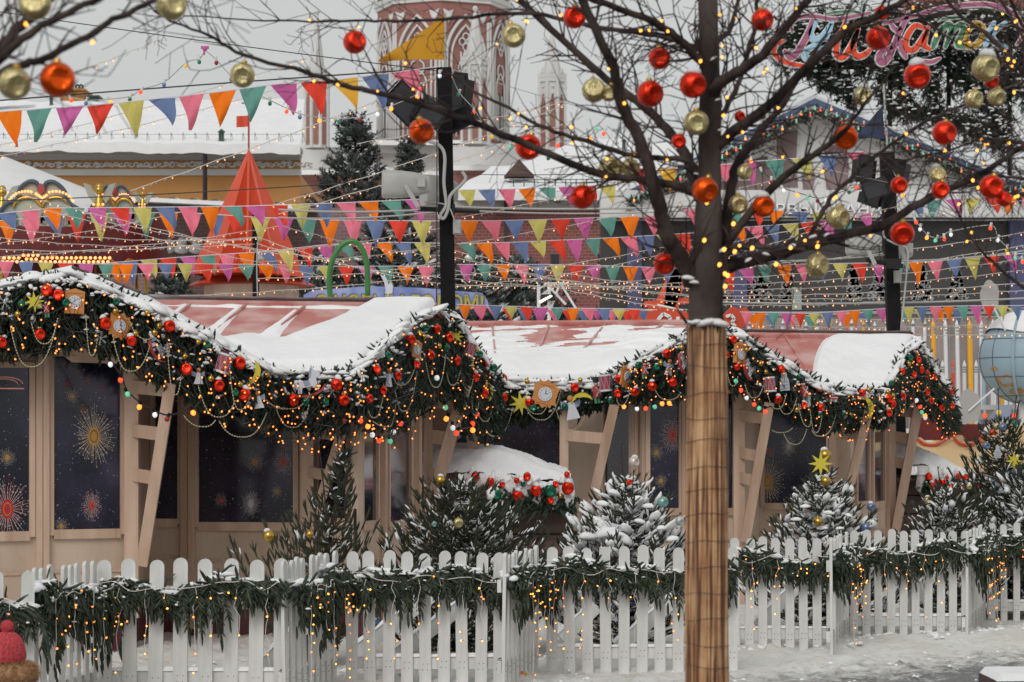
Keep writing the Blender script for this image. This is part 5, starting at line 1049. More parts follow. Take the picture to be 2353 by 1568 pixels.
for k in (6,7,0,1):
    a=Vector((*vx[k],0)); b=Vector((*vx[(k+1)%8],0)); u=(b-a).normalized(); n=Vector((u.y,-u.x,0)); mid=(a+b)/2
    if n.dot(Vector((cx,cy,0))-mid)>0: n=-n
    pt=lambda s,z,o=.06:mid+u*(s*side)+n*o+Vector((0,0,z)); H=zt-zb; zz=lambda f:zb+H*f
    def arch(g,hw,zs,za,r_,z_b=None,o=.08):
        L=[];
        if z_b is not None: L.append(pt(-hw,z_b,o))
        for i in range(9): s=i/8; L.append(pt(-hw*(1-s**1.7),zs+(za-zs)*(s**.75),o))
        for i in range(1,9): s=1-i/8; L.append(pt(hw*(1-s**1.7),zs+(za-zs)*(s**.75),o))
        if z_b is not None: L.append(pt(hw,z_b,o))
        g.tube(L,r_,6)
    arch(g2,.40,zz(.60),zz(.90),.11,zz(.03)); arch(g2,.30,zz(.58),zz(.83),.08,zz(.03)); arch(g2,.20,zz(.40),zz(.52),.06,zz(.03));
    for s in(-.47,.47): g2.tube([pt(s,zz(.0),.03),pt(s,zz(.86),.03)],.09,6)
    for s in (-.10,.10): arch(g2,.0,0,0,.01) if 0 else g2.tube([pt(s*.0+(s),zz(.02)),pt(s,zz(.36))],.05,5)
    # quatrefoil
    for (dx,dz) in ((0,.28),(0,-.28),(.24,0),(-.24,0)): g2.tube([pt((dx+.2*math.cos(q))/side,zz(.71)+dz*1.15+.2*math.sin(q)*1.15,.1) for q in np.linspace(0,2*math.pi,13)],.055,5)
    # hanging tracery curls
    for s in (-1,1): g2.tube([pt(s*(.02+.13*math.sin(q)),zz(.55)+.45*math.cos(q)-.2,.1) for q in np.linspace(.2,3.0,10)],.06,5)
    # top corner trefoils
    for s in(-.36,.36): g2.prism([(0,.0),(-.35,.95),(0,.8),(.35,.95)],pt(s,zz(.83),.06),u,(0,0,1),.12)
    # tall lancet window with dark glass
    w2.prism([(-.26,0),(.26,0),(.26,H*.26),(0,H*.33),(-.26,H*.26)],pt(0,zz(.05),.03),u,(0,0,1),.06)
    for s in(-.155,.155): w2.prism([(-.07,0),(.07,0),(.07,H*.3),(0,H*.37),(-.07,H*.3)],pt(s,zz(.05),.02),u,(0,0,1),.05)
obj('white_tracery',g2,M['gothwhite'],t,smooth=True); obj('lancet_window',w2,M['glassdark'],t)
g=G();
z1=Z_(345,146);
for (x0,x1,y0,y1,dd,m) in ((1040,1310,330,394,146,0),(850,1060,330,352,147,0),(690,862,338,402,144,0),(1170,1450,352,372,150,0)): pbox(g,x0,x1,y0,y1,dd,6,m)
obj('parapet',g,M['gothwhite'],t)
g=G();
for (x0,x1,y0,y1,dd) in ((655,870,398,560,143),(1040,1168,390,700,143)): pbox(g,x0,x1,y0,y1,dd,8)
obj('lower_brick_wall',g,M['brickfar'],t)
g=G()
for (x0,x1,y,dd,h) in ((650,872,396,141.5,.5),(1035,1320,386,142,.55),(848,1062,328,146,.6),(1160,1460,350,149,.5)):
    A=P(x0,y,dd);B=P(x1,y,dd); g.grid(lambda u,v:A.lerp(B,u)+Vector((0,7*v,(h*.5+.1*vnoise(u*9,v*3,x0))*math.sin(math.pi*min(1,.12+v*.9))**.4)),50,8); g.grid(lambda u,v:A.lerp(B,u)+Vector((0,0,-.15+.3*v)),50,1)
obj('ledge_snow',g,M['snowroof'],t,smooth=True)
def pinnacle(x,w,ys,yt,yb,tip,dd,label):
    root=thing('gothic_pinnacle',(X_(x,dd),dd,0),label,'pinnacle','white stone pinnacles around the gate tower'); c=X_(x,dd); rr=PX(w/2,dd); g=G()
    oc=lambda R_,z0,z1,R2=None:g.add([(c+q*math.cos(k*math.pi/4+.39),dd+q*math.sin(k*math.pi/4+.39),z) for z,q in((z0,R_),(z1,R2 if R2 is not None else R_)) for k in range(8)],[[k,(k+1)%8,8+(k+1)%8,8+k] for k in range(8)])
    zb_,zt_,zs_,ztp=Z_(yb,dd),Z_(yt,dd),Z_(ys,dd),Z_(tip,dd)
    oc(rr,zb_,zt_); oc(rr*1.1,zt_-.5,zt_-.25); oc(rr*1.12,zt_-.25,zt_); oc(rr*1.12,zt_,zt_+.02,.01);
    for k in range(8):
        a=k*math.pi/4; p=Vector((c+rr*1.02*math.cos(a),dd+rr*1.02*math.sin(a),zt_)); g.prism([(-.16,0),(.16,0),(0,.35)],p,(-math.sin(a),math.cos(a),0),(0,0,1),.08)
        for z in(zt_-.8,zt_-1.2): g.sphere(p+Vector((0,0,z-zt_)),.08,6,4)
    for k in range(8): a=k*math.pi/4+.39; g.tube([(c+rr*math.cos(a),dd+rr*math.sin(a),zb_),(c+rr*math.cos(a),dd+rr*math.sin(a),zt_)],.11,6)
    obj('shaft',g,M['gothwhite'],root); g=G(); g.lathe([(rr*.72,zt_),(rr*.4,zt_+(ztp-zt_)*.5),(.06,ztp)],8,(c,dd,0)); g.sphere((c,dd,ztp),.16,8,6); obj('spire',g,M['gothwhite'],root)
    g=G()
    for k in range(8):
        a=k*math.pi/4; h=(zt_-zb_); g.prism([(-rr*.2,.2),(rr*.2,.2),(rr*.2,h*.60),(0,h*.76),(-rr*.2,h*.60)],Vector((c+rr*.93*math.cos(a),dd+rr*.93*math.sin(a),zb_)),(-math.sin(a),math.cos(a),0),(0,0,1),.1)
    obj('brick_lancets',g,M['brickfar'],root)
pinnacle(728,54,0,168,342,30,141,'slender white pinnacle left of the brick tower'); pinnacle(1092,64,0,133,334,20,140,'white pinnacle in front of the brick tower'); pinnacle(1269,62,0,172,348,72,144,'white pinnacle standing alone right of the brick tower')
# ---- brick building with snow roof (middle)
t=thing('brick_building',(X_(1250,70),74,0),'low red brick building with snow roof and small windows behind the bunting','building'); d=70
obj('wall',pbox(G(),1040,1480,478,720,d,10),M['brick'],t); g=G(); pbox(g,1045,1500,456,478,d-.1,.6); pbox(g,1045,1500,452,457,d-.25,.8); obj('white_cornice',g,M['cream'],t)
for x in(1275,1383,1496):
    f=obj('window',pbox(G(),x-9,x+9,584,608,d-.03,.1),M['glassdark'],t); obj('sill',pbox(G(),x-12,x+12,608,612,d-.15,.3),M['cream'],f)
A=P(1040,450,d-.8);B=P(1560,450,d-.8);C=P(1500,392,d+7);D=P(1130,392,d+7); g=G(); g.grid(lambda u,v:(A.lerp(B,u)).lerp(D.lerp(C,u),v)+Vector((0,0,.12+.05*vnoise(u*9,v*4,8))),60,14); g.grid(lambda u,v:A.lerp(B,u)+Vector((0,0,.12-.25*v)),30,1); obj('roof_snow',g,M['snowroof'],t,smooth=True)
g=G(); [g.tube([P(x,428,d+.5),P(x,412,d+.7)],.02,4) for x in range(1180,1480,24)]; g.tube([P(1170,413,d+.7),P(1500,413,d+.7)],.016,4); g.tube([P(1170,420,d+.6),P(1500,420,d+.6)],.012,4); obj('snow_rail',g,M['greenmetal'],t)
g=G(); g.prism([(-.45,0),(.45,0),(0,.5)],P(1193,408,d+2),(1,0,0),(0,0,1),.8); obj('dormer',g,M['brownwood'],t)
g=G(); pbox(g,1158,1166,455,560,d-.3,.12); obj('drainpipe',g,M['darkpipe'],t)
# white hall roof behind it
t=thing('white_roofed_hall',(X_(1500,110),115,0),'distant hall whose long roof is white with snow, right of the gothic tower','building'); d=110
obj('wall',pbox(G(),1150,1640,392,700,d,10),M['greyplaster'],t); A=P(1150,392,d-.5);B=P(1700,392,d-.5);C=P(1560,330,d+9);D=P(1340,318,d+9); g=G(); g.grid(lambda u,v:(A.lerp(B,u)).lerp(D.lerp(C,u),v)+Vector((0,0,.1*vnoise(u*8,v*4,4))),50,14); obj('roof_snow',g,M['snowroof'],t,smooth=True)
for x,y in((1434,325),(1573,348)): g=G(); pbox(g,x-4,x+4,y,y+22,d-.2,.3); g.lathe([(.16,Z_(y,d)),(.01,Z_(y-6,d))],6,(X_(x,d),d,0)); obj('roof_vent',g,M['greenmetal'],t)
g=G(); pbox(g,1573,1602,356,366,d-.5,.6); obj('roof_hatch',g,M['greenmetal'],t)
# ---- far spruces
GS='dark spruces behind the bunting'
def farsp(label,x,ytop,d,Wpx,seed,snow,group=GS): spruce('spruce_tree',label,(X_(x,d),d,0),Z_(ytop,d),PX(Wpx/2,d),34,15,.5*d/75,seed,group,snow=snow,up=.18,T=TWB,mt='firfar',sp=.42*d/75,bend=.35,snl=.22*d/75,power=.8,zlow=.18,cat='spruce')
farsp('tall dark spruce left of the black lamp pole',815,278,76,430,41,.35)
farsp('thin spruce tip rising beside the grey loudspeaker',941,332,82,110,42,.15)
farsp('snow dusted spruce behind the black lamp pole',905,478,58,560,43,1.1)
farsp('broad snow dusted spruce right of the black lamp pole above the low bunting',1090,606,56,620,48,1.3)
farsp('broad snow dusted spruce behind the left leg of the green arch',745,596,57,520,49,1.2)
farsp('snow dusted spruce behind the green arch',1180,600,60,620,44,1.2); farsp('snow dusted spruce left of the green arch',690,590,60,460,45,1.2); farsp('snowy spruce beside the red pyramid roof',395,612,58,300,46,1.0); farsp('snowy spruce near the wrapped trunk',1500,600,58,560,47,1.0)
# ---- pyramid hut
t=thing('pyramid_roofed_hut',(X_(560,46),47,0),'round hut with a tall orange red ribbed pyramid roof and small flag','hut'); d=46
c=X_(562,d); ap=Vector((X_(556,d),d+1.2,Z_(333,d))); zb=Z_(632,d); g=G(); base=[]
for q,(x,dy) in enumerate(((424,1.0),(500,-.35),(575,-.6),(640,-.1),(690,.9),(660,2.4),(560,3.0),(460,2.5))): base.append(Vector((X_(x,d),d+dy,Z_(632 if dy<1 else 622,d))))
for i in range(8):
    a,b=base[i],base[(i+1)%8]; n=(a-ap).cross(b-ap).normalized(); n=n if n.dot(ap-Vector((c,d+1.2,2)))>0 else -n
    mid=(a+b)/2; n=n if n.dot(mid-Vector((c,d+1.2,mid.z)))>0 else -n
    m=20
    V=[];
    for s in range(m*2+1):
        u=s/(m*2); o=n*(.032 if s%2 else 0); V.append(a.lerp(b,u)+o)
    for s in range(m*2+1):
        u=s/(m*2); V.append(ap+(a.lerp(b,u)-ap)*.04+n*0)
    w=m*2+1; g.add(V,[[s,s+1,w+s+1,w+s] for s in range(m*2)])
    g.tube([ap,a],.035,5)
rf=obj('pyramid_roof',g,M['orangeroof'],t)
g=G(); g.lathe([(PX(150,d),Z_(648,d)),(PX(118,d),Z_(630,d)),(.1,Z_(628,d))],8,(c,d+1.2,0)); obj('eave_skirt',g,M['orangeroof'],t)
g=G(); g.lathe([(PX(112,d),0),(PX(112,d),Z_(650,d))],16,(c,d+1.2,0)); obj('round_wall',g,M['wallp'],t)
g=G(); g.tube([ap,Vector((ap.x,ap.y,Z_(240,d)))],.02,5); fp=obj('flagpole',g,M['redorn'],t)
g=G(); z0=Z_(246,d); g.grid(lambda u,v:Vector((ap.x-.02-.22*u,ap.y+.03*math.sin(u*5),z0-.22*v-.02*u)),6,4); obj('flag',g,M['orangeroof'],fp)
# ---- carousel
M['tentwhite']=mat('white_canopy',(.72,.72,.72,1),.6,noise=.04,nscale=2); M['navytrim']=mat('navy_scroll_trim',(.05,.075,.11,1),.4); M['paintpanel']=mat('painted_sky_panel',(.42,.42,.30,1),.6,col2=(.30,.34,.33,1),nscale=1.2); M['carred']=mat('carousel_red',(.12,.014,.014,1),.5,noise=.3,nscale=3); M['carorange']=mat('carousel_orange',(.5,.16,.05,1),.5,noise=.2,nscale=4); M['paintcity']=mat('painted_town',(.14,.13,.10,1),.6,col2=(.3,.25,.18,1),nscale=6)
d=44; t=thing('carousel',(X_(60,d),d+3,0),'lit carousel with scrolled crest panels under a white snow covered canopy','carousel')
ccx=X_(20,d); ccy=d+4; Rc=PX(300,d)
g=G(); g.lathe([(PX(345,d),Z_(478,d)),(PX(340,d),Z_(462,d)),(PX(275,d),Z_(412,d)),(PX(95,d),Z_(341,d)),(.02,Z_(305,d))],24,(X_(-90,d),ccy-.2,0)); obj('canopy',g,M['tentwhite'],t,smooth=True)
g=G(); g.lathe([(Rc*.98,Z_(545,d)),(Rc*1.0,Z_(470,d))],32,(ccx,ccy-.3,0)); obj('drum_band',g,M['carred'],t,smooth=True)
g=G();
for k in range(48):
    a=2*math.pi*k/48;
V=[];n=192
for k in range(n):
    a=2*math.pi*k/n; z=Z_(575+16*abs(math.sin(a*14)),d); V+= [(ccx+Rc*.99*math.cos(a),ccy-.3+Rc*.99*math.sin(a),Z_(540,d)),(ccx+Rc*.985*math.cos(a),ccy-.3+Rc*.985*math.sin(a),z)]
g.add(V,[[2*k,2*((k+1)%n),2*((k+1)%n)+1,2*k+1] for k in range(n)]); obj('scalloped_valance',g,M['carred'],t)
g=G()
for k in range(96):
    a=2*math.pi*k/96; b=2*math.pi*(k+1)/96; z=lambda q:Z_(573+16*abs(math.sin(q*14)),d); g.tube([(ccx+Rc*math.cos(a),ccy-.3+Rc*math.sin(a),z(a)),(ccx+Rc*math.cos((a+b)/2),ccy-.3+Rc*math.sin((a+b)/2),z((a+b)/2)),(ccx+Rc*math.cos(b),ccy-.3+Rc*math.sin(b),z(b))],.03,4,cap=False)
obj('valance_piping',g,M['carorange'],t)
g=G(); g.lathe([(Rc*.35,0),(Rc*.35,Z_(560,d))],16,(ccx,ccy,0)); obj('centre_column',g,M['carred'],t)
g=G(); g.lathe([(.01,.3),(Rc*.95,.3),(Rc*.95,.0)],24,(ccx,ccy,0)); obj('platform',g,M['carorange'],t)
for k in range(10):
    a=2*math.pi*k/10; obj('pole',G().tube([(ccx+Rc*.8*math.cos(a),ccy+Rc*.8*math.sin(a),.3),(ccx+Rc*.8*math.cos(a),ccy+Rc*.8*math.sin(a),Z_(550,d))],.035,8),M['gold'],t)
CREST=[(-1,-.55),(-1.02,-.15),(-.85,.12),(-.62,.25),(-.52,.62),(-.3,.82),(-.12,.78),(-.05,.55),(0,.5),(.05,.55),(.12,.78),(.32,.80),(.55,.55),(.68,.15),(.95,-.1),(1.04,-.4),(.98,-.6)]
def crest(x,y,hw,hh,dd):
    o=P(x,y,dd); s=PX(hw,dd); h=PX(hh,dd); pts=[(a*s,b*h) for a,b in CREST]; g=G(); g.prism(pts,o,(1,0,0),(0,0,1),.12); p=obj('crest_panel',g,M['paintpanel'],t)
    sp=smooth_path([o+Vector((a,-.1,b)) for a,b in pts],5); obj('scroll_rim',G().tube(sp,.038*hw/90,8),M['navytrim'],p,smooth=True)
    g=G(); [g.tube(smooth_path([o+Vector((s*(cx_+.36*math.cos(q)),-.1,h*(-.1+.42*math.sin(q)))) for q in np.linspace(.2,2.9,7)],3),.03,6) for cx_ in(-.36,.36)]; obj('gilt_arch',g,M['gold'],p,smooth=True)
    g=G(); r=random.Random(int(x)); [g.box(o+Vector((s*r.uniform(-.75,.75),-.075,-h*r.uniform(.3,.5))),(s*r.uniform(.05,.16),.02,h*r.uniform(.1,.35))) for _ in range(22)]; obj('painted_skyline',g,M['paintcity'],p)
    for k in range(24):
        if k<9: a=2.6-k*.16; q=(-.36+.48*math.cos(a),-.05+.55*math.sin(a))
        elif k<15: q=(-.12+.05*(k-9),.28+.14*abs(k-12)/3)
        else: a=1.9-(k-15)*.18; q=(.36+.48*math.cos(a),-.05+.55*math.sin(a))
        kid('bulb',SPHL,p,Matrix.LocRotScale(o+Vector((q[0]*s,-.15,q[1]*h)),None,(PX(3.0*hw/90,dd),)*3))
    g=G(); g.prism([(-.1*s,0),(-.08*s,.14*h),(0,.24*h),(.08*s,.14*h),(.1*s,0),(0,-.12*h)],o+Vector((0,-.12,.52*h)),(1,0,0),(0,0,1),.1); obj('red_palmette',g,M['redorn'],p)
SPHL=G().sphere((0,0,0),1,10,6).mesh('bulb',M['lorange'] if 0 else mat('carousel_lamp',(1,.5,.2,1),.4,emit=1.6,ecol=(1,.36,.11,1)),True)
crest(98,478,93,72,d-.7); crest(266,478,58,60,d+.6)
for x,y in ((5,455),(228,450),(328,458)):
    dd=d-.3+abs(x-100)*.004; f=thing('winged_cherub_figure',P(x,y,dd),{5:'gilded winged cherub figure cut by the left edge of the carousel',228:'gilded winged cherub between the two carousel crests',328:'gilded winged cherub right of the smaller carousel crest'}[x],'cherub figure','cherubs on the carousel rim'); o=P(x,y,dd); k=.62 if x==328 else 1
    g=G(); g.sphere(o+Vector((0,0,.10*k)),.085*k,12,8); g.sphere(o+Vector((0,.01,.16*k)),.07*k,10,6); g.lathe([(.09*k,-.35*k),(.075*k,-.1*k),(.03*k,.03*k)],12,o); obj('figure',g,M['gold'],f,smooth=True)
    g=G();
    for s in(-1,1): g.prism([(0,0),(s*.12*k,.22*k),(s*.25*k,.26*k),(s*.16*k,.02*k),(s*.06*k,-.12*k)],o+Vector((s*.05*k,.04,-.02)),(1,0,0),(0,0,1),.03)
    obj('wings',g,M['paintpanel'],f)
    for j in range(9): kid('bulb',SPHL,f,Matrix.LocRotScale(o+Vector(((j%3-1)*.085*k,-.1,-.17*k-(j//3)*.09*k)),None,(PX(3.2*k,dd),)*3))
tl=thing('lamp_cluster',P(70,600,d-.5),'rows of orange lamps glowing under the carousel valance','lamps');
for k in range(46): x=6+ (k%23)*11+ (4 if k>22 else 0); y=602-(k//23)*9-(6 if 50<x<90 else 0); kid('bulb',SPHL,tl,Matrix.LocRotScale(P(x,y,d-.9),None,(PX(3.6,d),)*3))
# pale brick arcade hall behind the carousel and hut
t=thing('dusty_brick_arcade',(X_(500,62),66,0),'dusty pink brick arcade with snow capped ledges between carousel and pyramid roof','building'); d=62
obj('wall',pbox(G(),-400,1000,478,700,d,8),M['brickpale'],t); g=G();
for x in range(350,470,34): g.sphere(P(x,560,d-.15),.12,8,6,0,(1.1,.8,1.4)); g.sphere(P(x,573,d-.2),.17,8,6,0,(1.3,.8,.7))
obj('snow_caps',g,M['snow'],t,smooth=True)
g=G(); A=P(240,455,d-4);B=P(700,478,d-4); g.grid(lambda u,v:A.lerp(B,u)+Vector((0,4*v,.2*v+.05*math.sin(u*60)+.06)),60,4); g.grid(lambda u,v:A.lerp(B,u)+Vector((0,0,.06-.1*v)),60,1); obj('canopy_snow',g,M['snowroof'],t,smooth=True)
g=G(); g.add([P(240,462,d-3.9),P(700,484,d-3.9),P(700,496,d-3.9),P(240,480,d-3.9)],[0,1,2,3]); [g.tube([P(x+12*math.cos(q),492-14*math.sin(q),d-3.8) for q in np.linspace(0,math.pi,9)],.05,5) for x in range(250,420,26)]; obj('canopy_trusses',g,M['darkpipe'],t)
# ---- green arch tube
t=thing('green_arch',(X_(770,32),40,0),'green curved tube rising behind the nearer stall roof','arch'); pts=[P(770,720,32),P(760,690,32),P(757,640,32),P(765,595,32),P(787,563,32),P(812,555,32),P(832,572,32),P(843,610,32),P(845,680,32)]
obj('tube',G().tube(smooth_path(pts,6),[.038]*49,12),M['green'],t,smooth=True)
# ---- blue new year banner
t=thing('new_year_banner',P(905,700,42),'blue banner with yellow holiday lettering behind the nearer roof','banner','' or None); d=42
M['bannerblue']=mat('blue_banner',(.16,.22,.5,1),.6,col2=(.38,.42,.66,1),nscale=2.5,ndet=6)
g=G(); top=[(0,0),(.4,.18),(1,.2),(1.7,.26),(2.4,.22),(3.2,.16)]
g.prism([(PX(a,d),PX(b,d)) for a,b in ((-212,-30),(-210,-2),(-190,8),(-60,18),(60,14),(200,2),(212,-14),(216,-30))],P(908,676,d),(1,0,0),(0,0,1),.06); obj('panel',g,M['bannerblue'],t)
def text(body,x0,x1,yb,h,d,m,parent,ext=.01,name='lettering',bold=.0,sh=0,off=0,m2=None):
    c=bpy.data.curves.new(name,'FONT'); c.body=body; c.size=1; c.extrude=.02; c.resolution_u=3; c.offset=bold; c.shear=sh; c.align_x='LEFT'; o=bpy.data.objects.new(name,c); COL.objects.link(o); c.materials.append(M[m]); bpy.context.view_layer.update()
    w=o.dimensions.x; hh=.72; sx=PX(x1-x0,d)/w; sy=PX(h,d)/hh;
    dg_=bpy.context.evaluated_depsgraph_get(); me_=bpy.data.meshes.new_from_object(o.evaluated_get(dg_)); bpy.data.objects.remove(o); o=put(name,me_,parent)
    p=P(x0,yb,d); o.location=p+Vector((0,-off,0)); o.rotation_euler=(math.pi/2,0,0); o.scale=(sx,sy,1); return o
M['yel']=mat('yellow_lettering',(.42,.36,.06,1),.5); M['navy']=mat('navy_outline',(.05,.05,.15,1),.5); M['whitep']=mat('white_paint',(.8,.8,.82,1),.4)
text('С НОВЫМ ГОДОМ!',722,1112,712,34,d,'navy',t,off=.045,bold=.04); text('С НОВЫМ ГОДОМ!',724,1110,711,32,d,'yel',t,off=.07,bold=.02)
g=G(); g.prism([(a*.28,b*.28) for a,b in [(.15,1),(.6,.8),(.95,.3),(.9,-.3),(.55,-.8),(.1,-1),(.4,-.5),(.5,0),(.4,.5)]],P(868,668,d-.05),(1,0,0),(0,0,1),.02)
obj('white_crescent',g,M['whiteorn'],t)
# ---- lamp truss behind
t=thing('lighting_truss',(X_(1260,48),48,0),'white lattice truss carrying a lit floodlight','truss'); d=48; g=G()
for x in(1238,1262): g.tube([P(x,760,d),P(x,655,d)],.035,5)
for k in range(6): y=750-k*17; g.tube([P(1238,y,d),P(1262,y-17,d)],.018,4)
for a,b in (((1262,660),(1300,700)),((1290,655),(1330,720)),((1285,655),(1262,720)),((1250,652),(1300,652))): g.tube([P(*a,d),P(*b,d)],.025,5)
obj('lattice',g,M['whitep'],t); g=G(); c=P(1254,687,d-.2); g.prism([(-.13,-.05),(.1,.07),(.13,.05),(-.1,-.08)],c,(1,0,0),(0,0,1),.12); f=obj('floodlight',G().box(c+Vector((.05,.08,.03)),(.3,.12,.12)),M['blackmetal'],t)
obj('lamp_face',g,mat('flood_lamp_face',(1,.9,.7,1),.4,emit=3,ecol=(1,.85,.6,1)),f)
# ---- Pavilion on the right
t=thing('skating_pavilion',(X_(1900,52),56,0),'white pavilion with blue gable edge, lit garland and a grey glass front','building'); d=52
M['bluefascia']=mat('blue_fascia',(.07,.11,.19,1),.5,noise=.1,nscale=1); M['pavwhite']=mat('pavilion_white',(.66,.66,.66,1),.6,noise=.03,nscale=1); M['pavprint']=mat('brown_grey_print',(.27,.2,.19,1),.7,col2=(.16,.11,.11,1),nscale=.9); M['pavglass']=mat('grey_glass_front',(.045,.043,.042,1),.35,noise=.15,nscale=.6); M['violet']=mat('violet_blue_post',(.07,.075,.16,1),.5); M['frost']=mat('frosted_tree_print',(.3,.3,.3,1),.6)
ap=P(1873,226,d-1.5); lf=P(1440,440,d-1.5); rf_=P(2480,478,d-1.5)
g=G();
for a,b in ((ap,lf),(ap,rf_)):
    g.add([a,b,b+Vector((0,8,0)),a+Vector((0,8,0)),a+Vector((0,0,-.14)),b+Vector((0,0,-.14)),b+Vector((0,8,-.14)),a+Vector((0,8,-.14))],[[0,1,2,3],[4,5,6,7],[0,1,5,4],[1,2,6,5],[2,3,7,6],[3,0,4,7]])
r_=obj('gable_roof',g,M['bluefascia'],t)
g=G();
for a,b,k in ((ap,lf,0),(ap,rf_,1)):
    g.grid(lambda u,v:a.lerp(b,u)+Vector((0,.25+7.6*v,.02+.11*math.sin(math.pi*min(1,.06+v))**.3+.03*vnoise(u*9,v*5,k))),70,12); g.grid(lambda u,v:a.lerp(b,u)+Vector((0,.25,.02+.09*(1-v))),70,1)
obj('roof_snow',g,M['snowroof'],r_,smooth=True)
# wide snow strip visible on the right slope: the roof is turned a little, its far edge stands higher
g=G(); A=ap+Vector((.05,.3,.05));B=rf_+Vector((0,.3,.05)); g.grid(lambda u,v:A.lerp(B,u)+Vector((.25*v,5*v,.34*v+.02*vnoise(u*12,v*4,3))),80,8); obj('roof_snow',g,M['snowroof'],r_,smooth=True)
g=G(); g.add([ap+Vector((0,.4,-.2)),lf+Vector((0,.4,-.2)),P(1440,445,d-1.1),P(2480,490,d-1.1),rf_+Vector((0,.4,-.2))],[[0,1,2,3,4]]); obj('gable_wall',g,M['pavwhite'],t)
g=G(); q=Vector((0,.0,-.38)); g.add([ap+q,lf+q,lf+q+Vector((0,1.4,0)),ap+q+Vector((0,1.4,0)),rf_+q,rf_+q+Vector((0,1.4,0))],[[0,1,2,3],[0,3,5,4]]); g.add([ap+Vector((0,0,-.14)),lf+Vector((0,0,-.14)),lf+q,ap+q,rf_+Vector((0,0,-.14)),rf_+q],[[0,1,2,3],[0,3,5,4]]); obj('soffit',g,M['greyplaster'],t)
g=G(); r=random.Random(9)
for (x0,x1,y0,y1) in ((1785,1835,300,430),(1895,1950,330,440),(1735,1775,360,440),(1500,1735,415,440),(1850,1870,370,440),(1965,1985,380,440)):
    q=[(x0+r.uniform(-6,6),y1),(x1+r.uniform(-6,6),y1),(x1+r.uniform(-8,8),(y0+y1)/2),(x1+r.uniform(-14,0),y0),(x0+r.uniform(0,14),y0+6),(x0+r.uniform(-8,8),(y0+y1)/2)]; o=P(0,0,d-1.13); g.add([P(a,b,d-1.13) for a,b in q],[list(range(6))])
obj('wall_print',g,M['pavprint'],t)
g=G(); pbox(g,1380,2500,437,503,d-1.6,.5); fa=obj('fascia_band',g,M['pavwhite'],t); text('ПЕРВЫЙ КАНАЛ',1724,2052,492,23,d-1.62,'whitep',t,off=.03,bold=.015); text('ПЕРВЫЙ КАНАЛ',1726,2054,494,23,d-1.605,'frost',t,off=.0,bold=.015)  # grey copy offset down and right paints the shadow of the letters
g=G(); pbox(g,1380,2500,503,760,d-1.0,.3); gl=obj('glass_front',g,M['pavglass'],t);
for x in (1458,2338,1700): obj('corner_post',pbox(G(),x-17,x+17,503,760,d-1.25,.2),M['violet'],t)
g=G(); pbox(g,1380,2500,500,504,d-1.7,.1); obj('painted_shadow_strip',g,M['blackink'],t)  # solid black strip painted in as the shadow line under the fascia
r=random.Random(4); g=G()
for x in (1680,1720,1755,1812,1960,2020,1640,2120,2200):
    for k in range(120):
        v=r.random(); y=690-78*v; w=24*(1-v)+2; c=P(x+r.uniform(-w,w),y,d-1.02); s=.02+.035*r.random(); g.add([c+Vector((s*math.cos(q),-.0,s*math.sin(q))) for q in np.linspace(0,5,6)],[list(range(6))])
obj('frosted_tree_prints',g,M['frost'],t)
g=G(); pbox(g,1820,1842,660,712,d-1.3,.1); obj('poster',g,M['paintpanel'],t)
# garland with bulbs under the gable edge
gt=thing('pavilion_garland',ap,'fir garland with coloured bulbs along the pavilion gable','garland'); A=[];Dd=[]; rr=np.random.default_rng(8)
N=1500; s=rr.random(N); side=rr.random(N)<.45; pts=np.where(side[:,None],np.array(ap)+(np.array(lf)-np.array(ap))*s[:,None],np.array(ap)+(np.array(rf_)-np.array(ap))*s[:,None])+np.stack([rr.normal(0,.03,N),-.15-rr.random(N)*.12,-.22-rr.random(N)*.16],1)
g=G(); scatter(g,TWB,pts,rr.normal(size=(N,3))*[1,.4,1],rr.uniform(.09,.16,N),rr); obj('needles',g,M['firdark'],gt)
for i in range(90):
    s=(i+.5)/90; p=(ap.lerp(lf,s*2.2) if s*2.2<1 else ap.lerp(rf_,(s*2.2-1)/1.2))+Vector((0,-.36,-.22-.09*math.sin(i*2))); kid('bulb',FBW['wrgo'[i%4] if i%4 else 'g'],gt,Matrix.LocRotScale(p,None,(.024,)*3))
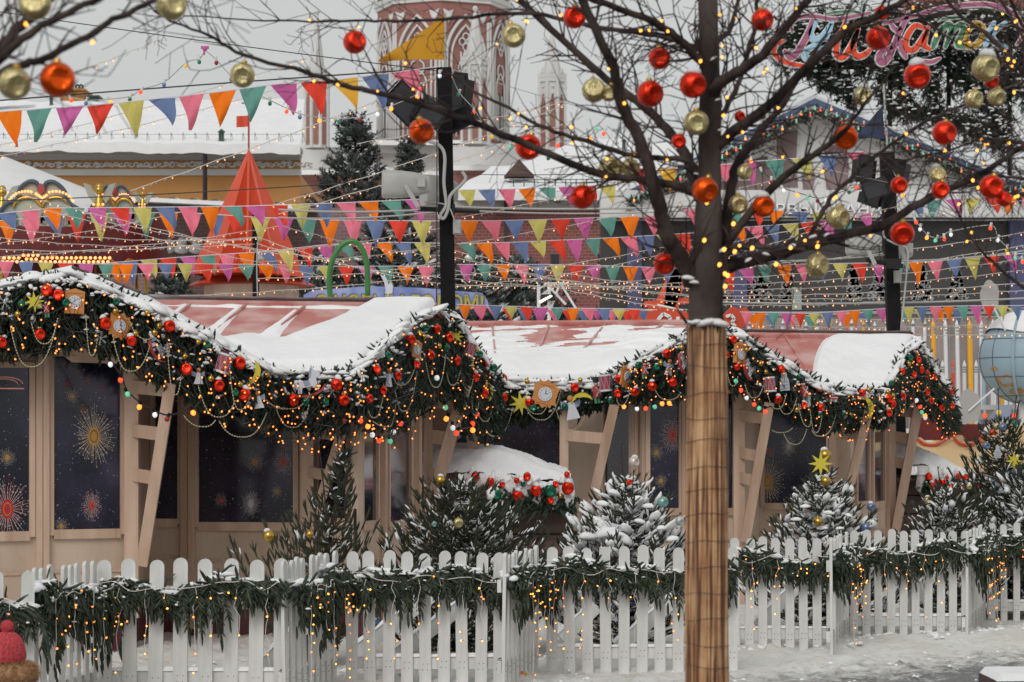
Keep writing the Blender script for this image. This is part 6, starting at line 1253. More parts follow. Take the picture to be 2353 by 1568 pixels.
# ---- sign with script letters on a fir covered frame
t=thing('script_sign',P(2070,100,50),'large multicoloured script sign spelling Гум Каток above the pavilion','sign'); d=50
for k,c in dict(mauve=(165,92,125),sky=(150,195,220),rust=(225,70,30),leaf=(70,130,95),mustard=(205,160,50)).items(): M['s_'+k]=mat('sign_'+k,S(*c),.5,noise=.05,nscale=4)
M['s_white']=mat('sign_white',(.72,.70,.68,1),.5)
def stroke(pl,w,col,nm,taper=True):
    pts=smooth_path([P(*Z(3,x,y),d) for x,y in pl],6); n=len(pts); wd=PX(w*.34,d)
    def rib(g,ww,off,th):
        L=[];Rr=[]
        for i,p in enumerate(pts):
            tn=(pts[min(i+1,n-1)]-pts[max(i-1,0)]).normalized(); sd=Vector((tn.z,0,-tn.x)); k=1-.45*abs(2*i/(n-1)-1)**3 if taper else 1
            e=tn*(0); L.append(p+sd*ww*k/2);Rr.append(p-sd*ww*k/2)
        V=[q+Vector((0,off,0)) for q in L+Rr]+[q+Vector((0,off+th,0)) for q in L+Rr]; m=2*n
        f=[]
        for i in range(n-1): f+= [[i,i+1,n+i+1,n+i],[m+i,m+n+i,m+n+i+1,m+i+1],[i,m+i,m+i+1,i+1],[n+i,n+i+1,m+n+i+1,m+n+i]]
        f+= [[0,n,m+n,m],[n-1,m+n-1,m+2*n-1,2*n-1]]
        g.add(V,f)
        for q in (pts[0],pts[-1]):
            k=.55 if taper else 1; g.prism([(ww*k/2*math.cos(a),ww*k/2*math.sin(a)) for a in np.linspace(0,6.28,13)[:-1]],q+Vector((0,off+th/2+.0015,0)),(1,0,0),(0,0,1),th)
    g=G(); rib(g,wd+PX(5.2,d),0,.10); a=obj(nm,g,M['s_white'],t); g=G(); rib(g,wd,-.015,.03); obj('face',g,M['s_'+col],a)
SG=[([(895,140),(865,230),(810,330),(770,380),(735,380),(712,345)],40,'mauve','letter'),([(760,215),(755,160),(800,120),(900,110),(1050,130),(1200,105),(1290,85)],22,'mauve','flourish'),
([(925,150),(885,215),(905,265),(960,250),(1020,160)],34,'sky','letter'),([(1035,140),(985,270),(930,370),(870,400),(845,365),(900,315),(1000,290)],34,'sky','letter_tail'),
([(1115,160),(1065,280),(1060,370),(1110,385),(1170,290),(1210,190)],38,'rust','letter'),([(1205,200),(1170,310),(1190,375),(1240,375),(1290,335)],38,'rust','letter_tail'),
([(1545,95),(1480,230),(1420,370),(1375,425),(1345,400),(1370,345),(1440,320)],40,'mauve','letter'),([(1420,150),(1460,200),(1500,190)],26,'mauve','letter_arm'),([(1480,250),(1500,330),(1530,390)],34,'mauve','letter_leg'),
([(1655,190),(1590,175),(1535,250),(1530,325),(1585,335),(1640,260),(1680,185)],38,'rust','letter'),([(1675,200),(1650,300),(1690,335)],34,'rust','letter_tail'),
([(1770,180),(1735,260),(1710,325)],34,'leaf','letter'),([(1745,240),(1810,165),(1835,200),(1795,320)],34,'leaf','letter_bow'),([(1820,240),(1895,165),(1915,210),(1875,300),(1925,320)],34,'leaf','letter_tail'),
([(2035,170),(1965,185),(1930,260),(1950,315),(2010,300),(2055,230),(2035,170),(1990,150)],36,'mustard','letter'),
([(2125,150),(2090,240),(2065,315)],34,'sky','letter'),([(2205,150),(2110,235),(2150,300),(2215,320)],34,'sky','letter_tail'),
([(705,275),(645,305),(640,365),(700,415),(790,440),(860,445)],30,'rust','flourish'),([(1380,160),(1600,105),(1750,60),(1900,38),(2060,30),(2200,60),(2290,130),(2320,230),(2280,300)],26,'mauve','flourish'),([(1620,410),(1700,420),(1760,395)],24,'mauve','flourish'),([(985,95),(1100,78),(1225,82)],14,'leaf','flourish'),([(1770,130),(1840,120),(1930,112)],16,'leaf','flourish')]
for q in SG: stroke(*q)
# fir covered ribs carrying the sign
ft=thing('fir_covered_frame',(X_(2080,51.5),51.5,0),'drooping snow dusted fir covered arches that carry the script sign','frame'); rr=np.random.default_rng(12); pos=[];Dd=[];sn=[]
core=[]
def bandp(pl,w,n):
    A=interp(pl,200); i=rr.integers(0,200,n); x=A[i,0]+rr.normal(0,w*.42,n)*.5; y=A[i,1]+rr.normal(0,w*.42,n); dd=51.2+rr.uniform(-.5,.5,n)
    for a,b,c in zip(x,y,dd): p=P(a,b,c); pos.append(p[:])
    core.append(smooth_path([P(a,b,51.5) for a,b in pl],4))
cg=G()
for pl,w,n in (([(1790,130),(1850,145),(2000,150),(2200,140),(2360,150),(2420,170)],46,1500),([(1800,95),(1900,70),(2050,70),(2200,60),(2360,70)],60,3600),([(1850,150),(1880,175),(1925,205),(1935,215)],26,220),([(1935,170),(1950,210),(1958,245)],20,160),([(2040,150),(2020,200),(2045,250),(2100,262),(2200,270)],24,300),([(2120,160),(2140,200),(2150,235)],34,260),([(2190,170),(2240,210),(2280,240),(2300,290),(2310,320)],46,600),([(2050,245),(2150,262),(2250,285),(2320,320)],26,420),([(2180,280),(2250,310),(2325,335)],22,220),([(2290,170),(2330,200),(2380,230)],40,300),([(2060,160),(2075,195),(2080,235)],26,200)):
    bandp(pl,w,n); cg.tube(core[-1],PX(w*.24,51),7)
N=len(pos); g=G(); scatter(g,TWB,pos,rr.normal(size=(N,3))*[1,.6,1]+[0,-.3,-.5],rr.uniform(.14,.26,N),rr); obj('needles',g,M['firdark'],ft); obj('rib_core',cg,M['firdark'],ft,smooth=True)
g=G(); k=rr.integers(0,N,int(N*.16)); pp=np.array(pos)[k]; pp[:,1]-=.3; pp[:,2]+=.04; lumps(g,ICs,pp,rr.normal(size=pp.shape)*[1,1,.2],np.stack([rr.uniform(.03,.09,len(k)),rr.uniform(.02,.05,len(k)),rr.uniform(.012,.04,len(k))],1),rr); obj('snow',g,M['snow'],ft,smooth=True)
for x_ in (2045,2180,2320): obj('steel_post',G().tube([P(x_,420,51.6),P(x_,90,51.6)],.05,8),M['blackmetal'],ft)
t2=thing('brick_museum_roof',(X_(2250,90),95,0),'sliver of red brick museum roof at the top right corner','building'); obj('wall',pbox(G(),2190,2230,-40,12,90,6),M['brickfar'],t2); obj('wall',pbox(G(),2120,2500,-60,2,92,6),M['brickfar'],t2); obj('snow',pbox(G(),2120,2500,-64,-58,91.5,7),M['snow'],t2)
# ---- red tram-like sign
t=thing('red_scroll_sign',P(1590,740,36),'red scroll shaped sign with white letters behind the farther roof, cut by the trunk','sign'); d=36
g=G(); pl=[(1448,800),(1450,735),(1462,708),(1475,722),(1490,707),(1510,703),(1550,713),(1610,722),(1665,720),(1680,705),(1700,712),(1712,705),(1722,718),(1716,745),(1700,758),(1660,800)]
o=P(1590,740,d); g.prism([(PX(a-1590,d),-PX(b-740,d)) for a,b in pl][::-1],o,(1,0,0),(0,0,1),.14); bd=obj('board',g,M['orangeroof'],t)
def line(pl,w,m,par,dd,nm='letter'):
    g=G(); q=[P(a,b,dd) for a,b in pl]
    for a,b in zip(q,q[1:]): g.beam(a,b,w,.03,up=(0,1,0))
    return obj(nm,g,M[m],par)
line([(1506,762),(1512,735),(1524,721),(1540,729),(1535,762)],.05,'whitep',t,d-.1); line([(1556,762),(1558,728)],.05,'whitep',t,d-.1); line([(1558,745),(1572,745),(1576,762)],.05,'whitep',t,d-.1); line([(1668,728),(1680,724),(1688,733),(1681,741),(1690,750),(1682,760),(1667,757)],.045,'whitep',t,d-.1)
g=G(); g.grid(lambda u,v:P(1510+60*u,703+13*u,d-.08+.16*v)+Vector((0,0,.02*math.sin(math.pi*v)+.01)),20,4); obj('snow',g,M['snow'],t,smooth=True)
# orange slide tower behind
t=thing('orange_lattice_tower',(X_(1545,50),51,0),'orange red A-frame tower behind the bunting left of the trunk','tower'); g=G(); d=49.5
g.beam(P(1575,600,d),P(1500,760,d),.4,.2,up=(0,1,0)); g.beam(P(1560,560,d),P(1535,760,d),.3,.2,up=(0,1,0)); g.beam(P(1480,700,d),P(1600,690,d),.12,.1,up=(0,1,0)); obj('beams',g,M['orangeroof'],t)
# ---- pencils fence
M['pyel']=mat('yellow_pencil_paint',(.85,.42,.02,1),.4); M['pwhite']=mat('white_pencil_paint',(.75,.76,.78,1),.4); M['porange']=mat('orange_pencil_paint',(.75,.22,.03,1),.4); M['pred']=mat('red_pencil_paint',(.75,.09,.04,1),.4); M['pblue']=mat('pale_blue_paint',(.35,.5,.6,1),.4)
def pencil(x,yt,yb,w,c,d,lean=0):
    a=P(x,yb,d); b=P(x-lean,yt+w*1.6,d); tp=P(x-lean,yt,d); o=thing('pencil_post',(a.x,d,0),uniq_label({'pyel':'yellow','pwhite':'white','porange':'orange','pred':'red','pblue':'pale blue'}[c]+' pencil shaped post',x,yt,PL),'post','pencil shaped fence posts')
    obj('shaft',G().tube([Vector((a.x,d,0)),b],PX(w*.66,d),8),M[c],o,smooth=False); obj('tip',G().tube([b,tp],[PX(w*.66,d),.004],8),M['pwhite' if c!='pwhite' else 'frost'] if 0 else M[c],o)
    if c!='pblue': g=G(); [g.tube([b.lerp(a,k)-Vector((0,.0,.012)),b.lerp(a,k)+Vector((0,0,.012))],PX(w*.66,d)*1.06,8) for k in(.04,.075,.11)]; obj('rings',g,M['frost'],o)
PL=[(1740,750,'left end of the farther roof ridge'),(1860,750,'bare red patch of the farther roof'),(1990,750,'black pole base'),(2110,740,'last gable peak'),(2200,760,'tall yellow pencil posts'),(2260,800,'striped globe')]
for k,x in enumerate([1721,1747,1773,1799,1826,1852,1878,1904,1931,1957,1984,2010,2037,2063]): pencil(x,733+(k%3)*3,800,6,['pwhite','pyel','pwhite','pwhite','pyel','pwhite','pwhite','porange','pwhite','pwhite','pyel','pwhite','pwhite','pwhite'][k],38)
for x,yb,c,w in ((2092,800,'pwhite',6),(2119,800,'pwhite',6),(2148,900,'pyel',8),(2176,930,'pwhite',7),(2203,960,'pwhite',7),(2232,985,'pyel',9),(2258,990,'pwhite',7),(2285,990,'pwhite',7),(2312,990,'pwhite',7),(2340,990,'pwhite',7)): pencil(x+6,734,yb,w,c,38,lean=10 if yb>850 else 0)
for x,c in ((2168,'pwhite'),(2192,'pred'),(2218,'pwhite'),(2245,'pwhite'),(2262,'pblue'),(2282,'pwhite'),(2305,'pyel'),(2324,'pwhite'),(2346,'pwhite')): pencil(x,828,990,6.5,c,36.5,lean=2)
# lattice screen behind the pencils: pale translucent panels with small lights
t=thing('mirrored_screen',(X_(2050,41),41,0),'reflective grey screen standing behind the pencil posts','screen'); M['mir']=mat('hazy_mirror',(.26,.22,.21,1),.4,.3,col2=(.42,.34,.32,1),nscale=1.5); obj('panel',pbox(G(),1715,2450,722,985,41,.1),M['mir'],t); g=G(); [pbox(g,x,x+2,722,985,40.93,.06) for x in range(1720,2450,46)]; pbox(g,1715,2450,716,722,40.9,.2); obj('frame',g,M['frost'],t)
# ---- globe
t=thing('globe',(X_(2352,34),34,0),'big pale blue globe capped with snow at the right edge','globe'); d=34; c=P(2352,824,d); R=PX(103,d)
M['globe']=mat('globe_paint',(.30,.42,.50,1),.45,col2=(.34,.46,.54,1),nscale=1.5); g=G(); g.sphere(c,R,48,32); gb=obj('ball',g,M['globe'],t,smooth=True)
g=G();
for k in range(-2,3): z=k*R*.42; rr_=math.sqrt(R*R-z*z)*1.003; g.tube([c+Vector((rr_*math.cos(a),rr_*math.sin(a),z)) for a in np.linspace(0,6.283,49)],.006,4)
for k in range(6): a0=k*math.pi/6+.1; g.tube([c+Vector((R*1.003*math.cos(b)*math.cos(a0),R*1.003*math.cos(b)*math.sin(a0),R*1.003*math.sin(b))) for b in np.linspace(0,6.283,49)],.006,4)
obj('grid_lines',g,M['navytrim'],gb)
g=G(); g.tube([c+Vector((R*1.04*math.cos(b)*math.cos(-2.0),R*1.04*math.cos(b)*math.sin(-2.0),R*1.04*math.sin(b))) for b in np.linspace(-1.7,1.7,40)],.022,6); obj('meridian_ring',g,M['globe'],gb)
M['cont']=mat('continent_paint',(.45,.26,.1,1),.6,noise=.3,nscale=8)
for (u0,v0,s) in ((-2.25,-.55,.35),(-2.5,-.25,.14),(-2.0,-.85,.3),(-2.75,.5,.15)):
    g=G(); g.add([c+Vector((R*1.006*math.cos(v)*math.cos(u),R*1.006*math.cos(v)*math.sin(u),R*1.006*math.sin(v))) for u,v in [(u0+s*random.uniform(.6,1)*math.cos(q),v0+s*.5*random.uniform(.6,1)*math.sin(q)) for q in np.linspace(0,5.8,14)]],[list(range(14))]); obj('continent',g,M['cont'],gb)
g=G(); g.grid(lambda u,v:c+Vector(((R+.035*math.sin(math.pi*min(1,v*1.0))+.01)*math.cos(v*0+math.pi/2-(1-v)*.98-0*u)*math.cos(u*6.2832),(R+.03)*math.cos(math.pi/2-(1-v)*.98)*math.sin(u*6.2832),(R+.05*(v))*math.sin(math.pi/2-(1-v)*(.92+.07*math.sin(u*19))))),64,16); obj('snow_cap',g,M['snow'],gb,smooth=True)
obj('stand',G().tube([(c.x,c.y,0),(c.x,c.y,c.z-R*.98)],.06,10),M['pwhite'],t)
M['cloudp']=mat('grey_cloud_board',(.42,.40,.38,1),.6)
def cloud(x,y,w,h,d,label,rod):
    t=thing('cloud_board',P(x,y,d),label,'cloud cutout','cloud cutouts on rods'); pts=[]
    for q in np.linspace(0,2*math.pi,49)[:-1]: k=1+.14*abs(math.sin(q*2.5+.4)); pts.append((PX(w/2,d)*k*math.cos(q)*.92,PX(h/2,d)*k*math.sin(q)*.92))
    obj('board',G().prism(pts,P(x,y,d),(1,0,0),(0,0,1),.05),M['cloudp'],t); obj('rod',G().tube([P(*rod[0],d-.05),P(*rod[1],d-.02)],.014,6),M['pwhite'],t)
cloud(2274,683,42,76,33.5,'upright grey cloud cutout above the globe',((2280,700),(2310,760))); cloud(2226,935,56,78,32.5,'grey cloud cutout on a rod below the globe',((2225,945),(2285,893)))
# ---- boat ride
t=thing('boat_ride',(X_(2210,33),34,0),'cream fairground boat body with red rimmed seat wells and orange handles','fairground ride'); d=33
M['cream2']=mat('cream_shell',(.66,.48,.26,1),.35,noise=.05,nscale=2); M['redrim']=mat('red_rim',(.62,.07,.03,1),.3)
pl=[(2085,1010),(2100,1005),(2120,1020),(2150,1022),(2175,1010),(2195,1000),(2210,1018),(2235,1022),(2258,1008),(2275,990),(2300,975),(2400,975),(2420,1050),(2330,1075),(2250,1095),(2180,1085),(2120,1050)]
g=G(); g.prism([(PX(a-2200,d),-PX(b-1020,d)) for a,b in pl][::-1],P(2200,1020,d+.5),(1,0,0),(0,0,1),1.0); g.grid(lambda u,v:P(2085+335*u,1015+70*math.sin(math.pi*v)*(.35+.65*math.sin(math.pi*min(1,u*1.1+.05))),d-.02-.35*math.sin(math.pi*v)),40,12); hb=obj('hull',g,M['cream2'],t,smooth=False)
for pts in ([(2098,985),(2104,1005),(2125,1021),(2150,1022),(2176,1008),(2185,992)],[(2200,968),(2190,975),(2190,1000),(2205,1019),(2232,1022),(2255,1006),(2268,980),(2280,970)]): obj('rim',G().tube(smooth_path([P(a,b,d-.1) for a,b in pts],5),.022,8),M['redrim'],t,smooth=True)
for a,b in(((2092,1025),(2102,1029)),((2247,1014),(2270,1014))): obj('handle',G().tube([P(*a,d-.15),P(*b,d-.15)],.035,8),M['carorange'],t,smooth=True)
g=G(); pbox(g,2190,2262,975,1015,d+.4,.2); pbox(g,2105,2180,960,1012,d+.4,.2); obj('seat_well',g,M['carred'],t)
t=thing('dark_red_rider_seat',P(2160,975,33.6),'dark blue grey canopy fin standing on the boat ride','canopy'); g=G(); g.prism([(PX(a-2290,33),-PX(b-960,33)) for a,b in ((2268,980),(2282,950),(2300,932),(2320,930),(2318,970),(2316,982))][::-1],P(2290,960,33.2),(1,0,0),(0,0,1),.25); obj('fin',g,M['blueorn'],t); g=G(); g.sphere(P(2295,948,33.0),.035,10,8); obj('lamp',g,M['lyellow'],t)
t.name='canopy_fin'
t=thing('low_white_fence',(X_(2310,35),35.5,0),'white ledge with small lamps below the pencil posts','ledge'); g=G(); pbox(g,2252,2500,931,942,35,.4); obj('top_board',g,M['pwhite'],t); obj('front_panel',pbox(G(),2254,2500,942,965,35.05,.3),M['cloudp'],t); g=G(); pbox(g,2254,2500,965,1200,35.1,.2); obj('lower_panel',g,M['blueorn'],t)
for x in(2263,2330): kid('lamp',FBW['r'],t,Matrix.LocRotScale(P(x,950,34.98),None,(.03,)*3))
# ================= poles, pennants, bunting, strings
def pole(label,x0,y0,x1,y1,wpx,d):
    t=thing('lamp_pole',(X_(x1,d),d,0),label,'pole','black timber lamp poles'); a=P(x0,y0,d); b=P(x1,y1,d); b=a+(b-a)*((a.z-0)/(a.z-b.z)); obj('shaft',G().beam(a,b,PX(wpx,d),PX(wpx,d),up=(0,1,0)),M['black'],t); return t
p1=pole('black square timber pole between the two stall roofs',1021,157,1030,715,33,28.5)
def floodlight(x,y,w,h,d,rot,label,tilt=.4):
    o=P(x,y,d); t=thing('floodlight',o,label,'floodlight','floodlights on the black poles'); W_,H_=PX(w,d),PX(h,d); R=np.array((Matrix.Rotation(rot,3,'Z')@Matrix.Rotation(tilt,3,'Y')))
    g=G(); V=np.array([(sx*a,sy,sz*b) for sy,a,b in((-.06,W_/2,H_/2),(.1,W_*.3,H_*.3)) for sx,sz in((-1,-1),(1,-1),(1,1),(-1,1))]); V=V@R.T+np.array(o); g.add(V,[[0,1,2,3],[7,6,5,4],[0,4,5,1],[1,5,6,2],[2,6,7,3],[3,7,4,0]]); h=obj('housing',g,M['blackmetal'],t)
    g=G(); V=np.array([(sx*W_*.43,-.066,sz*H_*.43) for sx,sz in((-1,-1),(1,-1),(1,1),(-1,1))])@R.T+np.array(o); g.add(V,[0,1,2,3]); obj('lens',g,M['glassdark'],h)
    g=G(); [g.box(np.array([sx*W_*.5,0,0])@R.T+np.array(o),(.012,.2,H_*.7),R) for sx in(-1.06,1.06)]; [g.box(np.array([k*W_*.1,.13,0])@R.T+np.array(o),(.006,.05,H_*.5),R) for k in range(-3,4)]; obj('bracket',g,M['blackmetal'],t)
floodlight(932,243,98,72,28.2,.25,'large black floodlight tilted left of the near pole top',.75)
floodlight(1050,215,58,95,28.9,-.5,'black floodlight standing upright behind the near pole top',.15); floodlight(990,262,60,60,28.1,.1,'smaller black floodlight hanging against the near pole',.5); floodlight(1062,275,66,48,28.7,-.4,'black floodlight pointing right below the near pole top',-.4)
def horn(x,y,w,h,d,label,yaw=.1,m='greyhorn'):
    o=P(x,y,d); t=thing('horn_loudspeaker',o,label,'loudspeaker','grey horn loudspeakers on the poles'); W_,H_=PX(w,d),PX(h,d); g=G(); q=[]
    ns=20
    for s,k in ((-.5,.92),(-.47,1.0),(-.1,.98),(.2,.86),(.5,.60)):
        for j in range(ns):
            a=2*math.pi*j/ns; ca,sa=math.cos(a),math.sin(a); f=lambda v:math.copysign(abs(v)**.6,v); q.append((s*W_,f(ca)*H_*.38*k,f(sa)*H_*.5*k))
    V=np.array(q)@np.array(Matrix.Rotation(yaw,3,'Z')).T+np.array(o); g.add(V,[[i*ns+j,i*ns+(j+1)%ns,(i+1)*ns+(j+1)%ns,(i+1)*ns+j] for i in range(4) for j in range(ns)]); g.add(V[:ns],[list(range(ns))[::-1]]); g.add(V[-ns:],[list(range(ns))]); b=obj('horn_body',g,M[m],t,smooth=True)
    g=G(); g.beam(o+Vector((-.0*W_,-H_*.42,-.02)),o+Vector((W_*.28,-H_*.42,-H_*.85)),.05,.02,up=(0,1,0)); g.tube([o+Vector((W_*.28,-H_*.42,-H_*.85)),o+Vector((W_*.28,H_*.3,-H_*.85))],.02,6); obj('mount_arm',g,M['greyhorn'],t)
    g=G(); g.box(o+Vector((W_*.34,-H_*.33,.02)),(.09,.04,.12)); obj('terminal_box',g,M['greyhorn'],b)
horn(932,424,108,64,28.0,'grey horn loudspeaker left of the near pole'); horn(1010,440,80,74,28.9,'grey horn loudspeaker half hidden behind the near pole',.4); horn(1985,560,78,58,30.5,'grey horn loudspeaker left of the far pole'); horn(2068,575,56,52,31.4,'grey horn loudspeaker half hidden behind the far pole',.4)
def cab(pl,d,w,m,label,group='cables on the poles',nm='cable'):
    o=obj(nm,G().tube(smooth_path([P(x,y,d) for x,y in pl],6),w,6),M[m],smooth=True); tag(o,label,'cable',group); return o
cab([(985,325),(1010,335),(1022,360),(1020,420),(1025,470),(1012,495),(1020,502),(1030,480),(1035,450),(1060,425),(1070,410),(1062,395)],28.2,.02,'cablegrey','grey conduit looping down the near pole past the loudspeaker')
cab([(975,465),(1000,466),(1030,475),(1046,510)],28.2,.008,'cablegrey','thin grey lead crossing the near pole'); cab([(1003,160),(1004,350),(1003,720)],28.1,.007,'cableblack','thin black cord hanging just left of the near pole')
cab([(2030,520),(2032,545),(2055,560),(2085,575),(2082,640),(2070,760)],30.8,.012,'cablegrey','grey lead falling along the far pole')
t=thing('junction_box',P(1051,515,28.5),'small grey junction box on the near pole','junction box','junction boxes on the poles'); g=G(); pbox(g,1041,1060,505,538,28.3,.1); obj('box',g,M['greyhorn'],t); obj('lid',pbox(G(),1043,1058,507,536,28.28,.02),M['greyhorn'],t)
t=thing('junction_box',P(2066,640,31),'small grey junction box on the far pole','junction box','junction boxes on the poles'); g=G(); pbox(g,2056,2072,622,650,30.8,.1); obj('box',g,M['greyhorn'],t); obj('lid',pbox(G(),2058,2070,624,648,30.78,.02),M['greyhorn'],t)
t=thing('cross_arm',P(1020,478,28.4),'black cross arm clamped to the near pole','cross arm','cross arms on the poles'); obj('bar',G().tube([P(960,480,28.3),P(1102,486,28.3)],.03,8),M['blackmetal'],t); obj('clamp',G().box(P(1026,482,28.3),(.2,.1,.12)),M['blackmetal'],t)
t=thing('cross_arm',P(2030,605,30.6),'black cross arm clamped to the far pole','cross arm','cross arms on the poles'); obj('bar',G().tube([P(1990,598,30.6),P(2075,612,30.6)],.03,8),M['blackmetal'],t); obj('clamp',G().box(P(2052,606,30.6),(.2,.1,.12)),M['blackmetal'],t)
p2=pole('black square timber pole beside the last gable',2038,352,2055,770,31,31)
floodlight(1985,392,40,68,30.6,.3,'upright black floodlight left of the far pole top',.1); floodlight(2012,435,56,44,30.4,-.2,'black floodlight under the far pole top',-.3); floodlight(2058,395,52,60,31.4,-.5,'black floodlight behind the far pole top',.2); floodlight(2000,458,40,36,30.5,.5,'small black floodlight lowest on the far pole',.3)
p3=pole('thin black pole in front of the pyramid roof',587,488,588,690,14,44)
cab([(594,540),(590,600),(592,690)],43.8,.012,'cablegrey','grey lead along the thin pole'); t=thing('junction_box',P(596,588,43.9),'small grey junction box on the thin pole','junction box','junction boxes on the poles'); obj('box',pbox(G(),592,606,577,598,43.8,.1),M['greyhorn'],t); obj('lid',pbox(G(),594,604,579,596,43.78,.02),M['greyhorn'],t)
def pennant(a,b,c,d,m,label,staff):
    t=thing('pennant',P(*a,d),label,'pennant','pennants on the pole tops'); A,B,C=[P(*q,d) for q in(a,b,c)]; g=G()
    g.grid(lambda u,v:(A.lerp(B,v)).lerp(C,u*.985)+Vector((0,.06*math.sin(u*5+v*2),0)),16,8); obj('cloth',g,M[m],t,smooth=True); obj('staff',G().tube([P(*staff[0],d+.02),P(*staff[1],d+.02)],.014,6),M['greyhorn'],t)
FL['amberd']=mat('cloth_mustard',S(206,148,30),.7,noise=.05,nscale=5,trans=.3); M.update({'fl_'+k:v for k,v in FL.items()}); M['fl_navy']=mat('cloth_navy',S(52,62,88),.7,noise=.1,nscale=5,trans=.2)
pennant((1022,33),(1024,136),(868,142),28.6,'fl_amberd','mustard yellow pennant flying from the near pole',((1023,30),(1024,165))); pennant((2028,243),(2036,318),(1962,320),31,'fl_navy','dark navy pennant flying from the far pole',((2030,190),(2040,355)))
# flag prototypes
FM={}
def flag_mesh(m,v):
    r=random.Random(v*13+5); A=[r.uniform(-.12,.12) for _ in range(3)]; sk=[-.45,.08,.25,.5,-.2,.75][v]; cu=[.1,.04,.2,.3,-.12,.4][v]; n=8; V=[];Fc=[]
    for j in range(n+1):
        t=j/n; w=(1-t); cx_=sk*t*.6+cu*.45*math.sin(t*3.1)*t; z=-t*(1-.15*abs(sk))
        for i in range(5):
            u=i/4; V.append((cx_+(u-.5)*w,.20*math.sin(u*4.5+t*4+v*1.3)*(.25+t)*.7,z+.05*math.sin(u*6+v*2)*(t-t*t)*2))
    Fc=[[j*5+i,j*5+i+1,(j+1)*5+i+1,(j+1)*5+i] for j in range(n) for i in range(4)]; return G().add(V,Fc).mesh('flag',FL[m],True)
SEQ=['orange','teal','magenta','red','yellow','blue','pink']
for c in list(FL): FM[c]=[flag_mesh(c,v) for v in range(6)]
def bunting(pl,d0,d1,sp,w,h,label,start=0,step=1,seq=None,seed=0,gap=.9,var=(1,2,2,3,3,5),x_first=None,wr=.006):
    """pl pixel polyline; sp flag spacing, w/h flag size in px"""
    r=random.Random(seed); A=interp([(x,y) for x,y in pl],400); L=np.concatenate([[0],np.cumsum(np.hypot(np.diff(A[:,0]),np.diff(A[:,1])))]); df=lambda x:d0+(d1-d0)*(x-pl[0][0])/(pl[-1][0]-pl[0][0])
    root=thing('bunting',P(pl[0][0],pl[0][1],d0),label,'bunting','bunting lines of coloured triangular flags'); q=[P(x,y,df(x)) for x,y in A[::10]]+[P(A[-1,0],A[-1,1],df(A[-1,0]))]; obj('tape',G().tube(q,wr,4),M['rope'],root)
    n=int(L[-1]/sp); seq=seq or SEQ
    for i in range(n):
        s=(i+.5)*sp; x=np.interp(s,L,A[:,0]); y=np.interp(s,L,A[:,1]); x2=np.interp(s+5,L,A[:,0]); y2=np.interp(s+5,L,A[:,1]); d=df(x); c=seq[(start+i*step)%len(seq)]
        M4=Matrix.Translation(P(x,y+1,d)+Vector((0,-.004,0)))@Matrix.Rotation(math.atan2(y2-y,x2-x),4,'Y')@Matrix.Rotation(r.uniform(-.25,.25),4,'Z')@Matrix.Rotation(r.uniform(-.15,.15),4,'X')@Matrix.Diagonal((PX(w,d),PX(w,d),PX(h,d)*r.uniform(.82,1.08),1))
        kid('flag',FM[c][r.choice(var)],root,M4)
B_='bunting line '
bunting([(-15,258),(230,241),(475,215),(640,193),(780,183),(925,164),(1008,153)],25,28.4,70.5,63,84,B_+'of large flags rising from the left edge to the near pole top',0,1,['orange','teal','magenta','red','yellow','blue','pink','orange','teal','magenta','red','amber','blue','pink'],1,var=(1,2,2,0,3))
bunting([(1440,387),(1600,385),(1720,372),(1860,362),(1960,350),(2050,345)],33,31.2,62,46,60,B_+'of pink red and amber flags glowing left of the far pole top',6,1,['pink','magenta','teal','yellow','blue','pink','red','amber','blue'],2,var=(1,2,3))
bunting([(-10,492),(120,478),(300,477),(560,474),(790,466),(1010,456)],36,33,52,45,58,B_+'crossing the carousel crests and the pyramid roof',5,1,None,3)
bunting([(-10,508),(50,503),(160,492),(420,488),(600,500),(760,506),(1010,508)],39,35,53,46,62,B_+'just under the carousel crests, flags facing flat',3,1,['yellow','magenta','teal','orange','pink','blue','red'],4,var=(1,1,2))
bunting([(230,606),(430,590),(580,580),(640,575),(750,562),(900,557),(1012,559)],40,36,45,38,56,B_+'rising over the foot of the pyramid roof to the near pole',2,1,['teal','pink','orange','blue','yellow','red','magenta'],5)
bunting([(-10,600),(100,603),(220,607),(420,606),(600,608),(760,612),(1012,612)],38,38,46,38,46,B_+'low in front of the dusty arcade, left of the near pole',1,1,['orange','pink','blue','yellow','red','magenta','teal'],6,var=(1,1,2))
bunting([(1050,507),(1130,508),(1300,503),(1440,498),(1570,495)],30,33,53,46,52,B_+'of upright flags right of the near pole at box height',2,1,['magenta','teal','orange','pink','blue','yellow','red'],7,var=(1,1,2))
bunting([(1050,560),(1180,557),(1440,545),(1600,535),(1680,525),(1850,512),(2000,490)],32,35,41.5,37,54,B_+'slanting up behind the trunk fork toward the far pole',1,1,['magenta','teal','orange','pink','blue','yellow','red'],8,var=(2,3,5))
bunting([(1050,437),(1200,434),(1330,428),(1450,424)],34,36,46,40,48,B_+'short and windblown over the brick cornice',2,1,['magenta','red','yellow','blue','pink','orange','teal'],9,var=(3,5,2))
bunting([(1050,608),(1250,608),(1400,611),(1590,618)],35,36,42,36,46,B_+'of small flags under the brick windows',4,1,['pink','blue','yellow','red','magenta','teal','orange'],10,var=(1,1,2))
bunting([(1650,628),(1740,612),(1850,607),(2030,604),(2130,602),(2240,592),(2353,582),(2420,578)],35,34,43.5,36,50,B_+'of upright flags across the grey glass front',4,1,['orange','pink','blue','yellow','red','magenta','teal'],11,var=(1,1,2))
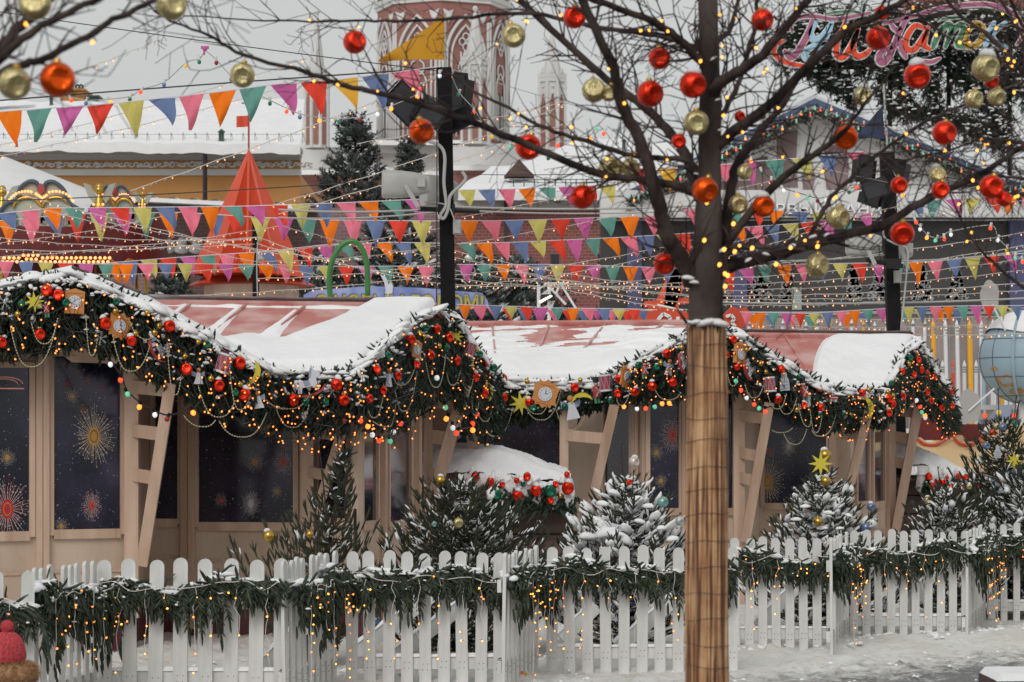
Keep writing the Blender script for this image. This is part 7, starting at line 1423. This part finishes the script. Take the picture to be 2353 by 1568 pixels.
bunting([(1560,478),(1700,480),(1850,487),(2010,490)],40,40,50,40,42,B_+'windblown over the pavilion lettering',0,1,['pink','magenta','teal','red','orange','blue','yellow'],12,var=(3,4))
bunting([(2080,462),(2180,458),(2290,452),(2420,445)],38,36,44,40,46,B_+'crumpled behind the branches right of the far pole',4,1,['yellow','red','orange','pink','blue','teal','magenta'],13,var=(3,0,4))
bunting([(1050,700),(1150,703),(1280,708),(1440,710),(1510,712)],31,31,35.5,31,36,B_+'lowest row directly above the farther snowy roof',2,1,['magenta','teal','orange','pink','blue','yellow','red'],14,var=(1,1,2))
bunting([(1050,706),(1150,708),(1280,712),(1440,714),(1500,714)],33,33,34,29,34,B_+'second low row behind the lowest row over the roof',0,1,['blue','magenta','pink','red'],15,var=(1,2))
bunting([(1700,717),(1860,720),(1990,712),(2080,706),(2220,703),(2420,702)],33,33,31,27,40,B_+'above the pencil posts right of the trunk',1,1,['blue','pink','orange','teal','magenta','red','yellow'],16,var=(1,1,2))
bunting([(1705,722),(1860,726),(1990,718),(2080,712),(2220,709),(2420,708)],35,35,43,27,38,B_+'behind another above the pencil posts',3,1,['pink','teal','yellow','orange','blue'],17,var=(2,3,5))
bunting([(380,690),(460,682),(600,684),(700,690)],30,30,36,30,26,B_+'barely showing over the nearer red ridge',0,1,['orange','teal','magenta','red','yellow','blue'],18,var=(1,))
# ---- thin fairy light strings
SN=[0]
def lstring(a,b,sag,d0,d1,n,label,w=.0058,me=None,wm='wirew',rad=.0082,group='fairy light strings across the sky',frac=.5):
    r=random.Random(SN[0]*7+3); SN[0]+=1; A,B=P(*a,d0),P(*b,d1); root=thing('light_string',A,label,'light string',group); s=PX(sag,(d0+d1)/2); q=[]
    m=16
    for i in range(m+1): t=i/m; q.append(A.lerp(B,t)+Vector((0,0,-4*s*t*(1-t)+.008*math.sin(i*2.1+SN[0]))))
    obj('wire',G().tube(q,w,4,cap=False),M[wm],root)
    for i in range(n):
        t=(i+r.uniform(.2,.8))/n; k=t*m; j=min(int(k),m-1); p=q[j].lerp(q[j+1],k-j); kid('bulb',(me or BF) if r.random()<frac else BFU,root,Matrix.LocRotScale(p+Vector((0,0,-.02)),Eul((r.uniform(-.7,.7),r.uniform(-1.0,1.0),0)),(rad*r.uniform(.8,1.2),)*3))
LS='fairy light string '
lstring((-10,337),(706,134),8,28,29,26,LS+'crossing the upper bunting from the left edge to the slender pinnacle'); lstring((-10,361),(690,190),8,28,29,26,LS+'running just below another to the left pinnacle'); lstring((170,167),(362,92),3,28,28,10,LS+'short and slanting over the ochre building chimney')
lstring((300,438),(1010,175),6,34,29,34,LS+'rising from the small carousel crest to the near pole top'); lstring((625,472),(1300,240),10,33,29,30,LS+'rising from the pyramid roof across the loudspeaker'); lstring((640,492),(1340,268),10,33,30,30,LS+'parallel and lower across the tall dark spruce')
lstring((1060,500),(1660,350),10,30,32,30,LS+'slanting up from the near pole past the brick cornice'); lstring((1060,560),(1900,380),14,31,33,34,LS+'slanting up behind the trunk to the glowing flags'); lstring((1660,560),(2360,395),10,32,30,30,LS+'slanting up across the pavilion lettering'); lstring((1670,590),(2000,480),6,32,33,16,LS+'short and slanting beneath the pavilion lettering')
lstring((820,330),(1290,235),6,31,30,22,LS+'crossing in front of the white pinnacle')
for i,(a,b,s,n,l) in enumerate([((-10,430),(640,585),8,34,'falling from the carousel crest to the thin pole'),((-10,520),(600,545),18,32,'sagging under the carousel crests'),((60,470),(760,640),6,36,'falling past the pyramid roof foot'),((-10,545),(585,560),14,32,'sagging across the carousel lamps'),((-10,572),(590,545),16,30,'sagging then rising to the thin pole'),((-10,590),(640,520),10,32,'rising in front of the pyramid roof'),((-10,560),(400,490),8,24,'rising from the carousel valance'),((-10,625),(585,612),12,30,'low along the dusty arcade base'),((200,500),(800,600),8,30,'falling across the pyramid roof face'),((590,560),(1030,640),12,26,'falling right from the thin pole'),((590,600),(1030,560),12,24,'rising right from the thin pole'),((590,580),(1030,520),8,24,'rising steeply right from the thin pole'),((590,640),(1030,600),10,24,'low behind the green arch'),((590,545),(1030,655),12,26,'falling through the green arch'),((400,680),(1030,630),8,34,'low above the nearer red ridge'),((650,520),(1030,590),10,20,'behind the near pole on its left'),((1040,575),(1600,665),12,36,'falling right from the near pole'),((1040,590),(1620,680),14,36,'falling right just beneath the first'),((1040,620),(1650,655),18,40,'sagging below the brick windows'),((1040,640),(1660,640),20,40,'sagging deeper below the brick windows'),((1040,655),(1660,620),16,38,'sagging and rising toward the trunk'),((1040,660),(1620,560),14,34,'rising from the banner end to the trunk'),((1040,632),(1640,540),16,32,'rising across the small brick windows'),((1200,640),(1640,700),8,30,'falling across the lattice truss'),((1250,655),(1640,720),6,28,'falling over the red scroll sign'),((1180,625),(1640,685),8,30,'between the truss and the trunk')]):
    lstring(a,b,s,33+(i%5)*.8,34+(i%4)*.8,n,LS+l)
for i,(a,b,s,n,l) in enumerate([((1660,640),(2380,560),12,38,'rising right of the trunk across the glass front'),((1660,655),(2380,590),12,38,'rising below the upper one across the glass front'),((1660,668),(2380,618),10,40,'middle of the fan across the frosted tree prints'),((1660,680),(2380,648),8,40,'lower part of the fan over the frosted tree prints'),((1660,688),(2380,665),8,42,'almost level at the base of the glass front'),((1660,700),(2060,690),6,26,'level just above the pencil posts'),((1660,615),(2380,530),10,34,'crossing the far horn loudspeaker'),((1720,730),(2380,722),8,46,'looping among the pencil tips'),((1720,745),(2380,740),10,46,'lower loops among the pencil tips'),((1820,755),(2380,765),10,36,'lowest loops left of the globe'),((1950,500),(2380,455),10,24,'rising right of the far pole')]):
    lstring(a,b,s,33+(i%4)*.9,33+(i%3)*.9,n,LS+l)
# ---- plain cables
def cb(a,b,sag,d,w,m,label):
    A,B=P(*a,d),P(*b,d); s=PX(sag,d); q=[A.lerp(B,t/20)+Vector((0,0,-4*s*(t/20)*(1-t/20))) for t in range(21)]; tag(obj('overhead_cable',G().tube(q,w,5),M[m]),label,'cable','overhead cables')
cb((-10,26),(1020,165),4,28.6,.006,'cableblack','thin black cable from the upper left corner to the near pole'); cb((-10,232),(1010,157),-2,28.5,.009,'cableblack','black cable just above the large bunting'); cb((-10,462),(1010,405),6,30,.007,'cableblack','black cable crossing the pyramid roof'); cb((1040,160),(2040,420),12,30,.005,'cablegrey','thin grey cable between the two pole tops')
cb((1040,475),(1650,470),8,31,.014,'cablegrey','grey power cable behind the trunk at cornice height'); cb((1040,482),(1650,480),10,31.2,.011,'cablegrey','second grey power cable beneath it'); cb((640,482),(1010,480),6,30,.013,'cablegrey','grey power cable left of the near pole'); cb((640,500),(1010,486),8,30.2,.011,'cablegrey','sagging grey power cable left of the near pole')
cb((1660,600),(2045,585),6,31,.010,'cablegrey','grey power cable left of the far pole'); cb((2060,600),(2420,565),8,31,.010,'cablegrey','grey power cable right of the far pole'); cb((1660,695),(2420,682),8,32,.013,'cablegrey','pair of grey cables at the foot of the glass front'); cb((1040,400),(1620,385),8,31,.005,'cableblack','thin black cable above the brick cornice'); cb((2060,390),(2420,420),10,31,.006,'cableblack','thin black cable right of the far pole')
# ---- coloured festoons
C1=lambda L:[(*Z(1,a,b),c) for a,b,c in L]; C2=lambda L:[(*Z(2,a,b),c) for a,b,c in L]; C3=lambda L:[(*Z(3,a,b),c) for a,b,c in L]; C6=lambda L:[(*Z(6,a,b),c) for a,b,c in L]
festoon(C1([(478,690,'r'),(587,710,'b'),(740,703,'o'),(883,682,'G'),(958,636,'r'),(1112,585,'b'),(1260,455,'y'),(1347,430,'G')]),'coloured bulb festoon climbing left of its purple knot over the big bunting',lambda x:27,5.6,'cablegrey',FBW,[Z(1,60,560),Z(1,1385,340)],.006,'coloured festoons across the sky')
festoon(C1([(1462,436,'d'),(1563,548,'b'),(1668,636,'o'),(1825,710,'G'),(1942,766,'r'),(2027,802,'b'),(2160,826,'o'),(2287,836,'G')])+C2([(130,822,'d'),(255,783,'w'),(350,747,'o'),(525,668,'o'),(545,612,'r'),(675,525,'w')]),'coloured bulb festoon sagging from the purple knot to the near pole',lambda x:27.2,5.6,'cablegrey',FBW,[Z(1,1385,340),Z(2,690,470)],.006,'coloured festoons across the sky')
festoon(C2([(752,530,'o'),(805,655,'G'),(905,770,'r'),(1020,935,'y'),(1150,1005,'g'),(1415,1080,'G'),(1478,995,'r'),(1685,948,'o'),(1740,880,'g'),(1788,916,'r'),(1870,1012,'w')]),'coloured bulb festoon wandering right from the near pole to the trunk',lambda x:28.6,5.6,'cablegrey',FBW,[Z(2,745,470),Z(2,2000,1060)],.006,'coloured festoons across the sky')
festoon(C3([(480,1098,'o'),(550,1178,'G'),(618,1240,'d'),(695,1298,'w'),(790,1330,'o'),(865,1352,'g'),(925,1368,'d'),(985,1362,'w'),(1145,1308,'G'),(1200,1278,'r')]),'coloured bulb festoon hanging left of the far pole over the pavilion band',lambda x:30.3,5.2,'cableblack',FBW,[Z(3,430,1040),Z(3,1330,1120)],.005,'coloured festoons across the sky')
festoon(C3([(1508,1328,'o'),(1590,1512,'r')])+C6([(1625,45,'w'),(1672,102,'o'),(1732,122,'g'),(1785,112,'r'),(1830,80,'w'),(2100,38,'r'),(2150,120,'w'),(2210,185,'y'),(2265,240,'g'),(2312,265,'r')]),'coloured bulb festoon right of the far pole',lambda x:30.4,5.2,'cablegrey',FBW,[Z(3,1440,1150),Z(6,2380,290)],.006,'coloured festoons across the sky')
tag(obj('ribbon_knot',G().sphere(P(*Z(1,1385,330),27),.03,8,6).box(P(*Z(1,1385,322),27),(.09,.02,.03)).box(P(*Z(1,1380,345),27),(.02,.02,.09)),M['fl_magenta']),'purple ribbon knot where two festoons meet a cable','knot')
# ================= foreground trees
def tree(label,trunk,limbs,d0,twign,seed,wood='bark',group='leafless ornament trees in front',twlen=(60,190),trw=None,win=None,sub=1.0,name='leafless_tree'):
    r=random.Random(seed); root=thing(name,Vector((P(trunk[0][0],0,d0).x,d0,0)),label,'tree',group)
    g=G(); pts=[P(x,y,d0) for x,y,w in trunk]; pts[0].z=0 if trunk[0][1]>1500 else pts[0].z; sp=smooth_path(pts,6); ws=[w for _,_,w in trunk]; n=len(sp); rad=[PX(np.interp(i/(n-1)*(len(ws)-1),range(len(ws)),ws)/2,d0) for i in range(n)]
    rad=[q*(1+.035*math.sin(i*1.7)) for i,q in enumerate(rad)]; g.tube(sp,rad,20); obj('trunk',g,M[trw or wood],root,smooth=True)
    allp=[]; gb=G()
    for L in limbs:
        pl,w0,w1,dz=L; n=len(pl); q=[P(x,y,d0+dz*(i/(n-1))) for i,(x,y) in enumerate(pl)]; s=smooth_path(q,5); m=len(s);
        s=[p+Vector((r.uniform(-1,1),r.uniform(-1,1),r.uniform(-1,1)))*.0035 if 0<i<m-1 else p for i,p in enumerate(s)]
        rr=[max(.0012,PX((w0+(w1-w0)*(i/(m-1)))/2,d0)*(1.0+(.12 if i%5==0 else 0))) for i in range(m)]; gl=G(); gl.tube(s,rr,10); obj('limb',gl,M[wood],root,smooth=True); allp.append((s,rr))
    # fine branching
    def grow(p,dirv,l,rd,lev,acc):
        q=[p]; dv=dirv.normalized(); k=max(4,int(l/.03)); c=Vector((r.uniform(-1,1),r.uniform(-.5,.5),r.uniform(-1,1)))*.10
        for i in range(k):
            dv=(dv+c*.16+Vector((r.gauss(0,.09),r.gauss(0,.05),r.gauss(0,.09))) + Vector((0,0,.012))).normalized(); q.append(q[-1]+dv*l/k)
            if lev>0 and i>0 and r.random()<.38:
                sd=dv.cross(Vector((0,1,0))).normalized()*r.choice((-1,1)); grow(q[-1],dv*.75+sd*r.uniform(.5,1.0)+Vector((0,r.uniform(-.3,.3),0)),l*r.uniform(.3,.6),rd*.6,lev-1,acc)
        gb.tube(q,[max(.0012,rd*(1-.7*i/k)) for i in range(k+1)],4,cap=False)
        acc.append(q)
    tw=[]
    for i in range(twign):
        s,rr=r.choices(allp,[len(a[0])+6 for a in allp])[0]; j=r.randint(1,len(s)-1); p=s[j]; tn=(s[j]-s[j-1]).normalized(); sd=tn.cross(Vector((0,1,0))).normalized()*r.choice((-1,1))
        l=PX(r.uniform(*twlen),d0); grow(p,tn*.8+sd*r.uniform(.25,.9)+Vector((0,r.uniform(-.35,.35),0)),l,min(max(rr[j]*.45,.0022),.0048),2 if r.random()<.45*sub else 1,tw)
    obj('twigs',gb,M['twig'],root); return root,allp,tw
TRK=[(1627,1600,82),(1627,1300,80),(1624,1000,77),(1622,800,74),(1622,752,76),(1622,738,84),(1622,700,80),(1625,600,72),(1628,500,62),(1630,380,53),(1632,260,52),(1630,150,48),(1626,-20,44)]
LIMB=[([(1590,650),(1560,585),(1529,533),(1512,459),(1478,340),(1427,238),(1410,160),(1339,0),(1325,-40)],40,16,-.5),
([(1615,470),(1572,352),(1539,306),(1488,252),(1420,204),(1359,153),(1196,0),(1160,-40)],26,13,.5),
([(1620,150),(1572,102),(1509,54),(1366,0),(1300,-20)],20,12,-.3),([(1622,130),(1600,110),(1512,82),(1359,61),(1223,31),(1053,41),(910,48),(790,49),(646,48),(425,37)],15,3,.6),
([(1610,460),(1580,436),(1480,413),(1376,398),(1189,323),(1019,255),(900,222),(790,195),(700,165),(564,129),(480,80),(388,48),(350,20)],22,3,-.7),
([(1612,400),(1572,367),(1461,360),(1350,325),(1257,296),(1150,240),(1080,204),(1020,160)],15,4,.3),
([(1640,215),(1657,190),(1715,153),(1766,112),(1854,0),(1880,-40)],30,14,-.5),([(1640,340),(1705,289),(1780,231),(1919,92),(2010,40),(2079,0),(2120,-30)],28,9,-.4),
([(1650,625),(1674,612),(1783,586),(1868,559),(2024,518),(2140,452),(2242,405),(2353,337),(2420,300)],34,8,.4),([(1850,566),(1868,533),(1900,470),(1936,425),(2010,360),(2106,292),(2174,258),(2353,187),(2420,160)],13,5,.5),
([(1655,640),(1665,533),(1681,425),(1698,367),(1752,296),(1800,240),(1850,150),(1900,80)],30,7,.2),([(1640,290),(1657,265),(1690,210),(1715,136),(1735,60),(1742,-20)],14,9,.3),
([(1670,560),(1763,442),(1850,370),(1936,306),(1980,250),(2060,150)],22,4,-.5),([(1672,568),(1760,568),(1850,574)],14,9,-.1),([(1636,110),(1680,60),(1700,-20)],14,8,.2),([(2079,0),(2140,60),(2230,110),(2353,160)],6,3,0),([(2242,405),(2300,440),(2360,450)],6,3,0),([(2106,292),(2180,320),(2353,345)],5,2,.1),([(1936,425),(2060,380),(2160,350),(2300,350)],5,2,.1)]
tr,lm,tw=tree('leafless tree hung with red and gold balls, its trunk wrapped in reed matting',TRK,LIMB,8.3,470,5,trw='barktrunk')
tw1=tw; lm1=lm
# reed wrap: many thin reeds as one ribbed sleeve + ties
g=G(); n=72; c=[];zt=P(0,752,8.3).z
prof=[(0,97),(.25,98),(.5,96),(.8,93),(1,88)]
for j in range(41):
    t=j/40; z=zt*t; w=PX(np.interp(t,[q[0] for q in prof],[q[1] for q in prof])/2,8.3); xc=P(np.interp(t,[0,.6,1],[1627,1625,1622]),0,8.3).x+.003*math.sin(t*9)
    for i in range(n): a=2*math.pi*i/n; q=w*(1+.035*(i%2)+.02*math.sin(i*1.9)+.012*math.sin(i*5.1+t*11)); c.append((xc+q*math.cos(a),8.3+q*math.sin(a),z+(.02*math.sin(i*2.7)+.012*math.sin(i*7.1) if j==40 else 0)))
g.add(c,[[j*n+i,j*n+(i+1)%n,(j+1)*n+(i+1)%n,(j+1)*n+i] for j in range(40) for i in range(n)]); wr=obj('reed_wrap',g,M['reed'],tr)
g=G()
for y in (790,845,905,960,1012,1075,1125,1182,1245,1300,1365,1420,1480,1530):
    z=P(0,y,8.3).z; t=z/zt; w=PX(np.interp(t,[q[0] for q in prof],[q[1] for q in prof])/2,8.3)*1.05; xc=P(1625,0,8.3).x; g.tube([(xc+w*math.cos(a),8.3+w*math.sin(a),z+.003*math.sin(a*3+y)+.006*math.cos(a+y)) for a in np.linspace(0,6.283,33)],.0010,4,cap=False)
obj('binding_wire',g,mat('rusty_wire',(.05,.035,.03,1),.7),wr)
g=G(); p=P(1577,752,8.25); g.tube([p,p+Vector((-.012,-.01,-.06)),p+Vector((-.004,-.02,-.12)),P(1580,860,8.2)],.002,4); g.tube([P(1578,742,8.22),P(1560,715,8.2),P(1548,700,8.2)],[.006,.004,.001],5); obj('tie_end',g,M['twig'],wr)
# snow in the forks
g=G(); rr=np.random.default_rng(2); L=[(1580,640,16),(1560,590,9),(1550,560,8),(1595,650,12),(1600,742,16),(1650,745,26),(1625,744,24),(1580,742,12),(1660,575,9),(1512,500,6),(1650,230,7),(1655,300,6),(1536,548,8),(1640,135,8),(1600,400,6),(1868,545,10),(1820,566,10),(1900,540,8),(1720,598,10),(1760,585,9),(1705,280,7),(1500,410,6),(1420,395,6),(1300,352,5),(1820,545,6)]
lumps(g,IC,[P(x,y,8.24)[:] for x,y,_ in L],rr.normal(0,.3,(len(L),3))+[1,0,0],[(PX(s,8.3),PX(s*.9,8.3),PX(s*.45,8.3)) for *_,s in L],rr); obj('snow',g,M['snow'],tr,smooth=True)
# left tree (closer)
LT=[([(-140,300),(-60,240),(0,170),(60,148),(119,126),(218,71),(289,31),(374,-8),(460,-50)],24,11,.2),([(-120,240),(-40,170),(0,136),(68,78),(136,37),(231,-6),(300,-40)],24,12,-.1),([(-60,190),(14,98),(68,40),(112,0),(150,-40)],30,20,.3),([(0,170),(60,190),(120,150)],5,3,0)]
tl_,lml,twl=tree('blurred leafless tree entering at the upper left with large balls',[(-330,1600,150),(-325,900,140),(-310,500,120),(-250,360,90),(-160,260,60)],LT,5.6,40,9,twlen=(50,220))
RT=[([(2560,420),(2500,380),(2353,330),(2260,320),(2180,345),(2100,340)],12,3,.2),([(2560,380),(2420,250),(2353,170),(2280,90),(2200,30),(2160,-20)],16,6,.2),([(2560,440),(2440,410),(2353,412),(2250,395),(2150,360),(2060,372)],10,3,-.2),([(2600,760),(2480,700),(2353,660),(2290,610),(2240,560),(2215,520),(2180,440)],10,4,.2),([(2520,330),(2420,200),(2353,90),(2300,0)],14,8,.3),([(2560,300),(2400,120),(2340,40),(2310,-30)],10,6,-.2)]
tr2,lm2,tw2=tree('leafless tree reaching in from beyond the right edge',[(2720,1600,100),(2710,1000,95),(2690,650,80),(2640,480,60),(2570,390,34)],RT,9.2,150,12,twlen=(50,170))
# ---- large balls
TLM=[(1625,500,'trunk fork'),(1000,250,'near pole top'),(550,200,'big bunting'),(1180,100,'brick tower'),(1380,300,'lone white pinnacle'),(1860,230,'pavilion gable peak'),(2030,100,'script sign'),(2050,400,'far pole top'),(2300,430,'right end of the pavilion band'),(1880,620,'glass front bunting'),(2240,220,'fir covered frame'),(1960,280,'navy pennant'),(1780,470,'pavilion lettering'),(1530,180,'upper trunk'),(1420,400,'brick cornice')]
def big(x,y,r,c,d,snow=False,sd=.0):
    o=bauble(x,y,r,c,d,uniq_label(f'{"pale gold" if c=="palegold" else c} ball hanging in the branches',x,y,TLM),'large balls hanging in the leafless trees',snow,cat='hanging ball');
    g=G(); p=P(x,y-r*1.25,d); ob=None; k=put('hook',HK,o); return o
HK=G().tube([(0,0,1.3),(.03,0,1.7),(.0,0,2.05)],.02,4).mesh('hook',M['twig'])
for x,y,r,c,sn in [(815,97,27,'red',0),(557,173,29,'palegold',0),(1180,82,28,'palegold',0),(1320,40,26,'red',0),(968,302,29,'orange',0),(1214,338,30,'red',0),(1338,453,28,'red',0),(1516,134,26,'red',0),(1494,216,31,'red',0),(1592,195,31,'red',1),(1365,208,28,'palegold',0),(1399,214,20,'palegold',0),(1403,388,28,'palegold',0),(1448,385,21,'palegold',0),(1600,282,29,'palegold',0),(1620,437,30,'orange',0),(1754,474,26,'orange',1),(1752,46,26,'red',0),(2018,88,28,'red',0),(2108,174,31,'red',1),(2265,156,32,'palegold',1),(1943,316,29,'orange',0),(2170,306,28,'red',0),(1982,221,22,'palegold',1),(2238,228,22,'palegold',0),(2290,223,21,'palegold',0),(2278,186,17,'red',0),(2066,426,20,'red',0),(2161,437,21,'red',0),(2278,430,28,'red',0),(2307,458,18,'red',0),(2073,537,28,'red',0),(1926,500,27,'palegold',0),(1878,611,28,'palegold',0),(2155,402,20,'palegold',1),(1527,606,26,'red',0),(1697,470,23,'palegold',0),(1700,268,13,'red',0),(1560,325,17,'red',0),(2026,30,17,'red',0),(1712,396,18,'palegold',0)]:
    big(x,y,r,c,8.3*29/29+random.uniform(-.25,.05) if not 1585<x<1640 else (7.9 if y>400 else 8.05),bool(sn))
for x,y,r,c,l in [(80,8,38,'palegold','pale gold blurred ball cut by the top edge above the orange one'),(394,12,35,'palegold','pale gold blurred ball cut by the top edge on the left tree'),(33,192,38,'palegold','pale gold blurred ball on the left edge beside the orange one'),(132,183,41,'orange','large blurred orange red ball on the left tree')]:
    bauble(x,y,r,c,5.55,l,'large balls hanging in the leafless trees',False,cat='hanging ball'); put('hook',HK,bpy.context.scene.collection.objects[-1] if 0 else [o for o in COL.objects if o.name.startswith('bauble')][-1])
# ---- amber lights wound through the trees
def tlights(limbs,tws,n,d,label,seed,rad,box=None):
    r=random.Random(seed); pts=[]
    while len(pts)<n:
        if r.random()<.6: s,_=r.choice(limbs); p=s[r.randint(0,len(s)-1)]
        else: q=r.choice(tws); p=q[r.randint(0,len(q)-1)]
        x=p.x/p.y*F+CX; y=HY-(p.z-EYE)/p.y*F
        if box and not(box[0]<x<box[2] and box[1]<y<box[3]): continue
        pts.append(p+Vector((r.uniform(-.02,.02),-.02,r.uniform(-.03,.01))))
    root=thing('tree_lights',pts[0],label,'fairy lights','amber lights wound through the leafless trees'); o_=[pts.pop(0)]
    while pts: q_=min(pts,key=lambda p:(p-o_[-1]).length); pts.remove(q_); o_.append(q_)
    pts=o_; g=G()
    for a,b in zip(pts,pts[1:]):
        if (a-b).length<.7: g.tube([a,(a+b)/2+Vector((0,0,-.02)),b],.0014,3,cap=False)
    for p in pts: g.tube([p+Vector((0,.01,.02)),p],.0016,3)
    obj('wire',g,M['cableblack'],root)
    for p in pts: kid('bulb',BWT,root,Matrix.LocRotScale(p,Eul((r.uniform(-1,1),r.uniform(-1,1),0)),(rad*.74*r.uniform(.75,1.1),)*3))
BWT=bulb_mesh('lhot')
tlights(lm1,tw1,26,8.3,'amber lights in the left branches of the wrapped tree',1,.0068,(1150,0,1620,480)); tlights(lm1,tw1,40,8.3,'amber lights in the right branches of the wrapped tree',2,.0068,(1640,0,2353,640)); tlights(lm1,tw1,9,8.3,'few amber lights in the far left twigs of the wrapped tree',3,.006,(400,0,1150,330)); tlights(lml,twl,2,5.6,'few amber lights on the upper left tree',4,.0075,(0,0,360,200)); tlights(lm2,tw2,22,9.2,'amber lights on the branches from the right edge',5,.0068,(2000,0,2353,600))
root=thing('tree_lights',P(1660,600,8.2),'short run of amber lights on the trunk just under the fork','fairy lights','amber lights wound through the leafless trees'); q=[(1667,626),(1674,630),(1666,570),(1690,575),(1655,605),(1668,655),(1620,549),(1626,462),(1687,511),(1500,413),(1512,430),(1730,567),(1880,563),(1785,604)]
obj('wire',G().tube(smooth_path([P(x,y-6,8.12) for x,y in q[:6]],4),.0014,4),M['cableblack'],root)
for x,y in q: kid('bulb',BWT,root,Matrix.LocRotScale(P(x,y,8.12),Eul((.3,.4,0)),(.0062,)*3))
for o in bpy.data.objects:
    if o.type=='MESH' and o.parent is not None and o.name.split('.')[0] in ('snow','needles','foliage','twigs','fir_fringe','roof_snow','snow_caps','ledge_snow'): o['kind']='stuff'
fin()
